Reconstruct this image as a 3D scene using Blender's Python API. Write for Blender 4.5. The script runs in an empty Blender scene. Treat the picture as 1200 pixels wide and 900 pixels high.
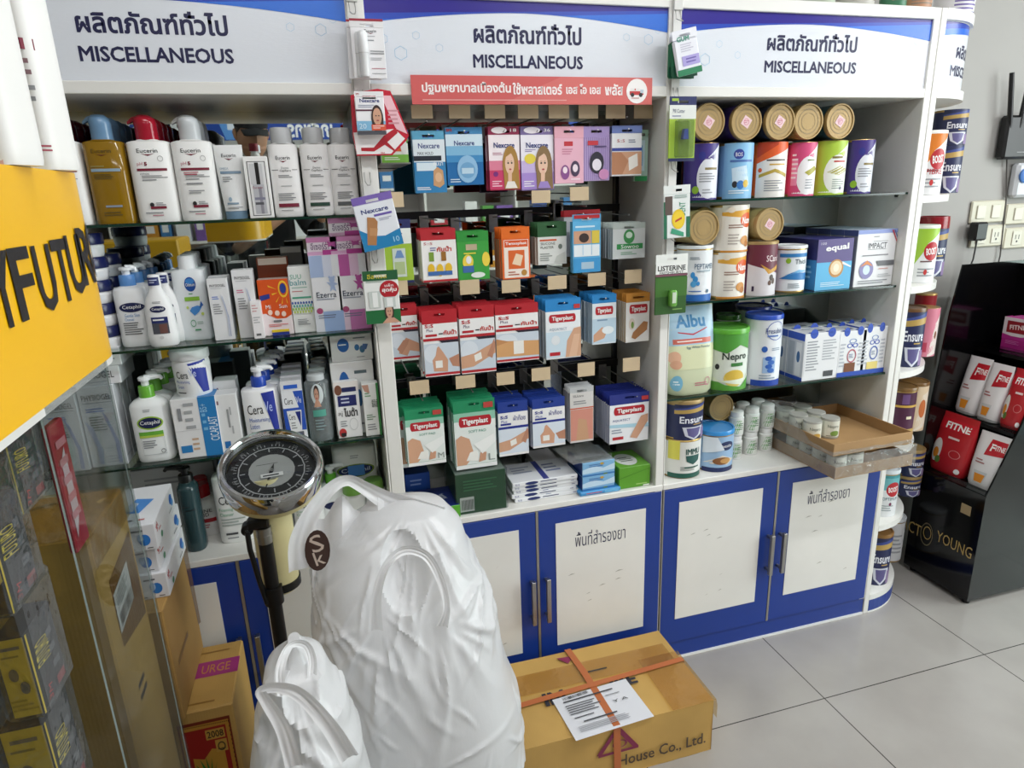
import bpy, math, random
from mathutils import Vector, Matrix, noise
from mathutils.geometry import tessellate_polygon
random.seed(7)
SC = bpy.context.scene
COL = SC.collection
PI = math.pi
# ------------------------------------------------------------------ camera
CF, CPIT, CYAW, CROL = 772.31, -16.080, -15.533, -1.9957
CPOS = Vector((-0.8836, -1.5781, 1.4429))
_p, _y, _r = map(math.radians, (CPIT, CYAW, CROL))
FWD = Vector((math.sin(-_y)*math.cos(_p), math.cos(_y)*math.cos(_p), math.sin(_p)))
_rt = Vector((math.cos(_y), math.sin(_y), 0)); _up = _rt.cross(FWD)
RT = math.cos(_r)*_rt + math.sin(_r)*_up
UP = RT.cross(FWD)
cd = bpy.data.cameras.new('camera'); cam = bpy.data.objects.new('camera', cd); COL.objects.link(cam)
cd.sensor_fit = 'HORIZONTAL'; cd.sensor_width = 36; cd.lens = CF/1200*36; cd.clip_start = .02
cam.matrix_world = Matrix(((RT.x, UP.x, -FWD.x, CPOS.x), (RT.y, UP.y, -FWD.y, CPOS.y), (RT.z, UP.z, -FWD.z, CPOS.z), (0, 0, 0, 1)))
SC.camera = cam
# ------------------------------------------------------------------ world, exposure, daylight
SC.view_settings.view_transform = 'Standard'; SC.view_settings.look = 'None'
SC.view_settings.gamma = 1; SC.view_settings.use_curve_mapping = False
SC.view_settings.exposure = 0.14
SC.cycles.use_denoising = True
SC.cycles.max_bounces = 9; SC.cycles.transparent_max_bounces = 24; SC.cycles.diffuse_bounces = 4
SC.cycles.glossy_bounces = 5; SC.cycles.caustics_reflective = False; SC.cycles.caustics_refractive = False
SC.cycles.sample_clamp_indirect = 6
W = bpy.data.worlds.new('daylight'); SC.world = W; W.use_nodes = True
W.node_tree.nodes['Background'].inputs[0].default_value = (.86, .93, 1, 1)
W.node_tree.nodes['Background'].inputs[1].default_value = 1.0
def area(name, loc, to, sx, sy, e, col=(1, 1, 1)):
    l = bpy.data.lights.new(name, 'AREA'); l.shape = 'RECTANGLE'; l.size = sx; l.size_y = sy; l.energy = e; l.color = col
    o = bpy.data.objects.new(name, l); COL.objects.link(o); o.location = loc
    o.rotation_euler = (Vector(to)-Vector(loc)).to_track_quat('-Z', 'Y').to_euler(); return o
area('shopfront_daylight', (2.8, -1.4, 1.5), (-.6, -.9, .7), 1.7, 2.0, 66, (.96, .985, 1))   # glass shopfront in the right wall
# ------------------------------------------------------------------ pixel -> point on a plane
def at(px, py, X=None, Y=None, Z=None):
    d = RT*((px-600)/CF) - UP*((py-450)/CF) + FWD
    if Y is not None: t = (Y-CPOS.y)/d.y
    elif Z is not None: t = (Z-CPOS.z)/d.z
    else: t = (X-CPOS.x)/d.x
    return CPOS + d*t
def rpx(x0, y0, x1, y1, Y):          # a pixel box on the plane y=Y -> x0,x1,z0,z1
    xm, ym = (x0+x1)/2, (y0+y1)/2
    return at(x0, ym, Y=Y).x, at(x1, ym, Y=Y).x, at(xm, y1, Y=Y).z, at(xm, y0, Y=Y).z
# ------------------------------------------------------------------ materials
def lin(h):
    h = h.lstrip('#'); return tuple((lambda c: c/12.92 if c <= .04045 else ((c+.055)/1.055)**2.4)(int(h[i:i+2], 16)/255) for i in (0, 2, 4)) + (1,)
_M = {}
def newmat(name):
    m = bpy.data.materials.new(name); m.use_nodes = True; return m, m.node_tree.nodes, m.node_tree.links, m.node_tree.nodes['Principled BSDF']
def tint(m, N, L, b, c, amt=.06, sc=9):
    n = N.new('ShaderNodeTexNoise'); n.inputs['Scale'].default_value = sc; n.inputs['Detail'].default_value = 3
    t = N.new('ShaderNodeTexCoord'); L.new(t.outputs['Object'], n.inputs['Vector'])
    r = N.new('ShaderNodeValToRGB'); L.new(n.outputs['Fac'], r.inputs[0])
    r.color_ramp.elements[0].position = .3; r.color_ramp.elements[1].position = .7
    r.color_ramp.elements[0].color = tuple(x*(1-amt) for x in c[:3])+(1,); r.color_ramp.elements[1].color = tuple(min(1, x*(1+amt)) for x in c[:3])+(1,)
    L.new(r.outputs[0], b.inputs['Base Color']); return n, t
def mat(k):
    if k in _M: return _M[k]
    if k[0] == '#':                   # '#rrggbb' printed card / plastic, optional '/roughness', '/m' metallic
        p = k.split('/'); m, N, L, b = newmat('print_'+p[0][1:]); b.inputs['Base Color'].default_value = lin(p[0])
        b.inputs['Roughness'].default_value = .42
        for q in p[1:]:
            if q == 'm': b.inputs['Metallic'].default_value = 1
            else: b.inputs['Roughness'].default_value = float(q)
        n = N.new('ShaderNodeTexNoise'); n.inputs['Scale'].default_value = 60
        bp = N.new('ShaderNodeBump'); bp.inputs['Strength'].default_value = .03; bp.inputs['Distance'].default_value = .01
        L.new(n.outputs['Fac'], bp.inputs['Height']); L.new(bp.outputs[0], b.inputs['Normal'])
    else: m = NAMED[k](k)
    _M[k] = m; return m
def m_simple(c, r, met=0, amt=.03, sc=9, bump=0, bsc=40):
    def f(k):
        m, N, L, b = newmat(k); tint(m, N, L, b, lin(c), amt, sc); b.inputs['Roughness'].default_value = r; b.inputs['Metallic'].default_value = met
        if bump:
            n = N.new('ShaderNodeTexNoise'); n.inputs['Scale'].default_value = bsc; bp = N.new('ShaderNodeBump'); bp.inputs['Strength'].default_value = bump; bp.inputs['Distance'].default_value = .02
            t = N.new('ShaderNodeTexCoord'); L.new(t.outputs['Object'], n.inputs['Vector']); L.new(n.outputs['Fac'], bp.inputs['Height']); L.new(bp.outputs[0], b.inputs['Normal'])
        return m
    return f
def m_clear(tintc, refl, rough=.04, bump=0, bsc=30, milk=0, milkc='#ffffff', gz=.75):
    def f(k):
        m, N, L, b = newmat(k); N.remove(b); out = N['Material Output']
        tr = N.new('ShaderNodeBsdfTransparent'); tr.inputs[0].default_value = lin(tintc)
        gl = N.new('ShaderNodeBsdfGlossy'); gl.inputs['Roughness'].default_value = rough
        fr = N.new('ShaderNodeLayerWeight'); fr.inputs['Blend'].default_value = .5
        pw = N.new('ShaderNodeMath'); pw.operation = 'POWER'; pw.inputs[1].default_value = 3.5; L.new(fr.outputs['Facing'], pw.inputs[0])
        ma = N.new('ShaderNodeMath'); ma.operation = 'MULTIPLY_ADD'; ma.inputs[1].default_value = gz; ma.inputs[2].default_value = refl*.2; L.new(pw.outputs[0], ma.inputs[0])
        mx = N.new('ShaderNodeMixShader'); L.new(ma.outputs[0], mx.inputs[0]); L.new(tr.outputs[0], mx.inputs[1]); L.new(gl.outputs[0], mx.inputs[2])
        last = mx
        if milk:
            df = N.new('ShaderNodeBsdfDiffuse'); df.inputs[0].default_value = lin(milkc); m2 = N.new('ShaderNodeMixShader'); m2.inputs[0].default_value = milk
            L.new(mx.outputs[0], m2.inputs[1]); L.new(df.outputs[0], m2.inputs[2]); last = m2
        if bump:
            n = N.new('ShaderNodeTexNoise'); n.inputs['Scale'].default_value = bsc; n.inputs['Detail'].default_value = 4; bp = N.new('ShaderNodeBump'); bp.inputs['Strength'].default_value = bump; bp.inputs['Distance'].default_value = .02
            t = N.new('ShaderNodeTexCoord'); L.new(t.outputs['Object'], n.inputs['Vector']); L.new(n.outputs['Fac'], bp.inputs['Height'])
            L.new(bp.outputs[0], gl.inputs['Normal']); L.new(bp.outputs[0], fr.inputs['Normal'])
        L.new(last.outputs[0], out.inputs[0]); return m
    return f
def m_card(c):
    def f(k):
        m, N, L, b = newmat(k); n, t = tint(m, N, L, b, lin(c), .12, 5); b.inputs['Roughness'].default_value = .7
        w = N.new('ShaderNodeTexWave'); w.inputs['Scale'].default_value = 55; w.inputs['Distortion'].default_value = 1.5; L.new(t.outputs['Object'], w.inputs['Vector'])
        bp = N.new('ShaderNodeBump'); bp.inputs['Strength'].default_value = .04; bp.inputs['Distance'].default_value = .003; L.new(w.outputs['Fac'], bp.inputs['Height']); L.new(bp.outputs[0], b.inputs['Normal']); return m
    return f
def m_tile(k):
    m, N, L, b = newmat(k); t = N.new('ShaderNodeTexCoord'); mp = N.new('ShaderNodeMapping'); L.new(t.outputs['Object'], mp.inputs[0])
    mp.inputs['Location'].default_value = (-.3868+6, .2875+6, 0)
    br = N.new('ShaderNodeTexBrick'); L.new(mp.outputs[0], br.inputs['Vector']); br.offset = 0; br.squash = 1
    for i, v in (('Scale', 1), ('Mortar Size', .0016), ('Mortar Smooth', 0), ('Bias', 0), ('Brick Width', .6), ('Row Height', .6)): br.inputs[i].default_value = v
    n = N.new('ShaderNodeTexNoise'); n.inputs['Scale'].default_value = 3.5; n.inputs['Detail'].default_value = 6; L.new(mp.outputs[0], n.inputs['Vector'])
    for j, s in ((1, 0), (2, 1)):
        r = N.new('ShaderNodeValToRGB'); L.new(n.outputs['Fac'], r.inputs[0]); r.color_ramp.elements[0].position = .3; r.color_ramp.elements[1].position = .75
        r.color_ramp.elements[0].color = lin('#9d9994'); r.color_ramp.elements[1].color = lin('#aeaaa5'); L.new(r.outputs[0], br.inputs['Color%d' % j])
    br.inputs['Mortar'].default_value = lin('#3d3a37'); L.new(br.outputs['Color'], b.inputs['Base Color']); b.inputs['Roughness'].default_value = .22; return m
def m_bag(k):
    m, N, L, b = newmat(k); N.remove(b); out = N['Material Output']
    pb = N.new('ShaderNodeBsdfPrincipled'); pb.inputs['Base Color'].default_value = lin('#e6e7e9'); pb.inputs['Roughness'].default_value = .27
    tl = N.new('ShaderNodeBsdfTranslucent'); tl.inputs[0].default_value = lin('#f2f2f0'); tp = N.new('ShaderNodeBsdfTransparent')
    n = N.new('ShaderNodeTexNoise'); n.inputs['Scale'].default_value = 16; n.inputs['Detail'].default_value = 5; n.inputs['Roughness'].default_value = .6
    t = N.new('ShaderNodeTexCoord'); mp = N.new('ShaderNodeMapping'); mp.inputs['Scale'].default_value = (1.6, 1.6, .5); L.new(t.outputs['Object'], mp.inputs[0]); L.new(mp.outputs[0], n.inputs['Vector'])
    bp = N.new('ShaderNodeBump'); bp.inputs['Strength'].default_value = .12; bp.inputs['Distance'].default_value = .01; L.new(n.outputs['Fac'], bp.inputs['Height'])
    L.new(bp.outputs[0], pb.inputs['Normal'])
    a = N.new('ShaderNodeMixShader'); a.inputs[0].default_value = .25; L.new(pb.outputs[0], a.inputs[1]); L.new(tl.outputs[0], a.inputs[2])
    c = N.new('ShaderNodeMixShader'); c.inputs[0].default_value = .06; L.new(a.outputs[0], c.inputs[1]); L.new(tp.outputs[0], c.inputs[2]); L.new(c.outputs[0], out.inputs[0]); return m
def m_glow(c, s):
    def f(k):
        m, N, L, b = newmat(k); b.inputs['Emission Color'].default_value = lin(c); b.inputs['Emission Strength'].default_value = s; return m
    return f
NAMED = dict(
    laminate=m_simple('#e7e6e1', .32, 0, .015, 3), blue=m_simple('#17388c', .38, 0, .04, 4), panel=m_simple('#e6e4de', .38, 0, .03, 6),
    mirror=m_simple('#d3dad6', .015, 1, .005), glass=m_clear('#e6f1ec', .18, .02), glass_edge=m_simple('#0f3328', .12, 0, .1),
    chrome=m_simple('#d9dadb', .07, 1, .02), steel=m_simple('#a9a8a4', .33, 1, .05), alu=m_simple('#a5a199', .4, .7, .05),
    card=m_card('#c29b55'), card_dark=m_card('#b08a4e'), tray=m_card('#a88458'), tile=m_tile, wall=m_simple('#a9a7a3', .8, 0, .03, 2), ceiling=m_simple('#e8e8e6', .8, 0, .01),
    acrylic=m_clear('#e6e9e9', .15, .03, gz=.14), pvc=m_clear('#dfe3e3', .35, .08, .4, 14, .02, gz=.4), wrap=m_clear('#eef0f0', .45, .12, .9, 28, .1), tape=m_clear('#f2e4c4', .3, .12, .3, 20, .12, '#c9a566'),
    bag=m_bag, shirt=m_simple('#121316', .9, 0, .1), skin=m_simple('#b98a6c', .5, 0, .05, 20), cap=m_simple('#17181b', .85, 0, .1, 30), yellow=m_simple('#f0b812', .3, 0, .05, 4),
    amber=m_simple('#8d6a14', .1, 0, .1, 6), clearbottle=m_clear('#cfd6d8', .35, .05, 0, 10, .22, '#c9d2d4'), tealbottle=m_simple('#2c4347', .12, 0, .06, 5),
    cream=m_simple('#e3d8a3', .35, 0, .03, 5), blackplastic=m_simple('#0b0b0c', .4, 0, .1), blackgloss=m_simple('#08080a', .12, 0, .1), tube=m_glow('#ffffff', 9), goldcan=m_simple('#b99a5e', .33, .75, .05, 12), goldlid=m_simple('#a98e5d', .4, .25, .05, 12),
)
# ------------------------------------------------------------------ mesh builder
class MB:
    def __init__(s): s.v = []; s.f = []; s.m = []; s.sm = []
    def face(s, pts, m, sm=False):
        n = len(s.v); s.v += [tuple(p) for p in pts]; s.f.append(tuple(range(n, n+len(pts)))); s.m.append(m); s.sm.append(sm)
    def box(s, x0, x1, y0, y1, z0, z1, m, c=0, top=None, front=None, right=None, left=None, bottom=None, back=None):
        x0, x1 = min(x0, x1), max(x0, x1); y0, y1 = min(y0, y1), max(y0, y1); z0, z1 = min(z0, z1), max(z0, z1)
        X = (x0, x1); Y = (y0, y1); Z = (z0, z1); n = len(s.v); c = min(c, (x1-x0)*.45, (y1-y0)*.45, (z1-z0)*.45)
        fm = {0: left or m, 1: right or m, 2: front or m, 3: back or m, 4: bottom or m, 5: top or m}
        if c <= 0:
            s.v += [(X[i], Y[j], Z[k]) for i in (0, 1) for j in (0, 1) for k in (0, 1)]
            for fi, q in enumerate(((0, 1, 3, 2), (4, 6, 7, 5), (0, 4, 5, 1), (2, 3, 7, 6), (0, 2, 6, 4), (1, 5, 7, 3))):
                s.f.append(tuple(n+a for a in q)); s.m.append(fm[fi]); s.sm.append(False)
            return
        id = {}
        for i in (0, 1):
            for j in (0, 1):
                for k in (0, 1):
                    P = [X[i], Y[j], Z[k]]; I = [c*(1-2*i), c*(1-2*j), c*(1-2*k)]
                    for ax in range(3):
                        id[i, j, k, ax] = len(s.v); s.v.append(tuple(P[a]+(0 if a == ax else I[a]) for a in range(3)))
        def add(q, m): s.f.append(tuple(q)); s.m.append(m); s.sm.append(False)
        for ax in range(3):
            a, b = [(1, 2), (0, 2), (0, 1)][ax]
            for e in (0, 1):
                q = []
                for u, w in ((0, 0), (1, 0), (1, 1), (0, 1)):
                    t = [0, 0, 0]; t[ax] = e; t[a] = u; t[b] = w; q.append(id[t[0], t[1], t[2], ax])
                add(q, fm[ax*2+e])
        for ax in range(3):
            a, b = [(1, 2), (0, 2), (0, 1)][ax]
            for u in (0, 1):
                for w in (0, 1):
                    q = []
                    for e, fx in ((0, a), (1, a), (1, b), (0, b)):
                        t = [0, 0, 0]; t[ax] = e; t[a] = u; t[b] = w; q.append(id[t[0], t[1], t[2], fx])
                    add(q, m)
        for i in (0, 1):
            for j in (0, 1):
                for k in (0, 1): add([id[i, j, k, 0], id[i, j, k, 1], id[i, j, k, 2]], m)
    def loft(s, secs, ms, n=2, N=28, capb=True, capt=True):
        """secs: (z, a, b[, cx, cy]) rings; ms: one material or one per band"""
        rings = []
        for q in secs:
            z, a, b = q[:3]; cx, cy = (q[3], q[4]) if len(q) > 3 else (0, 0); r = []
            for i in range(N):
                t = 2*PI*i/N; c_, s_ = math.cos(t), math.sin(t)
                r.append(len(s.v)); s.v.append((cx+a*math.copysign(abs(c_)**(2/n), c_), cy+b*math.copysign(abs(s_)**(2/n), s_), z))
            rings.append(r)
        mm = ms if isinstance(ms, (list, tuple)) else [ms]*(len(secs)-1)
        for k in range(len(secs)-1):
            for i in range(N):
                j = (i+1) % N; s.f.append((rings[k][i], rings[k][j], rings[k+1][j], rings[k+1][i])); s.m.append(mm[k]); s.sm.append(True)
        if capb: s.f.append(tuple(reversed(rings[0]))); s.m.append(mm[0]); s.sm.append(False)
        if capt: s.f.append(tuple(rings[-1])); s.m.append(mm[-1]); s.sm.append(False)
    def tube(s, pts, r, m, N=8):
        pts = [Vector(p) for p in pts]; rs = r if isinstance(r, (list, tuple)) else [r]*len(pts); rings = []
        for i, p in enumerate(pts):
            t = (pts[min(i+1, len(pts)-1)]-pts[max(i-1, 0)]).normalized(); a = t.cross(Vector((0, 0, 1)) if abs(t.z) < .9 else Vector((1, 0, 0))).normalized(); b = t.cross(a)
            ring = []
            for k in range(N):
                w = 2*PI*k/N; ring.append(len(s.v)); s.v.append(tuple(p+(a*math.cos(w)+b*math.sin(w))*rs[i]))
            rings.append(ring)
        for k in range(len(pts)-1):
            for i in range(N):
                j = (i+1) % N; s.f.append((rings[k][i], rings[k][j], rings[k+1][j], rings[k+1][i])); s.m.append(m); s.sm.append(True)
        s.f.append(tuple(rings[0])); s.f.append(tuple(reversed(rings[-1]))); s.m += [m, m]; s.sm += [False, False]
    def grid(s, P, m, sm=True, closed=False):
        nr, nc = len(P), len(P[0]); b = len(s.v)
        for r in P: s.v += [tuple(p) for p in r]
        for i in range(nr-1):
            for j in range(nc if closed else nc-1):
                k = (j+1) % nc; s.f.append((b+i*nc+j, b+i*nc+k, b+(i+1)*nc+k, b+(i+1)*nc+j)); s.m.append(m); s.sm.append(sm)
    def prism(s, pts, y0, y1, m, side=None):      # polygon in x,z extruded along y
        a = [(x, y0, z) for x, z in pts]; b = [(x, y1, z) for x, z in pts]; n = len(pts)
        s.face(a, m); s.face(list(reversed(b)), m)
        for i in range(n):
            j = (i+1) % n; s.face([a[j], a[i], b[i], b[j]], side or m)
    def xf(s, M, start=0):
        s.v = s.v[:start]+[tuple(M @ Vector(p)) for p in s.v[start:]]
    def build(s, name, parent=None, ang=40):
        me = bpy.data.meshes.new(name); me.from_pydata(s.v, [], s.f); ks = list(dict.fromkeys(s.m)); ix = {k: i for i, k in enumerate(ks)}
        for k in ks: me.materials.append(mat(k))
        me.polygons.foreach_set('material_index', [ix[k] for k in s.m]); me.polygons.foreach_set('use_smooth', s.sm)
        me.update()
        if any(s.sm): me.set_sharp_from_angle(angle=math.radians(ang))
        o = bpy.data.objects.new(name, me); COL.objects.link(o)
        if parent: o.parent = parent
        return o
# ------------------------------------------------------------------ lettering and printed decoration
_T = {}
def glyphs(txt, bold=0.0):
    if (txt, bold) in _T: return _T[txt, bold]
    c = bpy.data.curves.new('t', 'FONT'); c.body = txt; c.resolution_u = 2; c.dimensions = '2D'; c.fill_mode = 'NONE'
    o = bpy.data.objects.new('t', c); COL.objects.link(o)
    dg = bpy.context.evaluated_depsgraph_get(); me = o.evaluated_get(dg).to_mesh()
    V = [(v.co.x, v.co.y) for v in me.vertices]; nb = {}
    for e in me.edges:
        a, b = e.vertices; nb.setdefault(a, []).append(b); nb.setdefault(b, []).append(a)
    loops, seen = [], set()
    for st in nb:
        if st in seen: continue
        lp = [st]; seen.add(st); cur = st
        while True:
            nx = [q for q in nb[cur] if q not in seen]
            if not nx: break
            cur = nx[0]; seen.add(cur); lp.append(cur)
        if len(lp) > 2: loops.append([V[i] for i in lp])
    bpy.data.objects.remove(o); bpy.data.curves.remove(c)
    def ar(l): return sum(l[i-1][0]*l[i][1]-l[i][0]*l[i-1][1] for i in range(len(l)))/2
    def ins(p, l):
        r = False
        for i in range(len(l)):
            (x0, y0), (x1, y1) = l[i-1], l[i]
            if (y0 > p[1]) != (y1 > p[1]) and p[0] < (x1-x0)*(p[1]-y0)/(y1-y0)+x0: r = not r
        return r
    # loops may come out with any winding (edge order is not kept): nest by containment
    A = [abs(ar(l)) for l in loops]; dep = [sum(1 for j, k in enumerate(loops) if j != i and A[j] > A[i] and all(ins(q, k) for q in l[::max(1, len(l)//6)])) for i, l in enumerate(loops)]
    vs, ts = [], []
    for i, l in enumerate(loops):
        if dep[i] % 2: continue
        hs = [k for j, k in enumerate(loops) if dep[j] == dep[i]+1 and A[j] < A[i] and ins(k[0], l)]
        if bold:
            def thin(l):
                o_ = [l[0]]
                for p in l[1:]:
                    if math.hypot(p[0]-o_[-1][0], p[1]-o_[-1][1]) > bold*.7: o_.append(p)
                return o_ if len(o_) > 3 else l
            l = thin(l); hs = [thin(h) for h in hs]
            def off(l, sgn):
                s0 = 1 if ar(l) > 0 else -1; o_ = []; K = len(l)
                for q in range(K):
                    (ax, ay), (x_, y_), (bx, by) = l[q-1], l[q], l[(q+1) % K]; d1 = math.hypot(x_-ax, y_-ay) or 1; d2 = math.hypot(bx-x_, by-y_) or 1
                    n1 = ((y_-ay)/d1, -(x_-ax)/d1); n2 = ((by-y_)/d2, -(bx-x_)/d2); k = bold*sgn*s0/max(.45, 1+n1[0]*n2[0]+n1[1]*n2[1])
                    o_.append((x_+(n1[0]+n2[0])*k, y_+(n1[1]+n2[1])*k))
                return o_
            l = off(l, 1); hs = [off(h, -1) for h in hs]
        polys = [[Vector((x, y, 0)) for x, y in q] for q in [l]+hs]; base = len(vs); vs += [(p.x, p.y) for q in polys for p in q]
        for t in tessellate_polygon(polys): ts.append(tuple(base+a for a in t))
    xs = [p[0] for p in vs] or [0, 1]; ys = [p[1] for p in vs] or [0, 1]; x0, x1, y0, y1 = min(xs), max(xs), min(ys), max(ys); w, h = max(x1-x0, 1e-6), max(y1-y0, 1e-6)
    _T[txt, bold] = ([((x-x0)/w-.5, (y-y0)/h-.5) for x, y in vs], ts, w/h); return _T[txt, bold]
def deco(B, S, items, hw, H, cv=False, h0=.0003, dh=.00012):
    """items in u (-1..1 across) and v (0..1 up): r rect, e ellipse, o ring, t text, l lines of small print, p polygon"""
    h = h0+(.0004 if cv else 0)
    for it in items:
        k = it[0]; h += dh; g = lambda u, v: S(u*hw, v*H, h)
        if k in 'rl':
            u0, v0, u1, v1 = it[1:5]; c = it[-1]; bars = [(u0, v0, u1, v1)]
            if k == 'l':
                n = it[5]; bars = []; rr = random.Random(n+int(u0*97)+int(v0*31)); st = (v1-v0)/n
                for i in range(n): bars.append((u0, v1-(i+.62)*st, u0+(u1-u0)*rr.uniform(.62, 1), v1-(i+.2)*st))
            for a, b, d, e in bars:
                nx = max(1, math.ceil(abs(d-a)*hw/.006)) if cv else 1; nz = max(1, math.ceil(abs(e-b)*H/.03)) if cv else 1
                B.grid([[g(a+(d-a)*i/nx, b+(e-b)*j/nz) for i in range(nx+1)] for j in range(nz+1)], c, cv)
        elif k == 'e':
            _, u, v, ru, rv, c = it; N = 24 if cv else 20; R = max(2, math.ceil(ru*hw/.005)) if cv else 1; P = [[g(u+ru*q/R*math.cos(2*PI*i/N), v+rv*q/R*math.sin(2*PI*i/N)) for i in range(N)] for q in range(1, R+1)]
            if cv: B.grid([[g(u+ru*.02*math.cos(2*PI*i/N), v+rv*.02*math.sin(2*PI*i/N)) for i in range(N)]]+P, c, True, True)
            else: B.face(P[0], c)
        elif k == 'o':
            _, u, v, ru, rv, w, c = it[:7]; N = it[7] if len(it) > 7 else 20; ph = PI/6 if N == 6 else 0
            B.grid([[g(u+ru*q*math.cos(2*PI*i/N+ph), v+rv*q*math.sin(2*PI*i/N+ph)) for i in range(N)] for q in (1-w, 1)], c, False, True)
        elif k == 't':
            _, s, u, v, wu, hv, c = it[:7]; rot = it[7] if len(it) > 7 else 0; V, T, asp = glyphs(s, it[8] if len(it) > 8 else .003); n = len(B.v); cr, sr = math.cos(rot), math.sin(rot)
            for a, b in V:
                a *= wu*hw; b *= hv*H
                B.v.append(tuple(S(u*hw+a*cr-b*sr, v*H+a*sr+b*cr, h)))
            for t in T: B.f.append(tuple(n+i for i in t)); B.m.append(c); B.sm.append(False)
        elif k == 'p':
            pts = it[1]
            if len(pts) == 4 and cv:
                nx = max(2, math.ceil(max(abs(pts[1][0]-pts[0][0]), abs(pts[2][0]-pts[3][0]))*hw/.006)); lp = lambda p, q, t: (p[0]+(q[0]-p[0])*t, p[1]+(q[1]-p[1])*t)
                B.grid([[g(*lp(lp(pts[0], pts[1], i/nx), lp(pts[3], pts[2], i/nx), j/3)) for i in range(nx+1)] for j in range(4)], it[2], True)
            else:
                tri = [[pts[i] for i in t] for t in tessellate_polygon([[Vector((a, b, 0)) for a, b in pts]])]
                while cv and tri:
                    nxt = []; done = True
                    for a, b, c in tri:
                        e = [abs(a[0]-b[0]), abs(b[0]-c[0]), abs(c[0]-a[0])]; m = max(e)
                        if m*hw <= .007: nxt.append([a, b, c]); continue
                        done = False; q = e.index(m); a, b, c = ((a, b, c), (b, c, a), (c, a, b))[q]; d = ((a[0]+b[0])/2, (a[1]+b[1])/2); nxt += [[a, d, c], [d, b, c]]
                    tri = nxt
                    if done: break
                for t in tri: B.face([g(*p) for p in t], it[2])
def flat(y): return lambda x, z, h: (x, y-h, z)
def cyl(R, r0=0): return lambda x, z, h: ((R+h)*math.sin(x/R+r0), -(R+h)*math.cos(x/R+r0), z)
def onloft(secs, n):
    def f(x, z, h):
        i = 0
        while i < len(secs)-2 and z > secs[i+1][0]: i += 1
        p, q = secs[i], secs[i+1]; t = min(1, max(0, (z-p[0])/max(1e-6, q[0]-p[0]))); a = p[1]+(q[1]-p[1])*t; b = p[2]+(q[2]-p[2])*t; u = min(.985, abs(x)/a)
        return (max(-a*.985, min(a*.985, x)), -b*(1-u**n)**(1/n)-h, z)
    return f
# ------------------------------------------------------------------ things, parts, copies
def tag(o, label, cat, group=None):
    o['label'] = label; o['category'] = cat
    if group: o['group'] = group
    return o
def thing(name, label, cat, group=None):
    o = bpy.data.objects.new(name, None); COL.objects.link(o); o.empty_display_size = .05; return tag(o, label, cat, group)
def struct(o): o['kind'] = 'structure'; return o
def put(o, x, y, z, rz=0, rx=0, ry=0): o.location = (x, y, z); o.rotation_euler = (rx, ry, rz); return o
def dup(o, parent=None):
    c = o.copy(); COL.objects.link(c); c.parent = parent
    for ch in o.children: dup(ch, c)
    return c
ORD = ['front', 'second', 'third', 'fourth', 'fifth', 'sixth', 'seventh', 'eighth', 'ninth', 'tenth', 'eleventh', 'twelfth']
def row(o, n, dx, dy, desc, dz=0, j=0.0, where='from front'):
    """copies of o going back into the shelf; every copy gets its own label"""
    out = [o]
    for i in range(1, n):
        c = dup(o); c.location = (o.location.x+dx*i+random.uniform(-j, j), o.location.y+dy*i, o.location.z+dz*i); c.rotation_euler = o.rotation_euler
        c['label'] = '%s, %s %s' % (desc, ORD[i], where); out.append(c)
    return out
# ================================================================== the room
B = MB(); B.box(-2.6, 2.9, -4.2, .34, -.06, 0, 'tile'); struct(B.build('floor'))
B = MB(); B.box(-2.6, 2.9, -4.2, .34, 2.7, 2.76, 'ceiling'); struct(B.build('ceiling'))
B = MB(); B.box(-2.6, 2.9, .31, .37, 0, 2.7, 'wall'); struct(B.build('wall_back'))
B = MB(); B.box(2.86, 2.92, -.45, .37, 0, 2.7, 'wall'); B.box(2.86, 2.92, -4.2, -2.3, 0, 2.7, 'wall'); B.box(2.86, 2.92, -2.3, -.45, 2.45, 2.7, 'wall'); struct(B.build('wall_right'))
B = MB(); B.box(-2.62, -2.56, -4.2, .37, 0, 2.7, 'wall'); struct(B.build('wall_left'))
B = MB(); B.box(-2.6, 2.9, -4.2, -4.14, 0, 2.7, 'wall'); struct(B.build('wall_front'))
B = MB()
for y in (-2.3, -1.4, -.5): B.box(2.87, 2.91, y, y+.05, 0, 2.45, 'alu')
B.box(2.87, 2.91, -2.3, -.45, 2.4, 2.45, 'alu'); o = B.build('window_1'); struct(o)
g = MB(); g.box(2.885, 2.89, -2.25, -.5, 0, 2.4, 'glass'); g.build('window_pane', o)
for i, (x, y) in enumerate(((-.75, -1.05), (.9, -1.15), (-.9, -2.9), (.9, -2.9))):
    t = thing('ceiling_lamp', 'white ceiling tube lamp above the aisle, %s' % ['nearest the shelves on the left', 'nearest the shelves on the right', 'farther back on the left', 'farther back on the right'][i], 'lamp', 'ceiling tube lamps')
    B = MB(); B.box(-.62, .62, -.06, .06, .03, .06, '#f0f0ee'); B.build('lamp_body', t)
    B = MB(); B.tube([(-.58, 0, .012), (.58, 0, .012)], .014, 'tube', 10); B.build('lamp_tube', t); put(t, x, y, 2.64)
    area('tube_light', (x, y, 2.62), (x, y, 0), 1.2, .1, (8.5, 17, 6.5, 12)[i], (.985, .993, 1))
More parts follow.
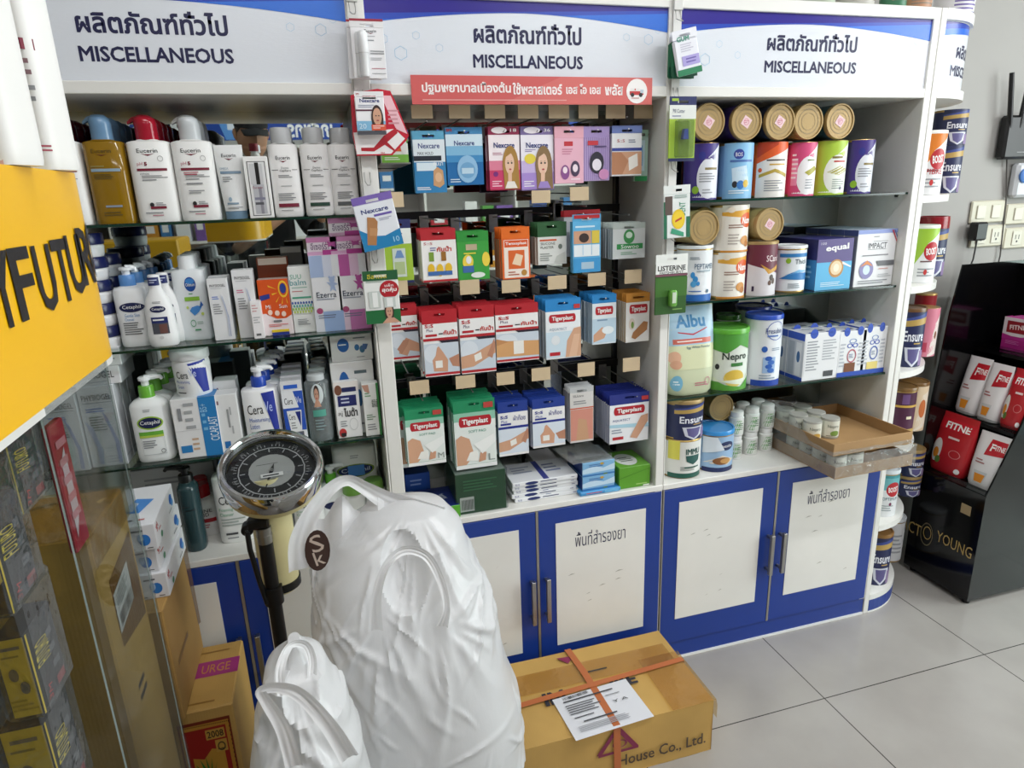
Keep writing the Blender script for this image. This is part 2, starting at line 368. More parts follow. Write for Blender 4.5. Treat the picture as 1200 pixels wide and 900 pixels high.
# ================================================================== the shelving units
Z1, Z2, Z3, ZC = 1.410, 1.141, .870, .616          # tops of the glass shelves and the worktop
D = .28
CV = '#23244a/.3'
def sign_print(B, x0, x1, z0, z1, S, part=None):
    w, h = x1-x0, z1-z0; hw = w/2
    def arc(t, lo): return lo-.27*(t*2-1)**2 if False else lo-.2*abs(t*2-1)**1.8
    def band(a, b, c):
        n = 24; B.grid([[S((-1+2*i/n)*hw, h*min(1, f(i/n)), .0006) for i in range(n+1)] for f in (a, b)], c, False)
    lo = lambda t: .865-.17*abs(2*t-1)**1.7
    m1 = lambda t: .90-.10*(t)-.02; m2 = lambda t: .955-.05*t; one = lambda t: 1.0
    mx = lambda f: (lambda t: max(lo(t), f(t)))
    band(lo, mx(lambda t: .93-.20*(1-t) if t < 1 else .93), '#2f6fd6/.25'); band(mx(lambda t: .93-.2*(1-t)), mx(lambda t: .965-.16*(1-t)), '#2a49b4/.25'); band(mx(lambda t: .965-.16*(1-t)), one, '#2b1f8a/.25')
    if part != 'curve':
        for (u, v, r) in ((-.80, .36, .085), (-.9, .52, .06), (-.7, .57, .05), (-.56, .43, .05), (.7, .62, .05), (.86, .6, .07), (.77, .8, .045), (.93, .72, .045)):
            deco(B, S, [('o', u, v, r*h/hw*1.05, r, .08, '#9cc4de/.3', 6)], hw, h, False, .0004)
units = []
def unit(name, x0, x1, label, rightpost=.02, leftpost=.02):
    u = thing(name, label, 'display cabinet', 'white and blue shelving units along the back wall'); put(u, x0, 0, 0); w = x1-x0
    for a, b in ((0, leftpost), (w-rightpost, w)):
        B = MB(); B.box(a, b, .0, D+.01, .062, 1.885, 'laminate', .0015); B.build('side_panel', u)
    B = MB(); B.box(leftpost, w-rightpost, D, D+.01, ZC, 1.66, 'mirror'); B.build('mirror_back', u)
    B = MB(); B.box(leftpost, w-rightpost, 0, D+.01, 1.66, 1.684, 'laminate', .0015); B.build('canopy_board', u)
    B = MB(); B.box(leftpost, w-rightpost, -.002, D+.01, 1.856, 1.885, 'laminate', .0015); B.build('top_board', u)
    B = MB(); B.box(0, w, -.002, D+.01, .598, ZC-.0006, 'laminate', .0015); B.build('worktop', u)
    B = MB(); B.box(0, w, .004, D, .006, .062, 'blue'); B.box(0, w, .0, D, 0, .007, '#e8e8e6'); B.build('plinth', u)
    for z in (Z1, Z2, Z3):
        B = MB(); B.box(leftpost+.001, w-rightpost-.001, .012, D-.004, z-.006, z-.0006, 'glass', front='glass_edge', left='glass_edge', right='glass_edge'); B.build('glass_shelf', u)
        for xx in (leftpost, w-rightpost-.008):
            for yy in (.05, .23):
                B = MB(); B.box(xx, xx+.008, yy-.005, yy+.005, z-.014, z-.0062, 'blackplastic', .002); B.build('shelf_pin', u)
    # sign board
    B = MB(); sx0, sx1 = leftpost, w-rightpost; B.box(sx0, sx1, .006, .02, 1.684, 1.856, '#dfe3ea/.22')
    c = (sx0+sx1)/2; S = lambda x, z, h: (c+x, .006-h, 1.684+z)
    sign_print(B, sx0, sx1, 1.684, 1.856, S); hw = (sx1-sx0)/2
    deco(B, S, [('t', 'ผลิตภัณฑ์ทั่วไป', .02, .625, .72, .25, CV, 0, .03), ('t', 'MISCELLANEOUS', .02, .285, .74, .165, CV, 0, .028)], hw, .172); B.build('sign_panel', u)
    # two doors
    mid = w/2
    for k, (a, b) in enumerate(((.004, mid-.004), (mid+.004, w-.004))):
        B = MB(); z0, z1 = .066, .596; fl, ft, fb = .05, .045, .085
        B.box(a, b, -.002, .016, z0, z1, 'blue', .001); B.box(a+fl, b-fl, -.0035, .0, z0+fb, z1-ft, 'panel')
        rr = random.Random(int((x0+3)*100)+k)
        for q in range(7):
            xx, zz = rr.uniform(a+fl+.02, b-fl-.05), rr.uniform(z0+fb+.02, z1-.12); B.face([(xx, -.0037, zz), (xx+rr.uniform(.006, .03), -.0037, zz+.004), (xx+.012, -.0037, zz+.0055)], '#a9a69c')
        dr = B.build('door', u)
        if k and x0 > -1:
            B = MB(); S = lambda x, z, h: ((a+b)/2+x, -.0035-h, z0+z)
            deco(B, S, [('t', 'พื้นที่สำรองยา', -.02, .80, .98, .088, CV, 0, -.004)], (b-a)/2-fl+.02, z1-z0); B.build('lettering', dr)
        hx = b-.018 if k == 0 else a+.018
        B = MB(); B.box(hx-.006, hx+.006, -.032, -.02, .255, .395, 'steel', .001)
        for zz in (.265, .378): B.box(hx-.004, hx+.004, -.02, -.002, zz, zz+.008, 'steel')
        B.build('door_handle', dr)
    B = MB(); B.box(mid-.0035, mid+.0035, -.003, .01, .066, .598, 'alu'); B.build('door_strip', u)
    B = MB(); B.box(0, .004, -.0035, .01, .062, .598, 'alu'); B.build('joint_strip', u)
    units.append(u); return u
uL = unit('shelving_unit', -1.552, -.7755, 'white shelving unit with glass shelves of skincare, blue doors below, at left', .0045, .012)
uM = unit('shelving_unit', -.7745, -.0005, 'white shelving unit with hooks of plasters and dressings, in the middle', .024, .034)
uR = unit('shelving_unit', 0.0005, .79, 'white shelving unit with cans of milk powder and mirror back, at right', .022, .004)
for c in [c for c in uM.children if c.name.startswith(('glass_shelf', 'shelf_pin'))]: bpy.data.objects.remove(c)
# ------------------------------------------------------------------ rounded end unit
e = thing('corner_shelf', 'white rounded corner shelf with cans, at the right end of the cabinets', 'corner shelf'); put(e, .792, 0, 0)
B = MB(); B.box(0, .02, 0, D+.01, 0, 1.885, 'laminate', .0015); B.build('side_panel', e)
RX = .262
def qarc(r, ry, n=18, x0=.02): return [(x0+r*math.sin(PI/2*i/n), ry*(1-math.cos(PI/2*i/n))) for i in range(n+1)]
def disc(z0, z1, m, rx=RX, dy=0):
    B = MB(); pts = [(.02, dy)]+[(p[0], dy+p[1]) for p in qarc(rx, D-dy)[1:]]+[(.02, D)]
    top = [(x, y, z1) for x, y in pts]; bot = [(x, y, z0) for x, y in pts]; B.face(top, m); B.face(list(reversed(bot)), m); n = len(pts)
    for i in range(n): j = (i+1) % n; B.face([bot[i], bot[j], top[j], top[i]], m, 0 < i < n-2)
    return B
for z in (Z1-.012, Z2-.008, Z3-.004, ZC-.018, .335, .07): disc(z-.02, z, 'laminate').build('round_shelf', e)
disc(1.66, 1.684, 'laminate').build('round_shelf', e); disc(1.858, 1.885, 'laminate').build('top_board', e)
disc(.007, .05, 'blue').build('plinth', e); disc(0, .007, '#e8e8e6').build('plinth_trim', e)
B = MB(); rx2 = RX-.012; arcp = [(p[0], .01+p[1]*(D-.02)/D) for p in qarc(rx2, D, 40)]; L = [0]
for i in range(40): L.append(L[-1]+math.hypot(arcp[i+1][0]-arcp[i][0], arcp[i+1][1]-arcp[i][1]))
def S(x, z, h):
    s = min(max(x, 0), L[-1]-1e-5); i = 0
    while L[i+1] < s: i += 1
    t = (s-L[i])/(L[i+1]-L[i]); p, q = arcp[i], arcp[i+1]; dx, dy = q[0]-p[0], q[1]-p[1]; d = math.hypot(dx, dy); return (p[0]+dx*t+dy/d*h, p[1]+dy*t-dx/d*h, 1.684+z)
B.grid([[S(L[-1]*i/40, z, 0) for i in range(41)] for z in (0, .174)], '#dfe3ea/.22', True)
n = 20
for f0, f1, c in ((.79, .88, '#2f6fd6/.25'), (.88, .95, '#2a49b4/.25'), (.95, 1, '#2b1f8a/.25')):
    B.grid([[S(.21*i/n, .172*min(1, f+.1*i/n*(1 if f < 1 else 0)), .0006) for i in range(n+1)] for f in (f0, f1)], c, True)
deco(B, S, [('t', 'ผลิตภัณฑ์ทั่วไป', .215, .60, .29, .24, CV, 0, .03), ('t', 'MISCELLANEOUS', .205, .29, .31, .165, CV, 0, .028), ('o', .028, .36, .024, .09, .08, '#9cc4de/.3', 6)], 1, .172); B.build('sign_panel', e)
# ================================================================== product builders (base on z=0, front towards -y)
def F(x0, x1, yt, yb, z, Y):          # pixel box at mid height, standing on z with its front at y=Y -> centre x, width, height
    ym = (yt+yb)/2; a, b = at(x0, ym, Y=Y), at(x1, ym, Y=Y); return (a.x+b.x)/2, b.x-a.x, at((x0+x1)/2, yt, Y=Y).z-z
def dome_cap(t, z, r, h, m, sx=-1):
    B = MB(); B.loft([(z, r, r), (z+h*.55, r*.97, r*.97), (z+h*.62, r*1.0, r*1.0, 0, 0), (z+h*.85, r*.93, r*.9, sx*.001, 0), (z+h*.97, r*.6, r*.6, sx*.002, 0), (z+h, r*.2, r*.2, sx*.003, 0)], m, 2.2, 24)
    B.grid([[(sx*(r*.55+q*(r*.95)), s_*(.010-.005*q)*1.0, z+h*(.95-.22*q*q)+zz*(.011-.006*q)) for (s_, zz) in ((-1, 0), (-1, -1), (1, -1), (1, 0))] for q in (0, .5, 1)], m, False, True)
    q = 1; B.face([(sx*(r*1.5), s_*.005, z+h*.73+zz*.005) for (s_, zz) in ((-1, 0), (-1, -1), (1, -1), (1, 0))], m)
    return B.build('cap', t)
def pump(t, z, r, hc, mc, mh, ang=0, hh=.03, ln=.034):
    B = MB(); B.loft([(z, r, r), (z+hc*.9, r*.98, r*.98), (z+hc, r*.9, r*.9)], mc, 2, 20); B.build('pump_collar', t)
    B = MB(); B.loft([(z+hc, r*.5, r*.5), (z+hc+hh*.5, r*.5, r*.5), (z+hc+hh*.55, r*.8, r*.8), (z+hc+hh*.85, r*.8, r*.8), (z+hc+hh*.95, r*.65, r*.65)], mh, 2, 16)
    c, s_ = math.cos(ang), math.sin(ang); zz = z+hc+hh*.8
    B.tube([(0, 0, zz), (c*ln*.6, s_*ln*.6, zz), (c*ln*.9, s_*ln*.9, zz-.002), (c*ln, s_*ln, zz-.008)], [r*.42, r*.38, r*.3, r*.24], mh, 8); B.build('pump_head', t)
def cyl_cap(t, z, r, h, m, r2=None, name='cap', ribs=False):
    r2 = r2 or r; B = MB(); B.loft([(z, r, r), (z+h*.9, r2, r2), (z+h, r2*.9, r2*.9)], m, 2, 22); return B.build(name, t)
def bottle(name, label, W, Dp, H, body, n=2.6, sh=.9, nr=.015, items=(), group=None, cat='bottle', prof=None, foot=.93):
    """squarish bottle: body up to sh*H, shoulder to the neck at H"""
    t = thing(name, label, cat, group); a, b = W/2, Dp/2
    secs = prof(a, b, H) if prof else [(0, a*foot, b*foot), (.004, a*.985, b*.985), (.012, a, b), (H*sh*.5, a, b), (H*sh, a, b), (H*sh+(H-H*sh)*.35, a*.95, b*.94), (H*sh+(H-H*sh)*.7, a*.75, b*.78), (H*.985, max(nr*1.15, a*.42), max(nr*1.1, b*.55)), (H, nr, nr)]
    B = MB(); B.loft(secs, body, n, 36); S = onloft(secs, n); deco(B, S, items, a, H, True); B.build('body', t); return t
def box(name, label, W, Dp, H, m, items=(), group=None, cat='box', top=None, topd=(), side=None, sided=(), c=.0012, left=None, parent=None, leftd=(), bottom=None):
    B = MB(); B.box(-W/2, W/2, 0, Dp, 0, H, m, c, top=top, right=side, left=left)
    deco(B, flat(0), items, W/2, H)
    if topd: deco(B, lambda x, z, h: (x, z, H+h), topd, W/2, Dp)
    if sided: deco(B, lambda x, z, h: (W/2+h, Dp/2+x, z), sided, Dp/2, H)
    if leftd: deco(B, lambda x, z, h: (-W/2-h, Dp/2-x, z), leftd, Dp/2, H)
    o = B.build(name, parent); return tag(o, label, cat, group) if not parent else o
def can(name, label, R, H, m, items=(), group=None, lid=None, lidh=.012, rim='goldcan', cat='can', sticker=None, rot=0):
    t = thing(name, label, cat, group); B = MB()
    B.loft([(0, R*.97, R*.97), (.003, R*1.01, R*1.01), (.006, R, R), (H-.006, R, R), (H-.003, R*1.012, R*1.012), (H, R*.98, R*.98)], [rim, rim, m, rim, rim], 2, 40)
    deco(B, cyl(R, rot), items, R, H, True); B.build('body', t)
    if lid:
        B = MB(); B.loft([(H-.002, R*1.03, R*1.03), (H+lidh*.6, R*1.03, R*1.03), (H+lidh*.8, R*1.0, R*1.0), (H+lidh*.8, R*.93, R*.93), (H+lidh*.55, R*.9, R*.9), (H+lidh*.55, R*.05, R*.05)], lid, 2, 40, False)
        if sticker: deco(B, lambda x, z, h: (x, z, H+lidh*.57+h), sticker, R*.9, R*.9)
        B.build('lid', t)
    return t
def jar(name, label, R, H, hl, m, ml, items=(), lidn='lid', group=None, r0=.93):
    t = thing(name, label, 'jar', group); B = MB(); h = H-hl; secs = [(0, R*r0*.95, R*r0*.95), (.004, R*r0, R*r0), (h*.85, R*.985, R*.985), (h, R*.93, R*.93)]
    B.loft(secs, m, 2, 40); deco(B, onloft(secs, 2), items, R, h, True); B.build('body', t)
    B = MB(); B.loft([(h, R*1.0, R*1.0), (h+.003, R*1.02, R*1.02), (H-.004, R*1.02, R*1.02), (H, R*.97, R*.97), (H-.0005, R*.2, R*.2)], ml, 2, 40); B.build(lidn, t); return t
def tubeitem(name, label, W, Dp, H, m, mcap, capf=.1, items=(), group=None):   # toothpaste-like tube on its cap
    t = thing(name, label, 'tube', group); a = W/2; z = H*capf
    secs = [(z, a*.78, Dp/2), (z+H*.2, a*.86, Dp*.48), (z+H*.5, a*.95, Dp*.34), (H*.93, a, .004), (H, a, .0015)]
    B = MB(); B.loft(secs, m, 2.2, 32); deco(B, onloft(secs, 2.2), items, a, H, True); B.build('body', t)
    B = MB(); B.loft([(0, a*.76, Dp*.49), (z*.96, a*.8, Dp/2), (z, a*.75, Dp*.46)], mcap, 2.2, 28); B.build('cap', t); return t
BK, MR, GY, NV, WH = '#26262a', '#7c1f36', '#8d8f92', '#1d2a66', '#f1f1ef'
smile = lambda u, v, w, c=MR: ('p', [(u-w, v+.012), (u, v-.004), (u+w, v+.012), (u, v-.018)], c)
# ================================================================== left unit, top shelf
Yf = .035
def euc(kind, x0, x1, label, desc, n, body, cap, items, dy=.058, j=.0, yt=163, yb=257.5):
    X, w, h = F(x0, x1, yt, yb, Z1, Yf); t = bottle('lotion_bottle', label, w, .05, h, body, 3.2, .96, .021, items, 'tall lotion bottles on the top glass shelf', foot=.96)
    dome_cap(t, h-.002, w*.265, .052, cap); put(t, X, Yf+.025, Z1); return row(t, n, 0, dy, desc, 0, j)
e1 = [('t', 'Eucerin', -.02, .865, .95, .048, BK), smile(-.02, .822, .33), ('o', .52, .77, .13, .035, .2, '#b9b9b9'), ('t', 'pH', -.45, .705, .26, .052, '#c98a95'), ('t', '5', -.18, .71, .14, .045, MR, 0, .05),
      ('r', -.62, .625, .75, .655, MR), ('t', 'LOTION', -.3, .59, .4, .022, BK), ('l', -.45, .535, .75, .575, 2, GY), ('l', -.45, .5, .3, .53, 1, GY), ('e', -.2, .215, .1, .028, BK), ('l', 0, .2, .45, .245, 2, GY), ('r', -.28, .165, .45, .195, MR), ('l', -.55, .1, .7, .13, 1, GY), ('l', -.25, .07, .5, .095, 1, '#b86f7f')]
e2 = [q for q in e1 if not (q[0] == 't' and q[1] == 'LOTION')]+[('l', -.5, .56, .35, .61, 2, '#b34a5c'), ('l', -.45, .44, .5, .48, 1, GY), ('l', -.4, .33, .45, .385, 2, GY)]
e3 = [('t', 'Eucerin', -.05, .865, .95, .046, '#4a3a10'), smile(-.05, .822, .3, '#6b3a12'), ('r', -.7, .625, .7, .66, '#8fa5b5'), ('l', -.7, .67, .0, .70, 1, '#9f8d50'), ('l', -.6, .53, .6, .6, 3, '#5c4a18'), ('r', -.3, .2, .5, .225, '#8a93a0'), ('l', -.45, .09, .7, .15, 2, '#5c4a18')]
euc('w', 47, 98, 'white lotion bottle with dark maroon cap, front left end of top shelf', 'white lotion bottle with dark maroon cap at left end of top shelf', 4, WH, '#4a0f1b/.2', e1)
euc('a', 101, 150, 'amber oil bottle with slate blue cap, front of top shelf', 'amber oil bottle with slate blue cap on top shelf', 4, 'amber', '#6b8fb0/.2', e3, .056)
euc('r', 152.5, 204, 'white lotion bottle with bright red cap, front of top shelf', 'white lotion bottle with bright red cap on top shelf', 4, WH, '#a3152b/.15', e1)
euc('g', 204.5, 253, 'white lotion bottle with pale grey cap, front of top shelf', 'white lotion bottle with pale grey cap on top shelf', 3, '#eeeeec', '#c9ced1/.2', e2)
X, w, h = F(254, 288, 169, 256, Z1, Yf)
t = tubeitem('cream_tube', 'white cream tube on blue cap between grey capped bottle and serum box', w, .036, h, '#e8eaea', '#6d8ba3', .11, [('t', 'Eucerin', 0, .86, 1.0, .046, BK), smile(0, .815, .32), ('t', 'OMEGA', -.42, .685, .6, .03, '#8aa2b5'), ('r', -.72, .615, .72, .65, '#7b93a8'), ('l', -.6, .5, .1, .58, 3, GY), ('e', -.25, .27, .12, .03, '#9bb4c8'), ('r', -.5, .2, .3, .225, '#8aa0b2'), ('l', -.5, .13, .7, .17, 2, GY)]); put(t, X, Yf+.02, Z1)
X, w, h = F(288.5, 317, 183, 256, Z1, Yf-.005)
t = box('serum_box', 'slim white serum box printed with a black and silver dropper bottle', w, .03, h, WH, [('r', -.72, .04, .78, .92, BK), ('r', -.66, .05, .72, .91, '#e4e4e4'), ('r', -.55, .55, .5, .88, '#c9cacc'), ('r', -.1, .55, .22, .9, '#111113'), ('r', -.45, .07, .5, .55, '#b9bac0'), ('r', -.0, .07, .25, .5, '#8d8b96'), ('t', 'Eucerin', -.05, .5, .8, .04, '#8f2a3c'), ('r', -.4, .3, .45, .34, '#7f7f93'), ('r', -.4, .22, .3, .26, '#55555c')], c=.001); put(t, X, Yf-.005, Z1)
for (x0, x1, c, l) in ((317, 352, MR, 'maroon'), (354.5, 388.5, '#27473a', 'dark green'), (391, 423, '#5d6062', 'grey')):
    X, w, h = F(x0, x1, 167, 253, Z1, Yf); it = [('t', 'Eucerin', -.02, .80, .95, .05, BK), smile(-.02, .755, .28), ('l', -.85, .63, -.4, .645, 1, BK), ('l', .5, .63, .9, .645, 1, BK), ('t', 'Dermo', .05, .665, .5, .03, GY), ('t', 'Capillaire', .05, .625, .75, .035, BK), ('l', -.45, .53, .5, .575, 2, GY), ('l', -.35, .41, .4, .43, 1, GY), ('l', -.6, .22, .7, .33, 4, GY), ('r', -.65, .135, .72, .185, c), ('l', -.5, .08, .6, .1, 1, GY)]
    t = bottle('shampoo_bottle', 'white shampoo bottle with silver cap and %s stripe, top shelf right' % l, w, .045, h, '#edeceb', 3, .965, .02, it, 'silver capped shampoo bottles on the top shelf'); cyl_cap(t, h-.002, w*.36, .034, '#b9bbbd/.3'); put(t, X, Yf+.022, Z1)
    row(t, 2, 0, .052, 'silver capped shampoo bottle with %s stripe' % l, where='one, behind the front one')
# ================================================================== left unit, second shelf
Y2 = .05
Rj = .042
navy = [('r', -.7, .3, .7, .75, '#dfe2e6'), ('l', -.5, .35, .5, .7, 3, GY)]
jn = jar('cream_jar', 'white cream jar with navy lid, bottom of front stack at left', Rj, .05, .024, '#e4e5e6', '#1a2152/.25', navy, group='navy lidded jars on the second shelf')
xj = at(110, 380, Y=.05).x; first = True
for r_ in range(2):
    for k in range(5 if r_ == 0 else 4):
        o = jn if first else dup(jn); first = False; put(o, xj-.004*k*0+r_*.004, Y2+.03+r_*.088, Z2+k*.0503, random.uniform(-.3, .3))
        o['label'] = 'white cream jar with navy lid, %s from bottom of the %s stack' % (['lowest', 'second', 'third', 'fourth', 'fifth'][k], ['front', 'rear'][r_])
cet = lambda col: [('e', .15, .66, .78, .078, '#16204f'), ('t', 'Cetaphil', .15, .66, 1.15, .075, WH)]
X, w, h = F(133.5, 171, 336, 401, Z2, .045)
t = bottle('cleanser_bottle', 'white cleanser bottle with light blue pump, navy oval logo, front left', w, .055, h, '#eceeef', 3.2, .93, .016, cet(0)+[('t', 'Gentle Skin', .1, .53, .95, .055, '#7aa0c8'), ('t', 'Cleanser', -.1, .465, .6, .05, '#7aa0c8'), ('l', -.55, .2, .7, .42, 6, '#6b6d70')], 'pump bottles on the second shelf')
pump(t, h, .0165, .024, '#5e93d4/.2', '#e9edf0/.2', .35, .018, .02); put(t, X, .045+.03, Z2); row(t, 4, .004, .057, 'white cleanser bottle with light blue pump on second shelf')
def wavy(a, b, H): return [(0, a*.86, b*.86), (.004, a*.95, b*.95), (H*.18, a, b), (H*.42, a*.93, b*.95), (H*.62, a*.9, b*.93), (H*.8, a*.72, b*.8), (H*.92, a*.45, b*.6), (H, .011, .011)]
X, w, h = F(166.5, 204, 336, 404, Z2, .022)
t = bottle('lotion_bottle', 'small curved white lotion bottle with navy cap label, front of three', w, .04, h, '#f2f3f3', 2.5, .9, .013, [('e', .02, .63, .5, .055, '#16204f'), ('t', 'Cetaphil', .02, .63, .75, .05, WH), ('r', -.5, .22, .55, .5, '#4c4e58'), ('r', -.5, .4, .55, .5, '#1d2a66'), ('l', -.4, .42, .4, .48, 1, WH), ('r', -.05, .23, .45, .38, '#6f4a44'), ('e', .0, .16, .13, .03, '#d6d6d6'), ('l', -.25, .72, .3, .76, 2, GY)], 'small curved lotion bottles', prof=wavy)
c = cyl_cap(t, h-.002, .0135, .027, '#f0f1f2', .012); B = MB(); deco(B, cyl(.0134), [('r', -.9, h+.002, .9, h+.02, '#1d2a66'), ('l', -.6, h+.006, .6, h+.016, 2, '#cdd3ea')], .0134, 1, True); B.build('cap_label', t)
put(t, X, .022+.02, Z2); row(t, 3, .009, .0405, 'small curved white lotion bottle with navy cap label')
X, w, h = F(204, 243, 315, 390, Z2, .07)
t = bottle('lotion_bottle', 'pale bottle with round blue badge and little whale, second shelf front', w, .045, h, '#e6ebee', 4, .965, .017, [('e', .12, .79, .34, .1, '#1c4fa0'), ('e', .12, .83, .26, .04, '#3f86cf'), ('t', 'Oilatum', .12, .785, .56, .045, WH), ('l', -.05, .64, .25, .67, 1, '#4aa06a'), ('r', -.35, .56, .55, .615, '#8cc23f'), ('p', [(-.15, .42), (.1, .35), (.4, .4), (.62, .47), (.35, .49), (0, .47)], '#4a8fd6'), ('p', [(.45, .45), (.6, .55), (.72, .49)], '#2a5fae'), ('e', -.25, .47, .07, .02, '#c6d86a'), ('e', .6, .37, .09, .022, '#c6d86a'), ('o', -.05, .245, .17, .05, .2, '#4aa06a'), ('l', .2, .22, .6, .27, 2, '#a9c2b2'), ('l', 0, .12, .5, .17, 1, '#4aa06a')], 'pale bottles with a round blue badge')
cyl_cap(t, h-.002, .0185, .031, '#e9ecee', .0175); put(t, X, .07+.022, Z2); row(t, 4, -.003, .047, 'pale bottle with round blue badge on second shelf')
def physio(x0, x1, yt, yb, z, Y, Dp, label, tone, grp, leftm=None):
    X, w, h = F(x0, x1, yt, yb, z, Y); it = [('t', 'PHYSIOGEL', 0, .885, 1.5, .045, '#4a4b50'), ('l', -.7, .83, .7, .85, 1, '#b9bbbf'), ('l', -.7, .66, .1, .72, 2, tone), ('l', -.7, .42, .25, .6, 5, GY), ('p', [(.15, .75), (.32, .7), (.62, .4), (.55, .06), (.4, .06), (.48, .4)], '#cdd3e0'), ('p', [(.28, .74), (.36, .7), (.7, .38), (.68, .06), (.6, .06), (.62, .36)], '#aab3cf')]
    t = box('cream_box', label, w, Dp, h, '#e7e8ea', it, grp, c=.0008); put(t, X, Y, z); return t
PG = 'white boxes with a wavy grey stripe'
t = physio(246.5, 270.5, 326, 395, Z2, .04, .035, 'tall white box with wavy stripe, second shelf, beside whale bottle', '#5d7fd0', PG); row(t, 2, -.003, .05, 'tall white box with wavy blue stripe', where='one, behind the front one')
t = physio(275.5, 300, 316, 392, Z2, .045, .04, 'tall white box with wavy pink stripe, second shelf, beside orange box', '#d06a8f', PG)
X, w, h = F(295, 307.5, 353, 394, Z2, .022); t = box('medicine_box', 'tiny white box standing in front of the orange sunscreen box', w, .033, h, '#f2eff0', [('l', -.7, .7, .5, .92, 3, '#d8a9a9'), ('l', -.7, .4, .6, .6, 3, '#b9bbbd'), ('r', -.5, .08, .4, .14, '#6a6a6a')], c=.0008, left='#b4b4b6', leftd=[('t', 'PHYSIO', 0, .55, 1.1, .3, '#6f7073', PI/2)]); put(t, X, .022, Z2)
X, w, h = F(305, 341, 327, 393, Z2, .045)
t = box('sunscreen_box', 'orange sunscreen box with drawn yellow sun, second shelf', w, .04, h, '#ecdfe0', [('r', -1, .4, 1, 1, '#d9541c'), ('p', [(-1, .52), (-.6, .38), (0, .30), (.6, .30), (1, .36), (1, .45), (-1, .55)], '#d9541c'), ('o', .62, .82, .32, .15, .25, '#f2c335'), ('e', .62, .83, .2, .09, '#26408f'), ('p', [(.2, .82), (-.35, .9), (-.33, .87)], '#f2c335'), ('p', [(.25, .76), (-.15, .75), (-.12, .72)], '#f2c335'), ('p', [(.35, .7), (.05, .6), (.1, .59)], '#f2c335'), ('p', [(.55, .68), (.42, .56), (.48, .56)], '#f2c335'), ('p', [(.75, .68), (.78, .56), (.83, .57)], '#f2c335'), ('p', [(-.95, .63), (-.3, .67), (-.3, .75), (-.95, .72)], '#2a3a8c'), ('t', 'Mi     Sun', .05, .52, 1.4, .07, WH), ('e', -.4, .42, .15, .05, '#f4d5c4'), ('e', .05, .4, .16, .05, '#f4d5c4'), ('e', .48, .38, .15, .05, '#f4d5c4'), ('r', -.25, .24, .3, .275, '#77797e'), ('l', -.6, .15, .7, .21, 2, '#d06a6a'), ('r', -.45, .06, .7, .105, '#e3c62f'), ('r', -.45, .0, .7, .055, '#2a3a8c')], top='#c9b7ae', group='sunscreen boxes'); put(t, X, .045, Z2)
X2, w2, h2 = F(299, 336, 301, 320, Z2, .13); t = box('sunscreen_box', 'brown topped sunscreen box behind the orange sunscreen box', w2, .04, h2, '#7a3418', [('r', -.9, .9, .9, .99, '#d6c3b8')], top='#cbb3a6', group='sunscreen boxes'); put(t, X2+.004, .12, Z2)
X, w, h = F(341, 367, 312, 392, Z2, .05)
drops = [('e', -.88+.25*i+(.12 if j % 2 else 0), .46-.045*j, .075, .02, ('#2456a8', '#4aa6a0', '#8cc23f', '#b9cf52')[j]) for j in range(4) for i in range(8-j % 2)]
t = box('balm_box', 'white balm box with rows of printed drops, second shelf', w, .05, h, '#e9ecea', [('t', 'SUU', -.35, .85, 1.0, .07, '#5fa78e'), ('t', 'balm', -.2, .765, 1.45, .085, '#4f9aa0'), ('l', -.8, .67, .6, .7, 1, '#8fb8a8'), ('l', -.8, .615, .7, .645, 1, '#c97a7a'), ('r', -.85, .525, .85, .55, '#4aa587')]+drops+[('l', -.6, .12, .6, .22, 4, GY)]); put(t, X, .05, Z2)
t = box('balm_box', 'dark backed carton behind the white balm box', w, .04, F(336, 352, 289, 380, Z2, .14)[2], '#4d4f4c', [('r', -.95, .93, .95, 1, '#9b9c98')]); put(t, at(345, 330, Y=.14).x, .14, Z2)
def bear(u, v, s, c): return [('e', u, v, .16*s, .035*s, c), ('e', u-.13*s, v+.03*s, .06*s, .014*s, c), ('e', u+.13*s, v+.03*s, .06*s, .014*s, c), ('p', [(u-.1*s, v-.03*s), (u-.32*s, v-.02*s), (u-.1*s, v-.07*s), (u-.16*s, v-.13*s), (u, v-.1*s), (u+.2*s, v-.13*s), (u+.12*s, v-.06*s), (u+.34*s, v-.05*s), (u+.1*s, v-.025*s)], c)]
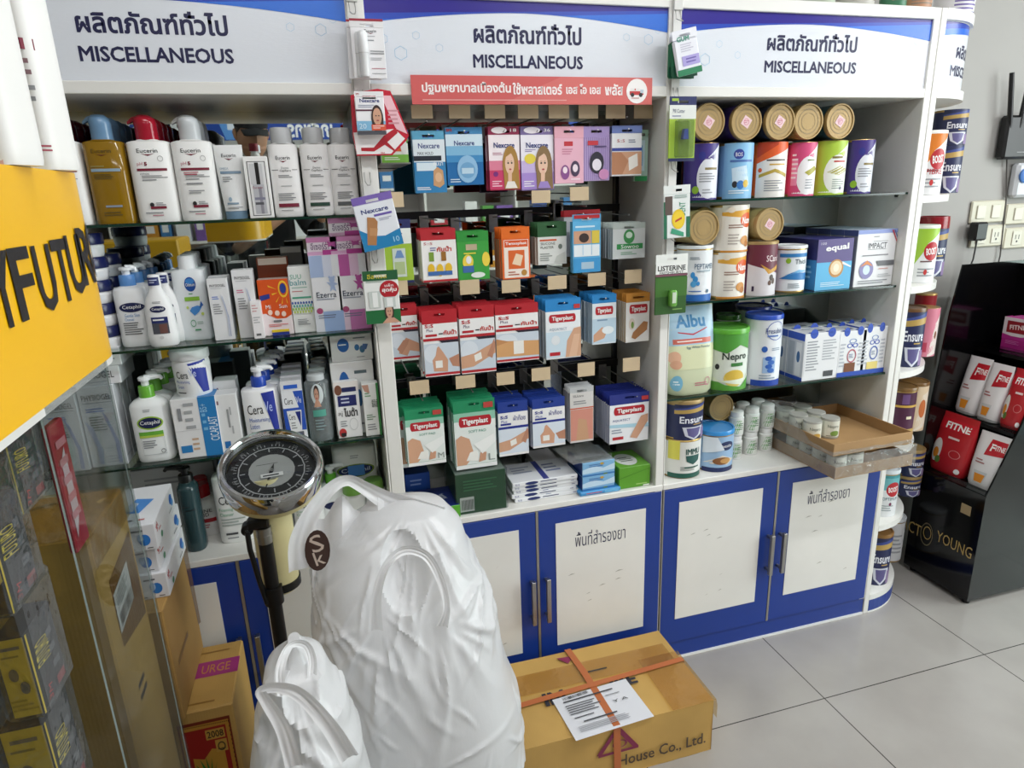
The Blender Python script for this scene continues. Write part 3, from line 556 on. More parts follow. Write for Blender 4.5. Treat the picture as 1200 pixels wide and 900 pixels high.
for (x0, x1, c1, c2, nm, yt, yb) in ((365.5, 401, '#a9bde0', '#9db8e2', 'pale blue', 299, 389), (402, 438, '#c25fa6', '#c77ab4', 'pink', 297, 386)):
    X, w, h = F(x0, x1, yt, yb, Z2, .04); it = [('r', -1, .72, 1, 1, c1), ('r', -.1, .72, 1, 1, '#d6dced' if nm == 'pale blue' else '#e3c3dc'), ('r', .5, .72, 1, 1, '#e6e9ee')]+bear(.42, .68, 1.2, c1 if nm == 'pale blue' else '#b5509a')+[('t', 'Ezerra', -.05, .49, 1.35, .075, '#2a3a52'), ('l', -.75, .42, .7, .44, 1, '#7c86a0'), ('r', -1, 0, 1, .27, '#e1e6ef' if nm == 'pale blue' else '#e6cfe2'), ('r', -.4, 0, 1, .27, c2), ('e', -.62, .28, .22, .04, '#b0507c'), ('l', -.75, .17, .8, .23, 2, '#6f7890')]
    t = box('cream_box', 'tall %s and white cream box with bear, second shelf' % nm, w*.97, .055, h, '#eceef1', it, 'tall cream boxes with a bear'); put(t, X, .04, Z2)
    t = box('cream_box', 'tall %s cream box standing behind the front one' % nm, w*.97, .055, h, '#e3e6ea', it[:3], 'tall cream boxes with a bear'); put(t, X, .1, Z2)
    n_ = 1 if nm == 'pale blue' else 2
    for k in range(n_):
        xx, ww, hh = F(x0-11, x1-9, 274, 297, Z2+h, .045); hh = .041
        t = box('ointment_box', 'small pink banded ointment box lying on %s cream box%s' % (nm, ', upper' if k else ''), ww*.96, .1, hh, '#ecdfe9', [('r', -1, .72, 1, 1, '#cf86b8'), ('r', .0, 0, 1, .28, '#b23c8e'), ('r', -1, 0, 0, .2, '#d9a9cc'), ('t', 'อีเซอร์ร่า', -.15, .52, 1.2, .42, '#5a2f6a')]+bear(.62, .65, 1.6, '#b5509a'), 'small ointment boxes on top of the cream boxes'); put(t, X, .05, Z2+h+k*(hh+.0003))
# ================================================================== left unit, third shelf
def physio2(x0, x1, yt, yb, Y, label, Dp=.05):
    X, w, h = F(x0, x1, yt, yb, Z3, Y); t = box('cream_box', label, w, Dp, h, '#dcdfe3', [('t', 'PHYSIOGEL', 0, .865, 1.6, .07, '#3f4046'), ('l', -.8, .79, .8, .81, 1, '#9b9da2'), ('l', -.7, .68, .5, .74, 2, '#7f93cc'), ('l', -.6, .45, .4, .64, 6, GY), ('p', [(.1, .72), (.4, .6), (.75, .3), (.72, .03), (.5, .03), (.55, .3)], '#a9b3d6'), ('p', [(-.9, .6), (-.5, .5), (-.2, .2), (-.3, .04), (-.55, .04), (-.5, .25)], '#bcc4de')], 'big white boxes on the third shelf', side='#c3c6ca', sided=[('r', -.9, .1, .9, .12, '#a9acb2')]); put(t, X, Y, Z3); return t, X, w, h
t, X, w, h = physio2(97, 141, 452, 541, .04, 'big white box with wavy print, third shelf, right of the pair'); row(t, 3, 0, .055, 'big white box with wavy print, right column')
t2, Xa, wa, ha = physio2(53, 96, 464, 546, .03, 'big white box with wavy print, third shelf, left of the pair'); row(t2, 2, 0, .055, 'big white box with wavy print, left column')
for k, (x0, x1) in enumerate(((101, 145), (107, 150))):
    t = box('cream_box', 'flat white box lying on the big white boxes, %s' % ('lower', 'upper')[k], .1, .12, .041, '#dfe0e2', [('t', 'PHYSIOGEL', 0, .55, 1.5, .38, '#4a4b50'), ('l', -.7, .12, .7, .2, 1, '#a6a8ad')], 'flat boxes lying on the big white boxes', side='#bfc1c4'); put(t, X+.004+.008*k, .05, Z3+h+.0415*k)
X, w, h = F(152, 198, 468, 530, Z3, .03)
cg = [('e', .05, .63, .68, .105, '#9bc23c'), ('e', .05, .63, .6, .085, '#16204f'), ('t', 'Cetaphil', .05, .63, 1.02, .08, WH), ('r', -.62, .435, .65, .495, '#6aae3a'), ('r', -.62, .40, .65, .435, '#b9cf52'), ('l', -.2, .8, .3, .85, 2, '#9a9ea2'), ('r', -.56, .12, -.545, .4, '#c3c8c9'), ('r', .64, .12, .655, .4, '#c3c8c9'), ('l', -.5, .22, .3, .36, 4, '#8c9092'), ('r', -.55, .12, .65, .13, '#c3c8c9'), ('o', .5, .17, .12, .035, .25, '#55585a')]
def ceta(label, w, h, col='#6db33f/.2', D_=.06, it=cg, pr=.0165):
    t = bottle('lotion_bottle', label, w, D_, h, '#eef1f0', 3.2, .86, .017, it, 'green pump lotion bottles'); pump(t, h, pr, .027, col, '#eef2f2/.2', .25, .022, .036); return t
t = ceta('white lotion bottle with green pump and oval logo, third shelf front', w, h); put(t, X, .06, Z3); row(t, 4, .004, .058, 'white lotion bottle with green pump on third shelf')
X, w, h = F(203, 256, 466, 523, Z3, .025)
t = box('cream_box', 'white and bright blue cream box under the white tub, third shelf', w, .075, h, '#e8e8e8', [('r', .22, 0, 1, 1, '#2a7fbf'), ('t', 'CICAPLAST', .75, .46, 1.25, .13, '#eef4f8', PI/2), ('t', 'B5+', .42, .82, .42, .1, '#9cc9e6', PI/2), ('l', .3, .4, .5, .75, 3, '#7ab8e0'), ('r', -.85, .1, -.35, .22, '#2a7fbf'), ('l', -.3, .1, 0, .35, 3, '#c9a98c'), ('l', -.75, .45, -.55, .95, 1, GY), ('l', -.45, .45, .05, .95, 4, '#a7a9ab'), ('r', -1, .47, .22, .475, '#b9b9b9')], top='#d7d9da', topd=[('r', .22, 0, 1, 1, '#2a7fbf')]); put(t, X, .025, Z3)
t = box('cream_box', 'white and blue cream box behind the one under the tub', w, .075, h, '#e8e8e8', [('r', .22, 0, 1, 1, '#2a7fbf')], top='#d7d9da', topd=[('r', .22, 0, 1, 1, '#2a7fbf')]); put(t, X, .102, Z3)
Xt, wt, ht = F(197.5, 244.5, 412, 464, Z3+h, .03)
t = jar('cream_tub', 'large white cream tub with blue wedge, on the blue and white box', wt/2, ht, .022, '#f0f1f1', '#d9dbdb', [('t', 'Cera', -.38, .62, .62, .2, BK), ('p', [(-.02, .92), (.82, .98), (.82, .1), (.55, .1)], '#2b3a9c'), ('t', 'Ve', .17, .66, .36, .2, '#c9d3f2'), ('t', 'Moisturising', -.38, .42, .7, .1, '#5d72b5'), ('t', 'Cream', -.55, .29, .36, .09, '#5d72b5'), ('l', -.75, .08, -.25, .15, 1, BK)]); put(t, Xt, .03+wt/2, Z3+h)
X, w, h = F(253, 281, 462, 523, Z3, .03); it = [('r', -.55, .08, -.05, .2, '#2a72b8'), ('l', .0, .15, .2, .9, 1, '#9a9c9e'), ('l', .25, .2, .45, .85, 2, '#b5b7b9'), ('l', -.7, .78, -.55, .93, 1, '#7c5a6a')]
t = box('cream_box', 'white cream carton with small blue square, beside the blue pump lotion', w, .05, h, '#e6e7e7', it, 'white cream cartons'); put(t, X, .03, Z3); t = box('cream_box', 'taller white cream carton behind the one with blue square', w, .05, h+.02, '#dcdede', it, 'white cream cartons'); put(t, X-.004, .085, Z3)
X, w, h = F(284, 328, 455, 507, Z3, .03)
t = bottle('lotion_bottle', 'white lotion bottle with blue pump and blue wedge, front, third shelf', w, .055, h, '#f0f1f2', 3.4, .95, .016, [('t', 'Cera', -.32, .66, .85, .16, BK), ('p', [(.1, .92), (.78, .94), (.86, .12), (.7, .1)], '#2b3a9c'), ('t', 'Ve', .4, .69, .42, .17, '#b9c8f2'), ('t', 'Moisturising', -.15, .475, 1.1, .09, '#5d72b5'), ('t', 'Lotion', -.45, .38, .5, .085, '#5d72b5'), ('l', -.7, .08, .6, .3, 4, '#9a9c9e')], 'blue pump lotion bottles')
pump(t, h, .0175, .024, '#2a4cb0/.25', '#eceef0/.25', .2, .024, .034); put(t, X, .058, Z3); row(t, 4, .006, .056, 'white lotion bottle with blue pump on third shelf')
X, w, h = F(331, 356, 446, 502, Z3, .03)
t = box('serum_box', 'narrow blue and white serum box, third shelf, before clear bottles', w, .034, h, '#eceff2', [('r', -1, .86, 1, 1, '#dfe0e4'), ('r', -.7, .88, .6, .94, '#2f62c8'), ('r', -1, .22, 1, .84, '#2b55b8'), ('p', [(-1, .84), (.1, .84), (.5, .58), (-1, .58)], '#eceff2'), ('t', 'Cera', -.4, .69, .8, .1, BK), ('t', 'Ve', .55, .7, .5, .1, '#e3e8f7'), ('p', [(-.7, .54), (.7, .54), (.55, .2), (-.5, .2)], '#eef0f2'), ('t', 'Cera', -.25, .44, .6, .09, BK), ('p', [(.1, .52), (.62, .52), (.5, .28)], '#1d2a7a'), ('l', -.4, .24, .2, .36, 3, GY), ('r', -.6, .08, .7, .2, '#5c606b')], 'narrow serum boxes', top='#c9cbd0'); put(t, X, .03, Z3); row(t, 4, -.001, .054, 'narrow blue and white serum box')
X, w, h = F(359, 388, 446, 511, Z3, .025)
t = bottle('micellar_bottle', 'clear cleansing water bottle with printed smiling face, third shelf front', w, .05, h, 'clearbottle', 2.2, .93, .016, [('e', 0, .78, .5, .17, '#d3dcdd'), ('e', -.05, .8, .23, .13, '#3b2a26'), ('e', -.06, .77, .18, .11, '#c99a82'), ('p', [(-.35, .58), (.25, .58), (.1, .68), (-.2, .68)], '#c99a82'), ('e', -.14, .79, .03, .012, BK), ('e', .02, .79, .03, .012, BK), ('e', -.06, .72, .06, .014, '#a84f52'), ('r', -.5, .42, .55, .53, '#5aa796'), ('l', -.4, .18, .5, .38, 4, '#8ea2a6')], 'clear cleansing water bottles')
cyl_cap(t, h-.002, w*.36, .014, '#c9cfd1/.1'); put(t, X, .05, Z3); row(t, 4, .003, .055, 'clear cleansing water bottle with printed face')
def soap(k, x0, x1, yt, yb, zb, Y, lab):
    X, w, h = F(x0, x1, yt, yb, zb, Y); t = box('soap_box', lab, w, .08, h, '#e3e4e3', [('e', -.4, .62, .28, .26, '#1f5fa8'), ('l', -.62, .58, -.2, .68, 1, WH), ('l', .1, .8, .8, .9, 1, '#5a6a72'), ('e', .25, .5, .12, .12, '#2f6a9c'), ('e', .5, .42, .13, .14, '#3c6f8c'), ('p', [(.45, .4), (.7, .4), (.8, .6), (.55, .62)], '#4a6a9c'), ('l', .2, .1, .6, .16, 1, GY)], 'white soap boxes stacked on the third shelf'); put(t, X, Y, zb); return h
hs = soap(0, 390, 440, 424, 500, Z3, .055, 'white soap box with round blue badge, lower, behind the small cartons')
soap(1, 387, 436, 392, 416, Z3+hs+.0005, .065, 'white soap box with round blue badge, on top of the other')
X, w, h = F(393, 422, 447, 507, Z3, .03)
t = box('tablet_box', 'white carton with navy band and red corner badge, third shelf', w, .022, h, '#eeefee', [('r', -1, .82, 1, 1, '#e9e4e0'), ('e', -.65, .86, .3, .09, '#7a4f3c'), ('r', -.35, .82, .8, .9, '#20285c'), ('r', -.75, .57, .75, .76, '#232a66'), ('l', -.5, .6, .5, .73, 2, '#cfd3e8'), ('t', 'ไมด้า', .2, .46, 1.1, .16, BK, 0, .03), ('t', 'สบู่', -.65, .44, .35, .1, BK), ('o', .35, .24, .35, .11, .1, '#c9cbcb'), ('l', -.7, .2, -.1, .32, 3, GY), ('e', -.6, .1, .3, .08, '#c23a3a'), ('r', -.75, .03, -.35, .1, '#26262a')]); put(t, X, .03, Z3)
X, w, h = F(428, 447, 449, 506, Z3, .022)
t = box('ointment_box', 'slim white box with green edge and vertical lettering, by the divider', w, .03, h, '#e9ebe8', [('r', .72, 0, 1, 1, '#3f8f4a'), ('p', [(-1, .98), (-.2, .98), (-.1, .82), (-.7, .86)], '#c99a86'), ('t', 'oxecure', .42, .62, 1.0, .11, '#2d3a30', PI/2), ('l', -.7, .74, .1, .84, 2, '#7aa87c'), ('l', -.7, .3, .4, .42, 3, '#6a8a6c'), ('l', -.7, .1, .5, .24, 3, GY)]); put(t, X, .022, Z3)
# ================================================================== left unit, on the worktop
X, w, h = F(212, 234, 568, 650, ZC, .045)
t = bottle('hand_wash_bottle', 'dark teal hand wash bottle with black pump on the left worktop', w*1.15, .062, h, 'tealbottle', 2.4, .9, .016, [('r', -.3, .62, .6, .635, '#0d1516'), ('l', -.5, .66, .3, .7, 1, '#16262a')]); pump(t, h, .017, .018, 'blackplastic', 'blackplastic', PI*.9, .02, .05); put(t, X, .075, ZC)
X, w, h = F(150, 205, 545, 640, ZC, .17); t = box('carton', 'pale grey carton at the back of the left worktop', .2, .06, .17, '#b9bcc0', [('l', -.7, .7, .6, .85, 2, '#8d9096')]); put(t, -1.32, .2145, ZC)
X, w, h = F(231, 249, 582, 633, ZC, .13)
t = bottle('acne_wash_bottle', 'white wash bottle with red cap, front, on left worktop', .066, .045, h, '#ecebea', 3, .92, .018, [('t', 'ACNE', 0, .66, 1.3, .09, BK), ('t', 'AID', .05, .56, .7, .09, BK), ('r', -.55, .36, .85, .46, '#b3232b'), ('l', -.4, .2, .5, .32, 2, '#c9777a')], 'red capped wash bottles'); cyl_cap(t, h-.002, .02, .034, '#b3151f/.25'); put(t, X, .145, ZC); row(t, 2, -.010, .0455, 'white wash bottle with red cap', where='one, behind the front one')
cf = [('t', 'Cera', -.25, .64, .95, .12, BK), ('p', [(.2, .88), (.88, .84), (.8, .46)], '#3f9c6c'), ('t', 'Foaming', -.4, .5, .75, .055, '#7ab394'), ('t', 'Cleanser', -.4, .435, .75, .05, '#7ab394'), ('l', -.75, .25, .6, .38, 3, '#a9b3ae'), ('r', -.6, .13, .05, .16, '#44474a'), ('l', -.55, .06, .3, .1, 1, GY)]
X, w, h = F(251.5, 296, 556, 641, ZC, .06)
t = bottle('cleanser_bottle', 'white cleanser bottle with green wedge, below the scale dial at left', w, .055, h, '#eceeec', 3.4, .94, .016, cf, 'green wedge cleanser bottles'); cyl_cap(t, h, .017, .03, '#2f9c64'); put(t, X, .088, ZC); row(t, 2, .004, .07, 'white cleanser bottle with green wedge at left', where='one, behind the front one')
X, w, h = F(345, 381, 572, 650, ZC, .045)
t = bottle('cleanser_bottle', 'white cleanser bottle with green wedge, right of the scale column', w, .055, h, '#eceeec', 3.4, .94, .016, cf, 'green wedge cleanser bottles'); cyl_cap(t, h, .017, .03, '#2f9c64'); put(t, X, .075, ZC)
X, w, h = F(298, 320, 600, 640, ZC, .09)
t = bottle('cleanser_bottle', 'plain white cleanser bottle hidden behind the scale column', .085, .055, .16, '#e6e8e6', 3.4, .94, .016, [], 'green wedge cleanser bottles'); put(t, X+.02, .12, ZC)
X, w, h = F(375, 408, 568, 625, ZC, .1)
t = ceta('white bottle with small green pump collar, behind the big bag handle', .075, h, '#57a02f/.2', .05, [('e', .05, .45, .68, .105, '#16204f')], .015); put(t, X, .12, ZC)
X, w, h = F(393, 445, 523, 620, ZC, .13)
t = bottle('lotion_bottle', 'large white lotion bottle with big blue oval, corner of left worktop', w, .08, h, '#e9ecea', 3.6, .92, .02, [('e', .0, .62, .86, .1, '#7f9a3a'), ('e', .0, .62, .78, .085, '#1a2a66'), ('t', 'Cetaphil', 0, .62, 1.3, .08, '#d6dcee'), ('r', -.35, .54, .4, .7, '#4a86d0'), ('r', -.7, .42, .7, .47, '#7fb05a'), ('l', -.2, .8, .3, .86, 2, '#9a9ea2')]); cyl_cap(t, h, .02, .03, '#6aa84a'); put(t, X, .18, ZC)
for k, (x0, x1, lab) in enumerate(((405, 428, 'small white bottle with wide green cap, seen through the bag handle'), (434, 450, 'small white bottle with wide green cap, against the left divider'))):
    X, w, h = F(x0, x1, (580, 577)[k], 622, ZC, .06+.03*k); t = bottle('lotion_bottle', lab, .06, .045, h, '#e3e6e2', 2.4, .95, .02, [('e', .2, .3, .5, .12, '#22306e')], 'small green capped bottles'); cyl_cap(t, h-.004, .027, .032, '#6fa045/.3', .025); put(t, min(X, -.812), .09+.03*k, ZC)
# ================================================================== middle unit: hook rails, hooks, hanging packs
YR = .262
RAILS = (1.640, 1.475, 1.232, .975)
for i, z in enumerate((1.575, 1.395, 1.165, .925)):
    B = MB(); B.box(.036, .749, YR, YR+.012, z-.01, z+.01, 'blackplastic'); B.build('hook_rail', uM)
for x in (.037, .739):
    B = MB(); B.box(x, x+.01, YR+.006, D-.001, ZC+.01, 1.65, 'blackplastic'); B.build('rail_upright', uM)
def pack(name, label, W, H, t, hd, mh, mb, items=(), group=None, cat='plaster pack', side=None, slot=True, cs=.0008, round_=False):
    """flat carton hanging from a slotted tab; origin at the slot, front face on y=0, top of tab at +.012"""
    B = MB(); top = .012; zb = top-H; B.box(-W/2, W/2, 0, t, zb, top-hd, mb, cs, left=side, right=side, top=mh)
    sw = min(.014, W*.25); y1 = min(t, .0012)
    for (a, b, c, d) in ((-W/2, -sw, top-hd, top), (sw, W/2, top-hd, top), (-sw, sw, .003, top), (-sw, sw, top-hd, -.003)): B.box(a, b, 0, y1, c, d, mh)
    deco(B, lambda x, z, h: (x, -h, z+zb), items, W/2, H); return tag(B.build(name), label, cat, group)
def hook(X, z, yf, tagpx=None, ty=None):
    B = MB(); B.tube([(X, YR, z+.002), (X, yf+.004, z+.002), (X, yf-.004, z+.005)], .0015, 'steel', 6)
    B.tube([(X, YR, z+.034), (X, yf+.008, z+.034)], .0018, 'steel', 6); B.box(X-.012, X+.012, YR-.003, YR, z-.008, z+.04, 'steel')
    B.xf(Matrix.Translation((-uM.location.x, 0, 0))); h = B.build('display_hook', uM)
    if tagpx:
        x0, x1, z0, z1 = rpx(*tagpx, ty or yf+.004); B = MB(); B.box(x0, x1, (ty or yf+.004), (ty or yf+.004)+.002, z0, z1, '#bfa888/.6', .0004, front='#c9b493/.6'); B.xf(Matrix.Translation((-uM.location.x, 0, 0))); B.build('price_tag', h)
def hang(px, Y, n, pitch, desc, name, hd, mh, mb, items, tagpx=None, side=None, t=None, where='from front on its hook', jit=.002, group=None, cat='plaster pack', hk=True, ty=None, fl=None):
    x0, x1, yt, yb = px; xm = (x0+x1)/2; ym = (yt+yb)/2; a, b = at(x0, ym, Y=Y), at(x1, ym, Y=Y); W = b.x-a.x; X = (a.x+b.x)/2; zt = at(xm, yt, Y=Y).z; H = zt-at(xm, yb, Y=Y).z
    o = pack(name, (fl or desc)+', front one on its hook', W, H, t or pitch*.9, hd*H, mh, mb, items, group or desc+' packs' if n > 1 else None, cat, side)
    if n == 1: o['label'] = fl or desc
    put(o, X, Y, zt-.012); k = row(o, n, 0, pitch, desc, 0, jit, where)
    for q in k[1:]: q.location.z += random.uniform(-.001, .001); q.rotation_euler.y = random.uniform(-.006, .006)
    if hk: hook(X, zt-.0137, Y-.006, tagpx, ty)
    return k
TG = lambda v, w=1.35, u=0, h=.1: [('r', u-w/2-.06, v-h*.75, u+w/2+.06, v+h*.75, '#b41f2c'), ('e', u-w/2-.06, v, .1, h*.75, '#b41f2c'), ('e', u+w/2+.06, v, .1, h*.75, '#b41f2c'), ('t', 'Tigerplast', u, v-.008, w, h, WH, 0, .03)]
BL = '#1f2f8a'
# --- top row
nx = lambda v, c=BL, w=1.35: [('t', 'Nexcare', 0, v, w, .085, '#22357a', 0, .02)]
beige, tan = '#d9b08c', '#c99a6e'
hang((485, 522, 153, 226), .05, 2, .012, 'blue and white plaster pack with tan strip', 'plaster_pack', .14, '#5ba3c4', '#3d8fba', [('r', -1, .5, 1, .86, '#dde7ec')]+nx(.76)+[('r', -1, .52, .75, .60, '#1c2430'), ('t', 'MAX HOLD', -.25, .64, 1.0, .05, '#23343f'), ('r', -1, .0, 1, .5, '#2f7fb4'), ('r', -.85, .36, .4, .49, '#d7e6ee'), ('t', 'กันน้ำ', .52, .48, .6, .08, WH), ('p', [(.15, .12), (.55, .08), (.85, .14), (.8, .36), (.45, .42), (.2, .36)], tan), ('e', .5, .25, .22, .08, '#ddb48e'), ('l', -.9, .04, .0, .1, 2, WH)], (482, 123, 507, 139))
hang((523, 566, 149, 217), .05, 2, .012, 'deep blue pack with clear dome window', 'plaster_pack', .12, '#3f86b8', '#1768a6', [('r', -1, .66, 1, .88, '#cfe3ee'), ('r', -1, .5, 1, .68, '#7db4d6'), ('r', -1, .4, 1, .52, '#3f8ac0')]+nx(.73, w=1.1)+[('t', '3M', -.8, .95, .3, .05, '#c2352f', 0, .03), ('e', .12, .28, .56, .24, '#8fbbdc'), ('e', .12, .26, .42, .14, '#6fa3cc'), ('r', -.2, .2, .45, .3, '#bcd5e6'), ('l', -.85, .04, -.1, .12, 2, '#cfe0ec')], (526, 123, 551, 139))
lady = lambda hair, dress: [('e', .38, .40, .52, .30, hair), ('p', [(-.1, .36), (.9, .36), (.95, .02), (-.05, .02)], hair), ('e', .32, .42, .3, .17, '#e8c2a9'), ('p', [(.2, .3), (.45, .3), (.42, .1), (.18, .1)], '#e3b99e'), ('p', [(-.02, .03), (.8, .03), (.6, .14), (.15, .14)], dress), ('p', [(.05, .52), (.3, .62), (.62, .5), (.4, .58)], hair), ('e', .22, .43, .055, .014, BK), ('e', .45, .43, .055, .014, BK), ('e', .34, .33, .08, .014, '#b5484f'), ('l', .15, .455, .29, .465, 1, '#5a3b22'), ('l', .38, .455, .52, .465, 1, '#5a3b22')]
hang((573, 609, 148, 223), .05, 3, .011, 'crimson pack with drawn long haired woman', 'plaster_pack', .13, '#8c1f44', '#a81f45', [('r', -1, .45, 1, .87, '#f3e9ec'), ('r', -1, .3, 1, .47, '#dc7f98'), ('r', -1, .02, 1, .32, '#c93a66'), ('e', -.3, .94, .5, .05, '#f4eef0'), ('t', '18', .62, .94, .4, .05, WH), ('l', -.75, .55, -.1, .6, 2, '#a8607a'), ('e', -.6, .26, .16, .04, '#7a2a7a'), ('l', -.85, .05, -.2, .16, 3, '#f3d0da')]+nx(.71)+lady('#a87f3c', '#e9e2dc'), (568, 123, 592, 139))
hang((610.5, 648.5, 148, 223), .05, 3, .011, 'lilac pack with drawn long haired woman', 'plaster_pack', .13, '#7a6a9c', '#8d7bb5', [('r', -1, .45, 1, .87, '#eeeaf3'), ('r', -1, .25, 1, .47, '#c6b3e0'), ('r', -1, .02, 1, .28, '#a78bd0'), ('e', -.3, .94, .5, .05, '#efe9f0'), ('t', '36', .62, .94, .4, .05, WH), ('e', -.45, .5, .35, .08, '#e3cf4a'), ('l', -.75, .6, -.1, .65, 2, '#7a6aa0'), ('l', -.85, .05, -.2, .16, 3, '#eeeeee')]+nx(.71)+lady('#8a6f4a', '#9d86c8'), (607, 123, 631, 139))
stripe = lambda c: [('r', -.97+i*.16, .02, -.92+i*.16, .8, c) for i in range(13)]
hang((650, 684, 148, 215), .045, 2, .011, 'pale pink pack with small printed shapes', 'plaster_pack', .2, '#e3a9b8', '#e8b4c6', [('r', -.35, .66, .25, .74, '#c2343f'), ('l', -.5, .5, .4, .62, 3, '#c97f98'), ('e', -.3, .2, .3, .13, '#8a4f8c'), ('e', -.3, .24, .16, .06, '#f2dfe6'), ('e', .4, .26, .32, .14, '#4a3a55'), ('e', .4, .27, .18, .07, '#f0dfe8'), ('l', .1, .04, .9, .1, 1, '#f5dbe4')], (643, 123, 667, 139))
hang((684, 714, 148, 212), .045, 2, .011, 'purple striped pack with dark round print', 'plaster_pack', .2, '#a18cc0', '#b9a3cf', stripe('#8f78b4')+[('r', -.7, .66, .1, .74, '#c2343f'), ('l', -.2, .6, .8, .66, 1, '#5a4a78'), ('e', 0, .34, .55, .2, '#2c2836'), ('e', 0, .3, .36, .11, '#e9e2ec'), ('e', .55, .12, .4, .1, '#c98ab8')], (678, 123, 701, 139))
hang((717, 752, 147, 206), .045, 3, .011, 'white pack with blue tab and skin photo', 'plaster_pack', .15, '#6a7db8', '#eceef1', [('t', 'S::S', -.4, .7, .5, .06, '#b4232f'), ('l', .1, .65, .8, .73, 2, '#6a7290'), ('r', -1, .5, 1, .56, '#3a4a9a'), ('r', -1, .03, 1, .48, '#cf9f80'), ('p', [(-1, .03), (-.3, .03), (.1, .3), (-.4, .48), (-1, .48)], '#b9815f'), ('p', [(.15, .1), (.75, .2), (.7, .45), (.1, .36)], '#f0ece6')], (710, 123, 733, 139))
k = hang((751, 767, 152, 212), .07, 1, .012, 'clear blister pack with green base, right end of top hooks', 'blister_pack', .12, '#8fb09a', '#9db9ac', [('r', -.9, .0, .9, .1, '#1f8a4a'), ('r', -.6, .2, .5, .8, '#b9cfd8'), ('r', -.3, .3, .2, .7, '#6aa2c8')], (743, 123, 765, 139), cat='blister pack')
# --- second row
def sq(u, v, a, c): return ('r', u-a, v-a*.62, u+a, v+a*.62, c)
hang((450.5, 483, 257, 332), .05, 2, .012, 'navy and lime pack with clear pill box', 'pill_box_pack', .14, '#232a5c', '#9ebd3c', [('r', -1, .62, 1, .86, '#e3e6e0'), ('r', -1, 0, 1, .04, '#232a5c'), ('l', -.8, .7, .4, .8, 2, '#5a6280'), ('r', -.45, .1, .5, .55, '#cdd6ce'), ('p', [(-.3, .4), (.4, .4), (.2, .52), (-.1, .52)], '#6f8fc0'), ('r', -.35, .14, .4, .34, '#aebf8c')], cat='pill box', hk=True)
hang((494, 535, 268, 330), .05, 7, .0125, 'red topped plaster pack, cheerful blocks', 'plaster_pack', .21, '#b3262e', '#eceae8', [('t', 'S::S', -.6, .73, .5, .05, '#b4232f'), ('t', 'กันน้ำ', .3, .62, .85, .1, '#c2352f', 0, .03), ('l', -.5, .58, -.1, .66, 2, '#5a5fa0'), sq(-.45, .48, .14, '#7a9a3a'), sq(.25, .48, .14, '#9a6a2a'), ('e', -.5, .25, .2, .1, '#e3b92f'), ('e', 0, .22, .2, .12, '#e3b92f'), ('e', .5, .25, .2, .1, '#e3b92f'), ('r', -.7, .12, .7, .2, '#3f6aa8'), ('r', -1, 0, 1, .04, '#b3262e')], None, side='#d5d2cf')
hang((536, 573, 271, 328), .05, 6, .0125, 'bright green plaster pack', 'plaster_pack', .2, '#2f8f3a', '#3c9c3f', [('r', -.45, .62, .25, .74, '#b9a98c'), ('e', -.35, .38, .34, .15, '#ecd04a'), ('e', .8, .42, .25, .15, '#ecd04a'), ('e', -.3, .42, .17, .08, '#e6e6e6'), ('r', -.7, .16, .0, .3, '#3f6aa8'), ('e', .25, .1, .45, .06, '#dfe6e0'), ('l', -.6, .52, .4, .58, 1, '#e6d84a')], None, side='#a9c2a4')
hang((588, 621, 266, 327), .045, 6, .0135, 'orange plaster pack', 'plaster_pack', .22, '#e06a1c', '#e2662a', [('r', -.85, .03, .9, .76, '#f0e3d8'), ('r', -.8, .62, .85, .75, '#d9541c'), ('t', 'Tensoplast', .02, .685, 1.5, .07, WH, 0, .02), ('r', -.55, .2, .6, .56, '#d9652c'), ('p', [(-.3, .3), (.3, .25), (.5, .45), (.0, .5)], '#eed3b4'), ('l', -.6, .06, .2, .16, 2, '#a84f2a'), ('e', .55, .12, .2, .06, '#b9863c')], None, side='#cf9a7a')
hang((630, 664, 260, 310), .06, 5, .014, 'dark green topped silicone plaster pack', 'plaster_pack', .34, '#2c5a34', '#d9dcd8', [('t', 'SILICONE', -.3, .5, 1.0, .06, '#4a4f4c'), ('t', 'PLASTER', -.35, .41, .9, .06, '#4a4f4c'), ('r', -.85, .56, .3, .6, '#c9562c'), ('e', .55, .42, .14, .06, '#6f7a72'), ('p', [(.1, .04), (.9, .04), (.9, .3), (.3, .2)], '#c2c6c0'), ('l', -.85, .08, .0, .28, 4, '#8a918c')], None, side='#a9aca8')
hang((661, 703, 246, 300), .085, 3, .014, 'plain red topped carton behind the sky blue pack', 'plaster_pack', .14, '#b3262e', '#c9ccd0', [], None)
hang((671, 704, 251, 319), .04, 1, .02, 'sky blue pack with inset photo and clear window, second hook row', 'plaster_pack', .12, '#58a9d8', '#5fb2e0', [('l', -.8, .75, .8, .82, 1, '#cfe6f4'), ('r', -.92, .5, .3, .72, '#c99a7c'), ('e', -.2, .6, .35, .08, '#3a2c28'), ('r', .35, .5, .9, .72, '#d9c24a'), ('r', -.92, .28, .9, .48, '#e6eef2'), ('r', -.3, .3, -.27, .48, '#58a9d8'), ('r', .32, .3, .35, .48, '#58a9d8'), ('r', -.95, .0, .95, .25, '#3f97d0'), ('r', -.4, .06, .5, .18, '#a9c4d6'), ('r', -.9, .93, .9, .99, '#b3262e')])
hang((718, 756, 261, 303), .05, 8, .0115, 'silver sachet with green tree badge', 'sachet', .16, '#b9c4bf', '#cfd4d4', [('e', 0, .62, .34, .2, '#3f8f4f'), ('e', 0, .66, .2, .09, '#cfe3d2'), ('r', -.75, .27, .85, .42, '#2f8f4a'), ('t', 'Sowoo', .05, .345, 1.1, .11, WH), ('l', -.5, .1, .6, .2, 2, '#6aa27a')], None, side='#a9b0b0', cat='sachet')
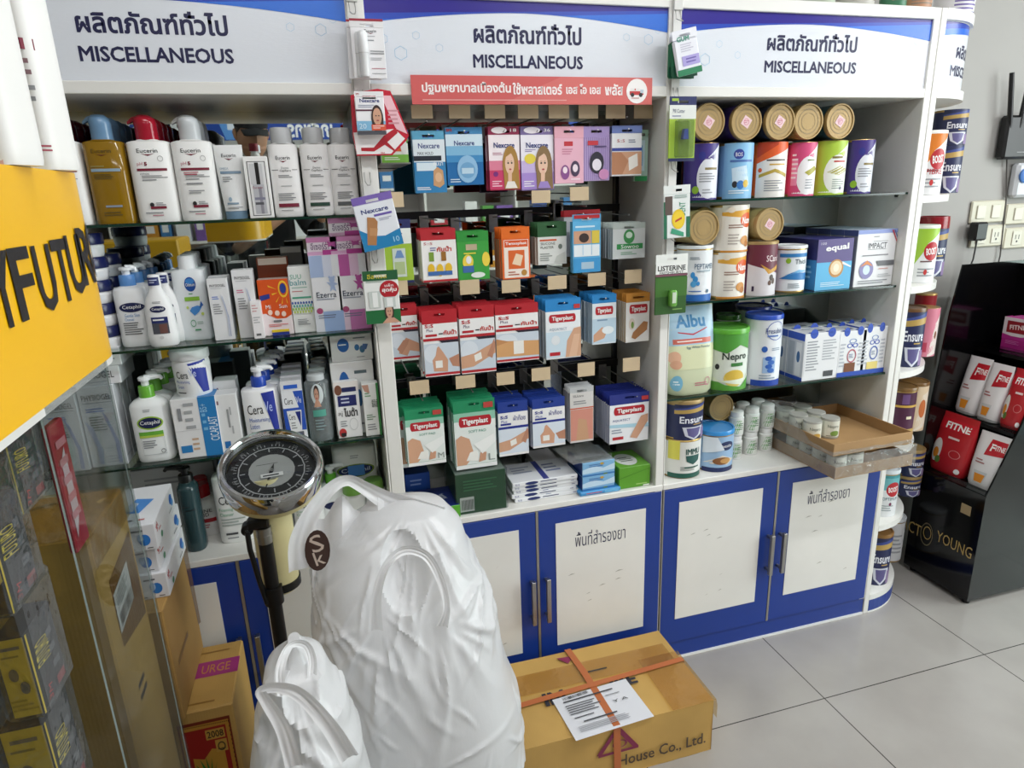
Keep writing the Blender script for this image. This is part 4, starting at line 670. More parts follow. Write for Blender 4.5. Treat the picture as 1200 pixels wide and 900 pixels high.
for tp in ((539, 328, 562, 345), (588, 328, 610, 343), (642, 323, 664, 339), (689, 320, 710, 335), (732, 316, 752, 332), (623, 223, 645, 238), (668, 219, 690, 235), (459, 329, 478, 346), (452, 225, 473, 243)):
    x0, x1, z0, z1 = rpx(*tp, .04); B = MB(); B.box(x0, x1, .04, .042, z0, z1, '#c9b493/.6', .0004); B.tube([((x0+x1)/2, .042, (z0+z1)/2), ((x0+x1)/2, YR, (z0+z1)/2+.004)], .0018, 'steel', 6); B.xf(Matrix.Translation((-uM.location.x, 0, 0))); B.build('price_tag', uM)
# --- third row
def sos(pic): return [('t', 'S::S', -.62, .77, .5, .055, '#b4232f', 0, .04), ('t', 'Plus', -.6, .705, .35, .045, '#5a3f6a'), ('r', -.85, .61, -.2, .645, '#b4232f'), ('t', 'กันน้ำ', .55, .66, .75, .075, '#c2352f', 0, .03), ('l', -.1, .62, .2, .66, 1, BK), ('r', -1, .545, 1, .585, '#b3262e'), ('p', [(-.1, .545), (1, .545), (1, .505), (.05, .505)], '#2a2030'), ('r', -1, .05, 1, .505, '#c9d3de'), ('e', -.5, .35, .5, .14, '#d9e0e8')]+pic+[('r', -1, 0, 1, .05, '#b3262e'), ('r', -1, .0, 1, .012, '#f0e9e6')]
hand1 = [('p', [(-.5, .12), (-.2, .3), (.1, .4), (1, .28), (1, .12), (.3, .16), (.1, .06)], '#c9967a'), ('p', [(-.3, .1), (.2, .28), (.3, .36), (-.1, .36), (-.6, .2)], '#b9846a')]
hand2 = [('p', [(-.5, .08), (.3, .06), (.35, .24), (.1, .36), (-.15, .46), (-.25, .44), (-.35, .32), (-.55, .25)], '#cf9c7e'), ('r', -.38, .13, .02, .24, '#ecebe6'), ('p', [(.4, .26), (1, .32), (1, .12), (.6, .14)], '#b9846a')]
arm = [('p', [(-1, .08), (-.3, .1), (1, .28), (1, .45), (-.2, .3), (-1, .26)], '#cf9f80'), ('p', [(-.2, .17), (.2, .21), (.15, .31), (-.25, .27)], '#eeece6'), ('p', [(.5, .25), (.95, .5), (1, .38), (.8, .2)], '#b9846a')]
elbow = [('p', [(-1, .1), (1, .08), (1, .34), (-1, .38)], '#d3a06c'), ('r', -.2, .13, .28, .36, '#eceae4'), ('p', [(-1, .3), (-.4, .36), (-1, .42)], '#c0895a')]
RD, WB = '#b3202b', '#edeceb'
hang((457, 490, 357, 421), .07, 3, .014, 'red topped dressing pack with finger photo, leftmost', 'dressing_pack', .2, RD, WB, sos(hand1), None, '#c9c4c2', cat='dressing pack')
hang((496, 537, 363, 440.5), .03, 7, .0145, 'red topped dressing pack with hand photo', 'dressing_pack', .2, RD, WB, sos(hand2), None, '#c9c4c2', cat='dressing pack')
hang((539, 580, 358, 436.5), .03, 7, .0145, 'red topped dressing pack with forearm photo', 'dressing_pack', .18, RD, WB, sos(arm), None, '#c9c4c2', cat='dressing pack')
hang((581, 631, 356, 423), .03, 7, .0145, 'wide red topped dressing pack with elbow photo', 'dressing_pack', .17, RD, WB, sos(elbow), None, '#c9c4c2', cat='dressing pack')
skin = lambda: [('p', [(.1, .02), (1, .02), (1, .52), (.6, .5), (.2, .3)], '#d0a284'), ('p', [(.3, .02), (.75, .02), (.95, .4), (.6, .4)], '#dcb496')]
hang((639.5, 680.5, 350, 420), .03, 8, .0125, 'bright blue dressing pack with shoulder photo', 'dressing_pack', .2, '#2a86c8', '#eaeef1', TG(.68, 1.2, -.05, .09)+[('t', 'AQUATECT', -.3, .5, 1.0, .05, '#8fa0b2'), ('r', -1, .03, 1, .46, '#c9dce8')]+skin()+[('e', -.45, .32, .25, .08, '#dfe4e8'), ('r', -.8, .06, -.2, .12, '#b4232f'), ('r', .6, .83, .95, .9, '#c23a3a')], None, '#a9b4bd', cat='dressing pack')
hang((694, 722, 345, 403), .035, 8, .0125, 'small bright blue dressing pack with hand photo', 'dressing_pack', .17, '#2a86c8', '#e3ebf0', TG(.68, 1.15, 0, .11)+[('r', -1, .03, 1, .52, '#bcd3e3'), ('p', [(-.9, .05), (.0, .12), (.3, .3), (-.2, .35), (-.9, .2)], '#cf9f80'), ('e', .3, .28, .5, .08, '#e6eef2'), ('l', -.6, .45, .5, .52, 1, '#7f9ab5')], None, '#9db2c2', cat='dressing pack')
hang((738.5, 766, 343, 400), .04, 8, .0125, 'orange topped plaster pack with tan strip', 'plaster_pack', .18, '#c98a3a', '#edece9', TG(.68, 1.2, .05, .12)+[('e', -.5, .38, .25, .12, '#e0d2c6'), ('e', -.45, .36, .12, .07, '#7a9a4a'), ('p', [(-.5, .1), (-.2, .06), (.8, .24), (.85, .4), (.5, .42), (-.4, .2)], '#b07a4c')], None, '#d6b98f')
# --- fourth row
sp = lambda s: [('r', -1, .06, 1, .8, '#e6ece8'), ('r', -1, .7, 1, .82, '#8fc4ac')]+TG(.69, 1.25, .02, .1)+[('t', 'SOFT PAD', .1, .545, .85, .04, '#5a9a86'), ('p', [(-.95, .06), (-.5, .06), (-.1, .2), (-.3, .44), (-.7, .5), (-.95, .45)], '#d2a283'), ('p', [(-.5, .12), (.1, .1), (.05, .26), (-.3, .24)], '#f0efe9'), ('p', [(.1, .08), (.45, .1), (.5, .22), (.2, .22)], '#cd9a7c'), ('p', [(-.1, .35), (.9, .48), (.95, .36), (.3, .2)], '#f2f4f1'), ('t', s, .75, .14, .32, .1, '#8a9490'), ('r', -1, 0, 1, .06, '#eef0ee'), ('r', .45, .87, .9, .95, '#b8433c')]
GN, GS = '#1f8a5c', '#7fae9a'
hang((451, 482, 476, 549), .085, 4, .013, 'green soft pad pack, large size, left of its row', 'dressing_pack', .17, GN, '#2f9468', sp('XL'), (453, 440, 456, 446), GS, cat='dressing pack')
hang((476, 521, 478, 544.5), .035, 8, .0135, 'green soft pad pack marked M', 'dressing_pack', .17, GN, '#2f9468', sp('M'), (480, 446, 503, 462), GS, cat='dressing pack')
hang((532.5, 581, 468, 548), .03, 8, .0135, 'green soft pad pack marked L', 'dressing_pack', .17, GN, '#2f9468', sp('L'), (534, 440, 557, 455), GS, cat='dressing pack')
sb = lambda pic: [('t', 'S::S', -.6, .72, .5, .06, BL, 0, .04), ('t', 'Plus', -.6, .64, .4, .05, '#5a6ab0'), ('t', 'ผ้าก๊อซ', .42, .69, .8, .1, BL), ('r', -.85, .57, -.15, .605, BL), ('r', -1, .5, 1, .545, BL), ('r', -1, .04, 1, .5, '#d7e0ea')]+pic+[('r', -1, 0, 1, .035, WH)]
NB = '#1d3a8f'
hang((584, 619, 470, 533), .035, 8, .0135, 'navy gauze pack with forearm photo', 'gauze_pack', .2, NB, WB, sb(arm), (582, 436, 603, 451), '#8f97b5', cat='gauze pack')
hang((624, 662, 466, 523), .03, 8, .0135, 'navy gauze pack with bandaged hand photo', 'gauze_pack', .2, NB, WB, sb(hand2), (623, 431, 645, 446), '#8f97b5', cat='gauze pack')
hang((668, 695.5, 453, 518), .035, 4, .015, 'slim silver pack with shoulder photo', 'dressing_pack', .1, '#b9bcbd', '#d3d0cd', [('t', 'SILIcare', -.3, .84, .9, .04, '#5a5d60'), ('r', -1, .61, 1, .63, '#c9562c'), ('r', -.95, .04, .95, .6, '#d08d7c'), ('p', [(-.5, .04), (.6, .04), (.4, .4), (-.3, .44)], '#c79a78'), ('l', -.7, .68, .6, .76, 2, '#8a8c8e')], (677, 425, 697, 441), '#b5b5b4', cat='dressing pack')
hang((721.5, 767, 460, 517), .03, 9, .0125, 'navy topped wide dressing pack with leg photo', 'dressing_pack', .21, '#222f80', '#eceef1', TG(.66, 1.25, 0, .11)+[('t', 'AQUATECT', -.4, .47, .9, .055, '#5a6a9a'), ('p', [(-1, .4), (1, .36), (1, .28), (-1, .34)], '#a9d0e0'), ('p', [(.05, .1), (.4, .06), (.95, .4), (.95, .55), (.6, .52), (.3, .3)], '#cf9f82'), ('r', -.85, .08, -.3, .14, '#b4232f'), ('l', -.9, .2, -.2, .3, 2, '#8a93a5'), ('r', .6, .84, .95, .92, '#c23a3a')], (730, 419, 750, 435), '#9aa0c2', cat='dressing pack')
# ================================================================== middle unit, on the worktop
def onto(px, z, Y, Dp, name, label, m, items=(), **k):
    X, w, h = F(*px, z, Y); o = box(name, label, w, Dp, h, m, items, **k); put(o, X, Y, z); return o, X, w, h
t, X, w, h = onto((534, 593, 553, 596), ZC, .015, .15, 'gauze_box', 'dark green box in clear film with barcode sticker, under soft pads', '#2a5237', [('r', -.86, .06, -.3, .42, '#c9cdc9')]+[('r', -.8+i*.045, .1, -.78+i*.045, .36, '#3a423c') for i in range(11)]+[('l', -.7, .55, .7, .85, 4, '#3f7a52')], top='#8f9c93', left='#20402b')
B = MB(); B.box(-w/2-.004, w/2+.004, -.005, .155, .0005, h+.006, 'acrylic', .003); B.build('plastic_film', t)
o, X, w, h = onto((467, 536, 600, 640), ZC, .01, .12, 'inhaler_box', 'flat navy box with lime green front, lying by the left divider', '#57a82c', [('l', -.6, .3, .3, .5, 1, '#a9d88a')], top='#1b2c72', left='#8a93a8', topd=[('p', [(-1, 0), (-1, 1), (-.55, .95), (-.3, .7), (-.25, .4), (-.4, .1), (-.55, 0)], '#b9c1cf'), ('p', [(-.82, .5), (-.7, .38), (-.5, .4), (-.38, .52), (-.5, .62), (-.7, .62)], '#1f5a3a'), ('t', 'VICKS', .05, .6, .4, .16, WH, PI), ('t', 'Vaporizer', .35, .45, .62, .14, '#dfe6f2', PI)]) if False else (None, 0, 0, 0)
P0, P1 = at(505, 601, Z=ZC+.03), at(537, 596, Z=ZC+.03)
o = box('inhaler_box', 'flat navy box with lime green front, lying by the left divider', .14, .13, .036, '#57a82c', [('l', -.2, .3, .7, .55, 1, '#a9d88a')], top='#1b2c72', left='#8a93a8', topd=[('p', [(-1, 0), (-1, 1), (-.6, .98), (-.2, .75), (-.1, .45), (-.2, .15), (-.35, 0)], '#b9c1cf'), ('p', [(-.82, .5), (-.65, .38), (-.4, .42), (-.28, .52), (-.4, .62), (-.65, .62)], '#1f5a3a'), ('t', 'VICKS', .2, .5, .34, .18, WH, -1.2), ('t', 'Vaporizer', .5, .5, .5, .16, '#dfe6f2', -1.2)]); put(o, at(536, 610, Y=.0).x-.075, .004, ZC)
for k in range(5):
    X, w, h = F(601, 679, 548, 590, ZC, .02); hh = .0122; rr = random.Random(k)
    o = box('gauze_box', 'flat white gauze box with navy oval, %s in the stack of five' % ('lowest', 'second from bottom', 'middle', 'second from top', 'topmost')[k], w*.98, .13, hh, '#e9ebed', [('e', -.42, .5, .2, .36, '#1f2f6a'), ('r', -.5, .14, -.34, .86, '#1f2f6a'), ('t', 'S::S', -.85, .5, .12, .4, BL), ('l', -.15, .3, .55, .75, 1, '#3a4068'), ('l', .8, .3, .95, .7, 1, '#8a8fa8')], 'flat white gauze boxes', top='#e3e6ea', topd=[('r', -.05, 0, .12, 1, BL), ('l', .2, .3, .8, .8, 3, '#7a84a8'), ('l', -.8, .4, -.2, .8, 3, '#9aa2b8')]); put(o, X+rr.uniform(-.003, .003)+(.004 if k == 0 else 0), .03+rr.uniform(-.006, .004), ZC+k*(hh+.0005))
for k in range(2):
    o = box('gauze_box', 'thin white pack with red oval lying behind the gauze stack, %s of two' % ('lower', 'upper')[k], .075, .09, .012, '#e3dfde', [('e', -.3, .5, .35, .36, '#a8303c'), ('l', .3, .3, .9, .7, 1, '#8a7a80')], 'thin white packs with a red oval', top='#d3d0d0'); put(o, at(640, 530, Y=.17).x, .17, ZC+.0005+k*.0125+(0 if k < 0 else .03)); 
    if k == 0:
        q = box('gauze_box', 'plain white carton under the thin red oval packs', .08, .095, .029, '#d9dadb', [('l', -.6, .3, .6, .7, 1, '#9a9da2')]); put(q, o.location.x, .168, ZC)
X, w, h = F(694, 732, 566, 583, ZC, .012); o = box('wipes_pack', 'flat light blue packet under the two water print boxes', .125, .13, .012, '#3f93cf', [('l', -.7, .3, .5, .7, 1, '#d8584a'), ('r', .2, .1, .9, .9, '#6ab4e0')], c=.003); put(o, -.193, .006, ZC)
for k, (yt, yb) in enumerate(((560, 574), (533, 552))):
    o = box('tissue_box', 'small box with light blue water print, %s of two' % ('lower', 'upper')[k], .098, .12, .042, '#7fb4dc', [('r', -1, .0, 1, .12, '#3a78b8'), ('p', [(-1, .5), (-.3, .7), (.3, .5), (1, .75), (1, .3), (-1, .2)], '#c3dcee'), ('l', -.6, .6, .5, .85, 2, '#3f6aa8'), ('r', .3, .02, .55, .1, '#6a8a3a'), ('e', .2, .82, .12, .08, '#c9a23f')], 'small water print boxes', top='#9aa6ae', left='#1f3f86'); put(o, -.196, .014, ZC+.0125+k*.0425)
B = MB(); B.box(-.075, .05, 0, .13, 0, .004, 'wrap', .001); B.box(-.075, .05, .0, .003, .004, .012, 'pvc'); o = tag(B.build('plastic_tray'), 'clear plastic tray lying on the small water print boxes', 'tray'); put(o, -.20, .02, ZC+.0985, .12)
o = box('tissue_box', 'bright green box with white disc on top, by the middle divider', .098, .12, .066, '#5a9a26', [('r', .1, .12, .8, .17, '#9cc86a'), ('r', .55, .02, .95, .08, '#e6ece0'), ('p', [(-1, .5), (1, .85), (1, .83), (-1, .47)], '#44801c')], top='#6aa83a', topd=[('e', -.1, .45, .65, .36, '#dfe2de'), ('l', -.5, .3, .3, .6, 3, '#5a6a5a')]); put(o, -.082, .012, ZC)
o = box('cream_box', 'white carton lying behind the bright green box', .1, .07, .03, '#d6d8d8', [('l', -.6, .3, .6, .7, 2, '#8a8f92')]); put(o, -.085, .14, ZC); 
o = box('ointment_box', 'blue carton standing behind the navy flat box', .07, .05, .08, '#2450a8', [('l', -.6, .5, .6, .8, 2, '#8fa8dc')]); put(o, -.69, .15, ZC)
# ================================================================== right unit: cans, boxes, bags
gold = 'goldlid'
stick = [('p', [(-.1, .42), (.42, .1), (.1, -.42), (-.42, -.1)], '#e3c2c6'), ('o', 0, 0, .2, .2, .2, '#c9788a'), ('l', -.15, -.1, .15, .1, 2, '#b9687a')]
stick2 = [('o', 0, 0, .8, .8, .06, '#94805a'), ('o', 0, 0, .55, .55, .05, '#94805a')]
# --- first shelf: six upright, five lying on top
Yr1 = .04
def swoosh(c, acc, inner, txt): return [('p', [(-.95, .0), (.95, .0), (.95, .99), (-.95, .99)], c), ('p', [(-.75, .05), (.9, .03), (.95, .98), (.1, .75)], inner), ('e', .15, .38, .7, .36, inner)]+txt
wv = [('e', -.28, .78, .2, .07, '#2b2f86'), ('l', -0.15, 0.695, 0.35, 0.745, 1, '#5a4a8c'), ('r', -.1, .53, .75, .57, '#8a7a4a'), ('l', -.4, .3, .6, .48, 4, '#8a8d92'), ('e', -.6, .18, .2, .07, '#8cb52f'), ('l', -.2, .1, .5, .2, 2, '#9a9da2')]
six = [((814, 849, 167, 233), '#3b2a7c', swoosh('#3b2a7c', 0, '#dfe1e8', wv), 'purple and white milk can, left end of top row'),
       ((853.5, 891, 167, 233), '#7db4dc', [('r', -.95, .0, .95, 1, '#86bce2'), ('p', [(-.5, .55), (.3, .6), (.55, .25), (-.4, .2)], '#c9dfee'), ('e', -.15, .8, .28, .09, '#2b3f96'), ('t', 'BOS', -.15, .795, .36, .07, WH), ('r', -.6, .66, .7, .7, '#4a6fae'), ('e', -.3, .26, .14, .06, '#2a2a30'), ('e', .0, .25, .2, .08, '#3a7ac0'), ('e', .3, .27, .16, .07, '#d9b53f'), ('l', -.6, .08, .6, .16, 2, '#e9f1f6')], 'light blue milk can, top row'),
       ((893, 931, 166, 232), '#e2601f', [('r', -.95, 0, .95, 1, '#e8e4de'), ('p', [(-.95, .62), (.95, .9), (.95, 1), (-.95, 1)], '#dd5a1e'), ('p', [(-.95, .72), (.1, .95), (.1, 1), (-.95, 1)], '#b93a16'), ('l', -0.45, 0.640, 0.65, 0.700, 1, '#3a2a2a'), ('r', -.3, .585, .6, .61, '#c9a23f'), ('p', [(-.8, .42), (0, .52), (.8, .42), (.8, .36), (0, .46), (-.8, .36)], '#b39a3c'), ('l', -.5, .1, .6, .32, 5, '#8f9296'), ('e', -.75, .5, .1, .04, '#d9541c')], 'orange and white milk can, top row'),
       ((932, 964, 166, 231), '#cf4a7c', swoosh('#d1497a', 0, '#eceaec', [('r', -.85, .2, -.5, .7, '#e88aae'), ('l', -.85, .3, -.5, .8, 6, '#f3e3ea'), ('l', 0.05, 0.630, 0.65, 0.690, 1, '#6a7a3a'), ('p', [(-.1, .44), (.6, .56), (.9, .5), (.2, .38)], '#a9a23c'), ('l', .0, .12, .7, .32, 4, '#9a9da2')]), 'pink and white milk can, top row'),
       ((964, 1001, 164, 230), '#a6c63a', swoosh('#a9c83c', 0, '#e9ede4', [('l', -0.20, 0.635, 0.70, 0.725, 1, '#7a6a2a'), ('r', -.1, .6, .6, .63, '#b9433c'), ('p', [(-.4, .42), (.3, .54), (.9, .46), (.2, .36)], '#a39a2f'), ('l', -.1, .1, .7, .3, 5, '#8f9a92'), ('e', .4, .12, .08, .03, '#5a5a6a')]), 'lime green and white milk can, top row'),
       ((1002, 1031, 163, 229), '#3b2a7c', swoosh('#3f2c80', 0, '#dde0e8', wv), 'purple and white milk can, right end of top row')]
for px, m, d, lab in six:
    X, w, h = F(*px, Z1, Yr1); R = w/2; t = can('milk_can', lab, R, h, m, d, 'upright milk cans on the top right shelf', rot=-.2); put(t, X, Yr1+R, Z1); zt = Z1+h; Rl = R
for i, (px, py) in enumerate(((832, 143), (876, 143), (915.5, 142), (949, 142), (986, 142))):
    a = at(px, py, Y=.03); R = .0452; t = can('milk_can', 'milk can on its side, %s from left on top row, gold lid %s' % (['first', 'second', 'third', 'fourth', 'fifth'][i], 'plain' if i == 3 else 'with pink sticker'), R, .16, ['#3b2a7c', '#3b2a7c', '#2a3a55', '#b39a5a', '#2f5a6a'][i], [], 'milk cans lying on their sides on the top row', lid=gold, sticker=stick2+([] if i == 3 else stick))
    put(t, a.x, .03+.172, zt+R*1.034, .0, PI/2, 0); t.rotation_euler = (PI/2, 0, 0)
# --- second shelf
def stand(px, z, Y, m, d, lab, lid=None, sticker=None, lidh=.012, name='milk_can', grp=None, rot=-.2, rim='goldcan'):
    X, w, h = F(*px, z, Y); R = w/2; t = can(name, lab, R, h-(lidh*.8 if lid else 0), m, d, grp, lid, lidh, rim, 'can', sticker, rot); put(t, X, Y+R, z); return t, X, R, z+h
pep = [('r', -.95, 0, .95, .13, '#2a6ab8'), ('t', 'PEPTAMEN', .35, .66, 1.35, .1, '#3f5f7a'), ('l', -.6, .78, .2, .84, 2, '#7a8a96'), ('e', -.4, .5, .12, .06, '#3a8fcf'), ('e', -.25, .42, .14, .06, '#3a8fcf'), ('e', -.35, .33, .16, .06, '#57a8de'), ('e', -.1, .34, .1, .04, '#3a8fcf'), ('l', -.6, .17, .1, .21, 1, '#2a6ab8'), ('e', .5, .19, .1, .035, '#3f5f7a'), ('l', -.2, .54, .7, .6, 1, '#9fb0ba')]
t, X, R, zt = stand((806, 842.5, 288, 348), Z2, .02, '#e3e7ea', pep, 'white formula can with blue base band, second shelf front left', '#dfe5e8/.3', None, .008)
X2, w2, h2 = F(826-18, 826+18, 244, 284, zt, .03); t = can('milk_can', 'milk can lying on its side on the white formula can, plain gold lid', .045, .15, '#c9b27a', [], None, gold, sticker=stick2); put(t, at(826, 264, Y=.03).x, .03+.16, zt+.047, 0); t.rotation_euler = (PI/2, 0, 0)
t, _, _, _ = stand((793, 812, 290, 346), Z2, .1, '#dfe4e8', pep, 'white formula can behind, at the left end of second shelf', '#dfe5e8/.3', None, .008); t.location.x = max(t.location.x, .026+.06); t.location.y = .16
nut = [('r', -.95, .0, .95, 1, '#e9e4da'), ('p', [(-.95, .78), (.95, .7), (.95, 1), (-.95, 1)], '#d9a23c'), ('p', [(-.95, .85), (.95, .92), (.95, 1), (-.95, 1)], '#e2ded2'), ('e', .5, .68, .5, .16, '#d95a1e'), ('t', 'Nutren', .5, .675, .75, .14, WH, 0, .03), ('e', -.5, .9, .2, .06, '#e3d9c6'), ('l', -.6, .5, .5, .6, 2, '#8f6a5a'), ('l', -.6, .15, .1, .4, 4, '#b3a9a0'), ('e', .35, .25, .3, .1, '#c98a3c'), ('e', .5, .18, .2, .07, '#b3702c'), ('r', -.95, 0, .95, .04, '#cf8a2f')]
t, X, R, zt = stand((843.5, 882, 296, 344.5), Z2, .02, '#e9e4da', nut, 'orange badge milk can, lower of a stack of two', rot=-.05)
t = can('milk_can', 'orange badge milk can, upper of a stack of two', R, zt-Z2-.001, '#e9e4da', nut, None, None, rot=-.05); put(t, X+.001, .02+R, zt+.0008, .08)
X3, R3 = 0, 0
t, X3, R3, zt3 = stand((882.5, 919, 283, 346), Z2, .02, '#6a2a52', [('r', -.95, .5, .95, 1, '#6a2a3c'), ('p', [(-.95, .0), (.95, .0), (.95, .42), (-.95, .62)], '#d6d2d6'), ('t', 'SCand', .45, .72, .85, .12, '#f0dfe0'), ('p', [(-.3, .62), (.3, .5), (.95, .6), (.95, .5), (.2, .42)], '#c9963c'), ('e', .4, .35, .14, .06, '#3a2420'), ('e', .55, .28, .12, .06, '#4a2c22'), ('e', .3, .25, .12, .05, '#5a3a2c'), ('t', '1', -.6, .14, .12, .1, '#3a2a4a')], 'dark maroon and white milk can with gold lid, second shelf', gold, None, .008)
t = can('milk_can', 'milk can lying on the maroon can, gold lid with pink sticker', .044, .15, '#c9b27a', [], None, gold, sticker=stick2+stick); put(t, at(903, 260, Y=.03).x, .03+.16, zt3+.0455, 0); t.rotation_euler = (PI/2, 0, 0)
t, X, R, zt = stand((919.5, 953, 288, 338.5), Z2, .025, '#e3e8ec', [('r', -.95, .8, .95, .88, '#2f7ab8'), ('t', 'Thick', .35, .7, .85, .11, '#3a4a5a'), ('e', -.45, .72, .14, .06, '#8cb52f'), ('p', [(-.9, .32), (-.2, .46), (.9, .44), (.9, .28), (0, .3)], '#2f78b8'), ('p', [(-.6, .4), (.2, .52), (.9, .48), (0, .44)], '#7ab4dc'), ('l', -.4, .1, .6, .22, 3, '#8f9aa2')], 'white thickener can with blue swoosh, second shelf', '#e9edf0/.3', None, .008)
dk, _, _, _ = stand((911, 934, 290, 332), Z2, .15, '#23306e', [], 'navy can standing behind the white thickener can', '#d9dde0/.3', None, .008)
X, w, h = F(957, 998, 280, 337, Z2, .03)
eq = [('r', -1, .55, 1, 1, '#5b4f86'), ('r', -1, 0, 1, .55, '#5fb3de'), ('t', 'equal', .1, .82, 1.3, .15, WH, .06, .03), ('e', .12, .42, .42, .18, '#c08a4a'), ('e', .12, .43, .33, .14, '#e6d0aa'), ('e', .12, .43, .16, .08, '#f2e6cf'), ('p', [(.45, .55), (.95, .45), (.95, .42), (.45, .5)], '#e9e9ec'), ('t', '100', -.7, .92, .3, .05, '#cfcbe0'), ('l', -.7, .06, .7, .16, 3, '#cfe6f2')]
t = box('sweetener_box', 'purple and sky blue box with printed coffee cup, front', w, .055, h, '#3f3a7c', eq, 'purple and sky blue boxes in a row', top='#37357a', left='#3a86c0', leftd=[('r', -1, .6, 1, 1, '#2a2a66'), ('l', -.6, .2, .6, .5, 3, '#8fc4e2')]); put(t, X, .03, Z2); row(t, 4, 0, .0555, 'purple and sky blue box with printed coffee cup')
X, w, h = F(1004, 1049, 269, 335, Z2, .03)
im = [('r', -1, .93, 1, 1, '#8a9ad0'), ('t', 'IMPACT', .05, .72, .95, .1, '#3a3f46'), ('r', -.45, .655, .5, .66, BK), ('r', -.2, .795, .55, .8, BK), ('l', -.2, .86, .2, .89, 1, GY), ('p', [(.7, .98), (.78, .98), (1, .8), (1, .76)], '#b93a48'), ('p', [(.8, .98), (.86, .98), (1, .88), (1, .84)], '#5a6a9c'), ('l', -.7, .53, .95, .57, 1, '#7a7a80'), ('e', -.42, .3, .36, .16, '#8a86b5'), ('p', [(-.75, .36), (-.42, .47), (-.1, .36), (-.42, .4)], '#d98a4a'), ('e', -.42, .3, .18, .085, '#cfe0ee'), ('p', [(.05, .45), (.98, .45), (.98, .36), (.15, .36)], '#6a6c70'), ('l', .2, .29, .95, .32, 1, '#c98a80'), ('l', -.8, .04, .8, .12, 2, '#8d9095'), ('l', .2, .15, .9, .22, 2, '#b9bcc0')]
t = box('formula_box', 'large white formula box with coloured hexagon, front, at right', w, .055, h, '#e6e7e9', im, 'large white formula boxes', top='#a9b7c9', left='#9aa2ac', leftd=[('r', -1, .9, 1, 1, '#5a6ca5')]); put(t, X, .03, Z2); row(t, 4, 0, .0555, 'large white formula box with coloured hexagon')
# --- third shelf
X, w, h = F(786, 846, 360, 456, Z3, .02); W2, H2, N1 = w/2*.95, h, 14
t = thing('protein_pouch', 'big pale egg white powder pouch with blue top, third shelf left', 'pouch'); B = MB()
secs = [(0, W2*.8, .045), (.01, W2*.9, .05), (H2*.25, W2*.97, .048), (H2*.5, W2, .04), (H2*.75, W2, .026), (H2*.92, W2*.99, .008), (H2, W2*.985, .0025)]
B.loft(secs, '#c9cfae/.25', 3, 44); S = onloft(secs, 3)
deco(B, S, [('r', -.95, .56, .95, .985, '#a9c6da/.25'), ('r', -.97, .3, .97, .57, '#d3d6b0/.25'), ('r', -.8, .585, .75, .64, '#c96a5c/.25'), ('t', 'Albu', -.05, .83, 1.2, .14, '#3f7fae/.25', 0, .03), ('p', [(-.6, .72), (0, .69), (.6, .75), (.6, .74), (0, .675), (-.6, .71)], '#c23a48/.25'), ('l', -0.65, 0.597, 0.65, 0.627, 1, '#f3e6e2/.25'), ('t', 'Egg White Powder', .2, .54, 1.0, .035, '#4a6a7a/.25'), ('e', -.75, .44, .22, .07, '#dcae92/.25'), ('e', -.7, .36, .2, .05, '#d3a286/.25'), ('e', -.68, .15, .2, .09, '#7ab4cf/.25'), ('l', -.8, .12, -.55, .18, 2, '#e9f2f6/.25'), ('l', 0, .1, .6, .15, 2, '#b96a7a/.25'), ('o', .55, .15, .12, .05, .2, '#c98a9a/.25')], W2, H2, True); B.build('body', t); put(t, X, .072, Z3)
t, X, R, zt = stand((842, 887, 386, 447), Z3, .02, '#dfe6dc', [('p', [(-.95, .72), (-.3, .66), (.3, .8), (.95, .7), (.95, 1), (-.95, 1)], '#4f9a3a'), ('t', 'Nepro', .1, .59, 1.2, .16, '#2a3a30', 0, .02), ('r', -.1, .43, .5, .49, '#3a7a3a'), ('e', -.7, .42, .1, .05, BK), ('e', .1, .22, .5, .15, '#e0c86a'), ('e', .1, .26, .45, .1, '#d9b84a'), ('p', [(-.95, 0), (.95, 0), (.95, .22), (.4, .06), (-.3, .1), (-.95, .2)], '#5aa03c'), ('p', [(-.95, .24), (-.3, .14), (.4, .1), (.95, .28), (.95, .22), (-.95, .16)], '#e3ebd6')], 'white and green nutrition tub with green lid, third shelf', '#5fae3a/.25', None, .016, 'milk_tub', rim='#d9e0d6')
t, _, _, _ = stand((848, 872, 370, 432), Z3, .15, '#4f8a3c', [], 'green lidded tub at the back of third shelf', '#3f7a2f/.25', None, .016, 'milk_tub', rim='#d9e0d6')
t, _, _, _ = stand((876, 911, 360, 425), Z3, .14, '#e0e5e8', [], 'white can with navy lid, behind the green lidded tub', '#20307a/.25', None, .012, rim='#d9e0e6')
fr = [('r', -.95, 0, .95, .09, '#2447a8'), ('o', .3, .83, .55, .14, .06, '#2a4fae'), ('t', 'Fresubin', .2, .83, 1.0, .08, '#2a3f7a'), ('l', -.2, .72, .7, .78, 1, '#5a78b8'), ('e', -.3, .56, .16, .045, '#2f62b8'), ('l', .1, .53, .7, .58, 2, '#8fa0b2'), ('r', -.35, .2, .35, .44, '#9dbbe0'), ('e', -.05, .42, .2, .035, '#2f5fb5'), ('e', .1, .36, .2, .035, '#3f70c0'), ('e', -.02, .3, .2, .035, '#2f5fb5'), ('e', .1, .24, .2, .035, '#3f70c0'), ('l', -.5, .1, .5, .18, 2, '#8fa0b2')]
t, _, _, _ = stand((888.5, 924.5, 370, 443), Z3, .02, '#e6eaee', fr, 'tall white can with royal blue lid, third shelf front', '#2a4fb5/.25', None, .014, rim='#d9e0e6')
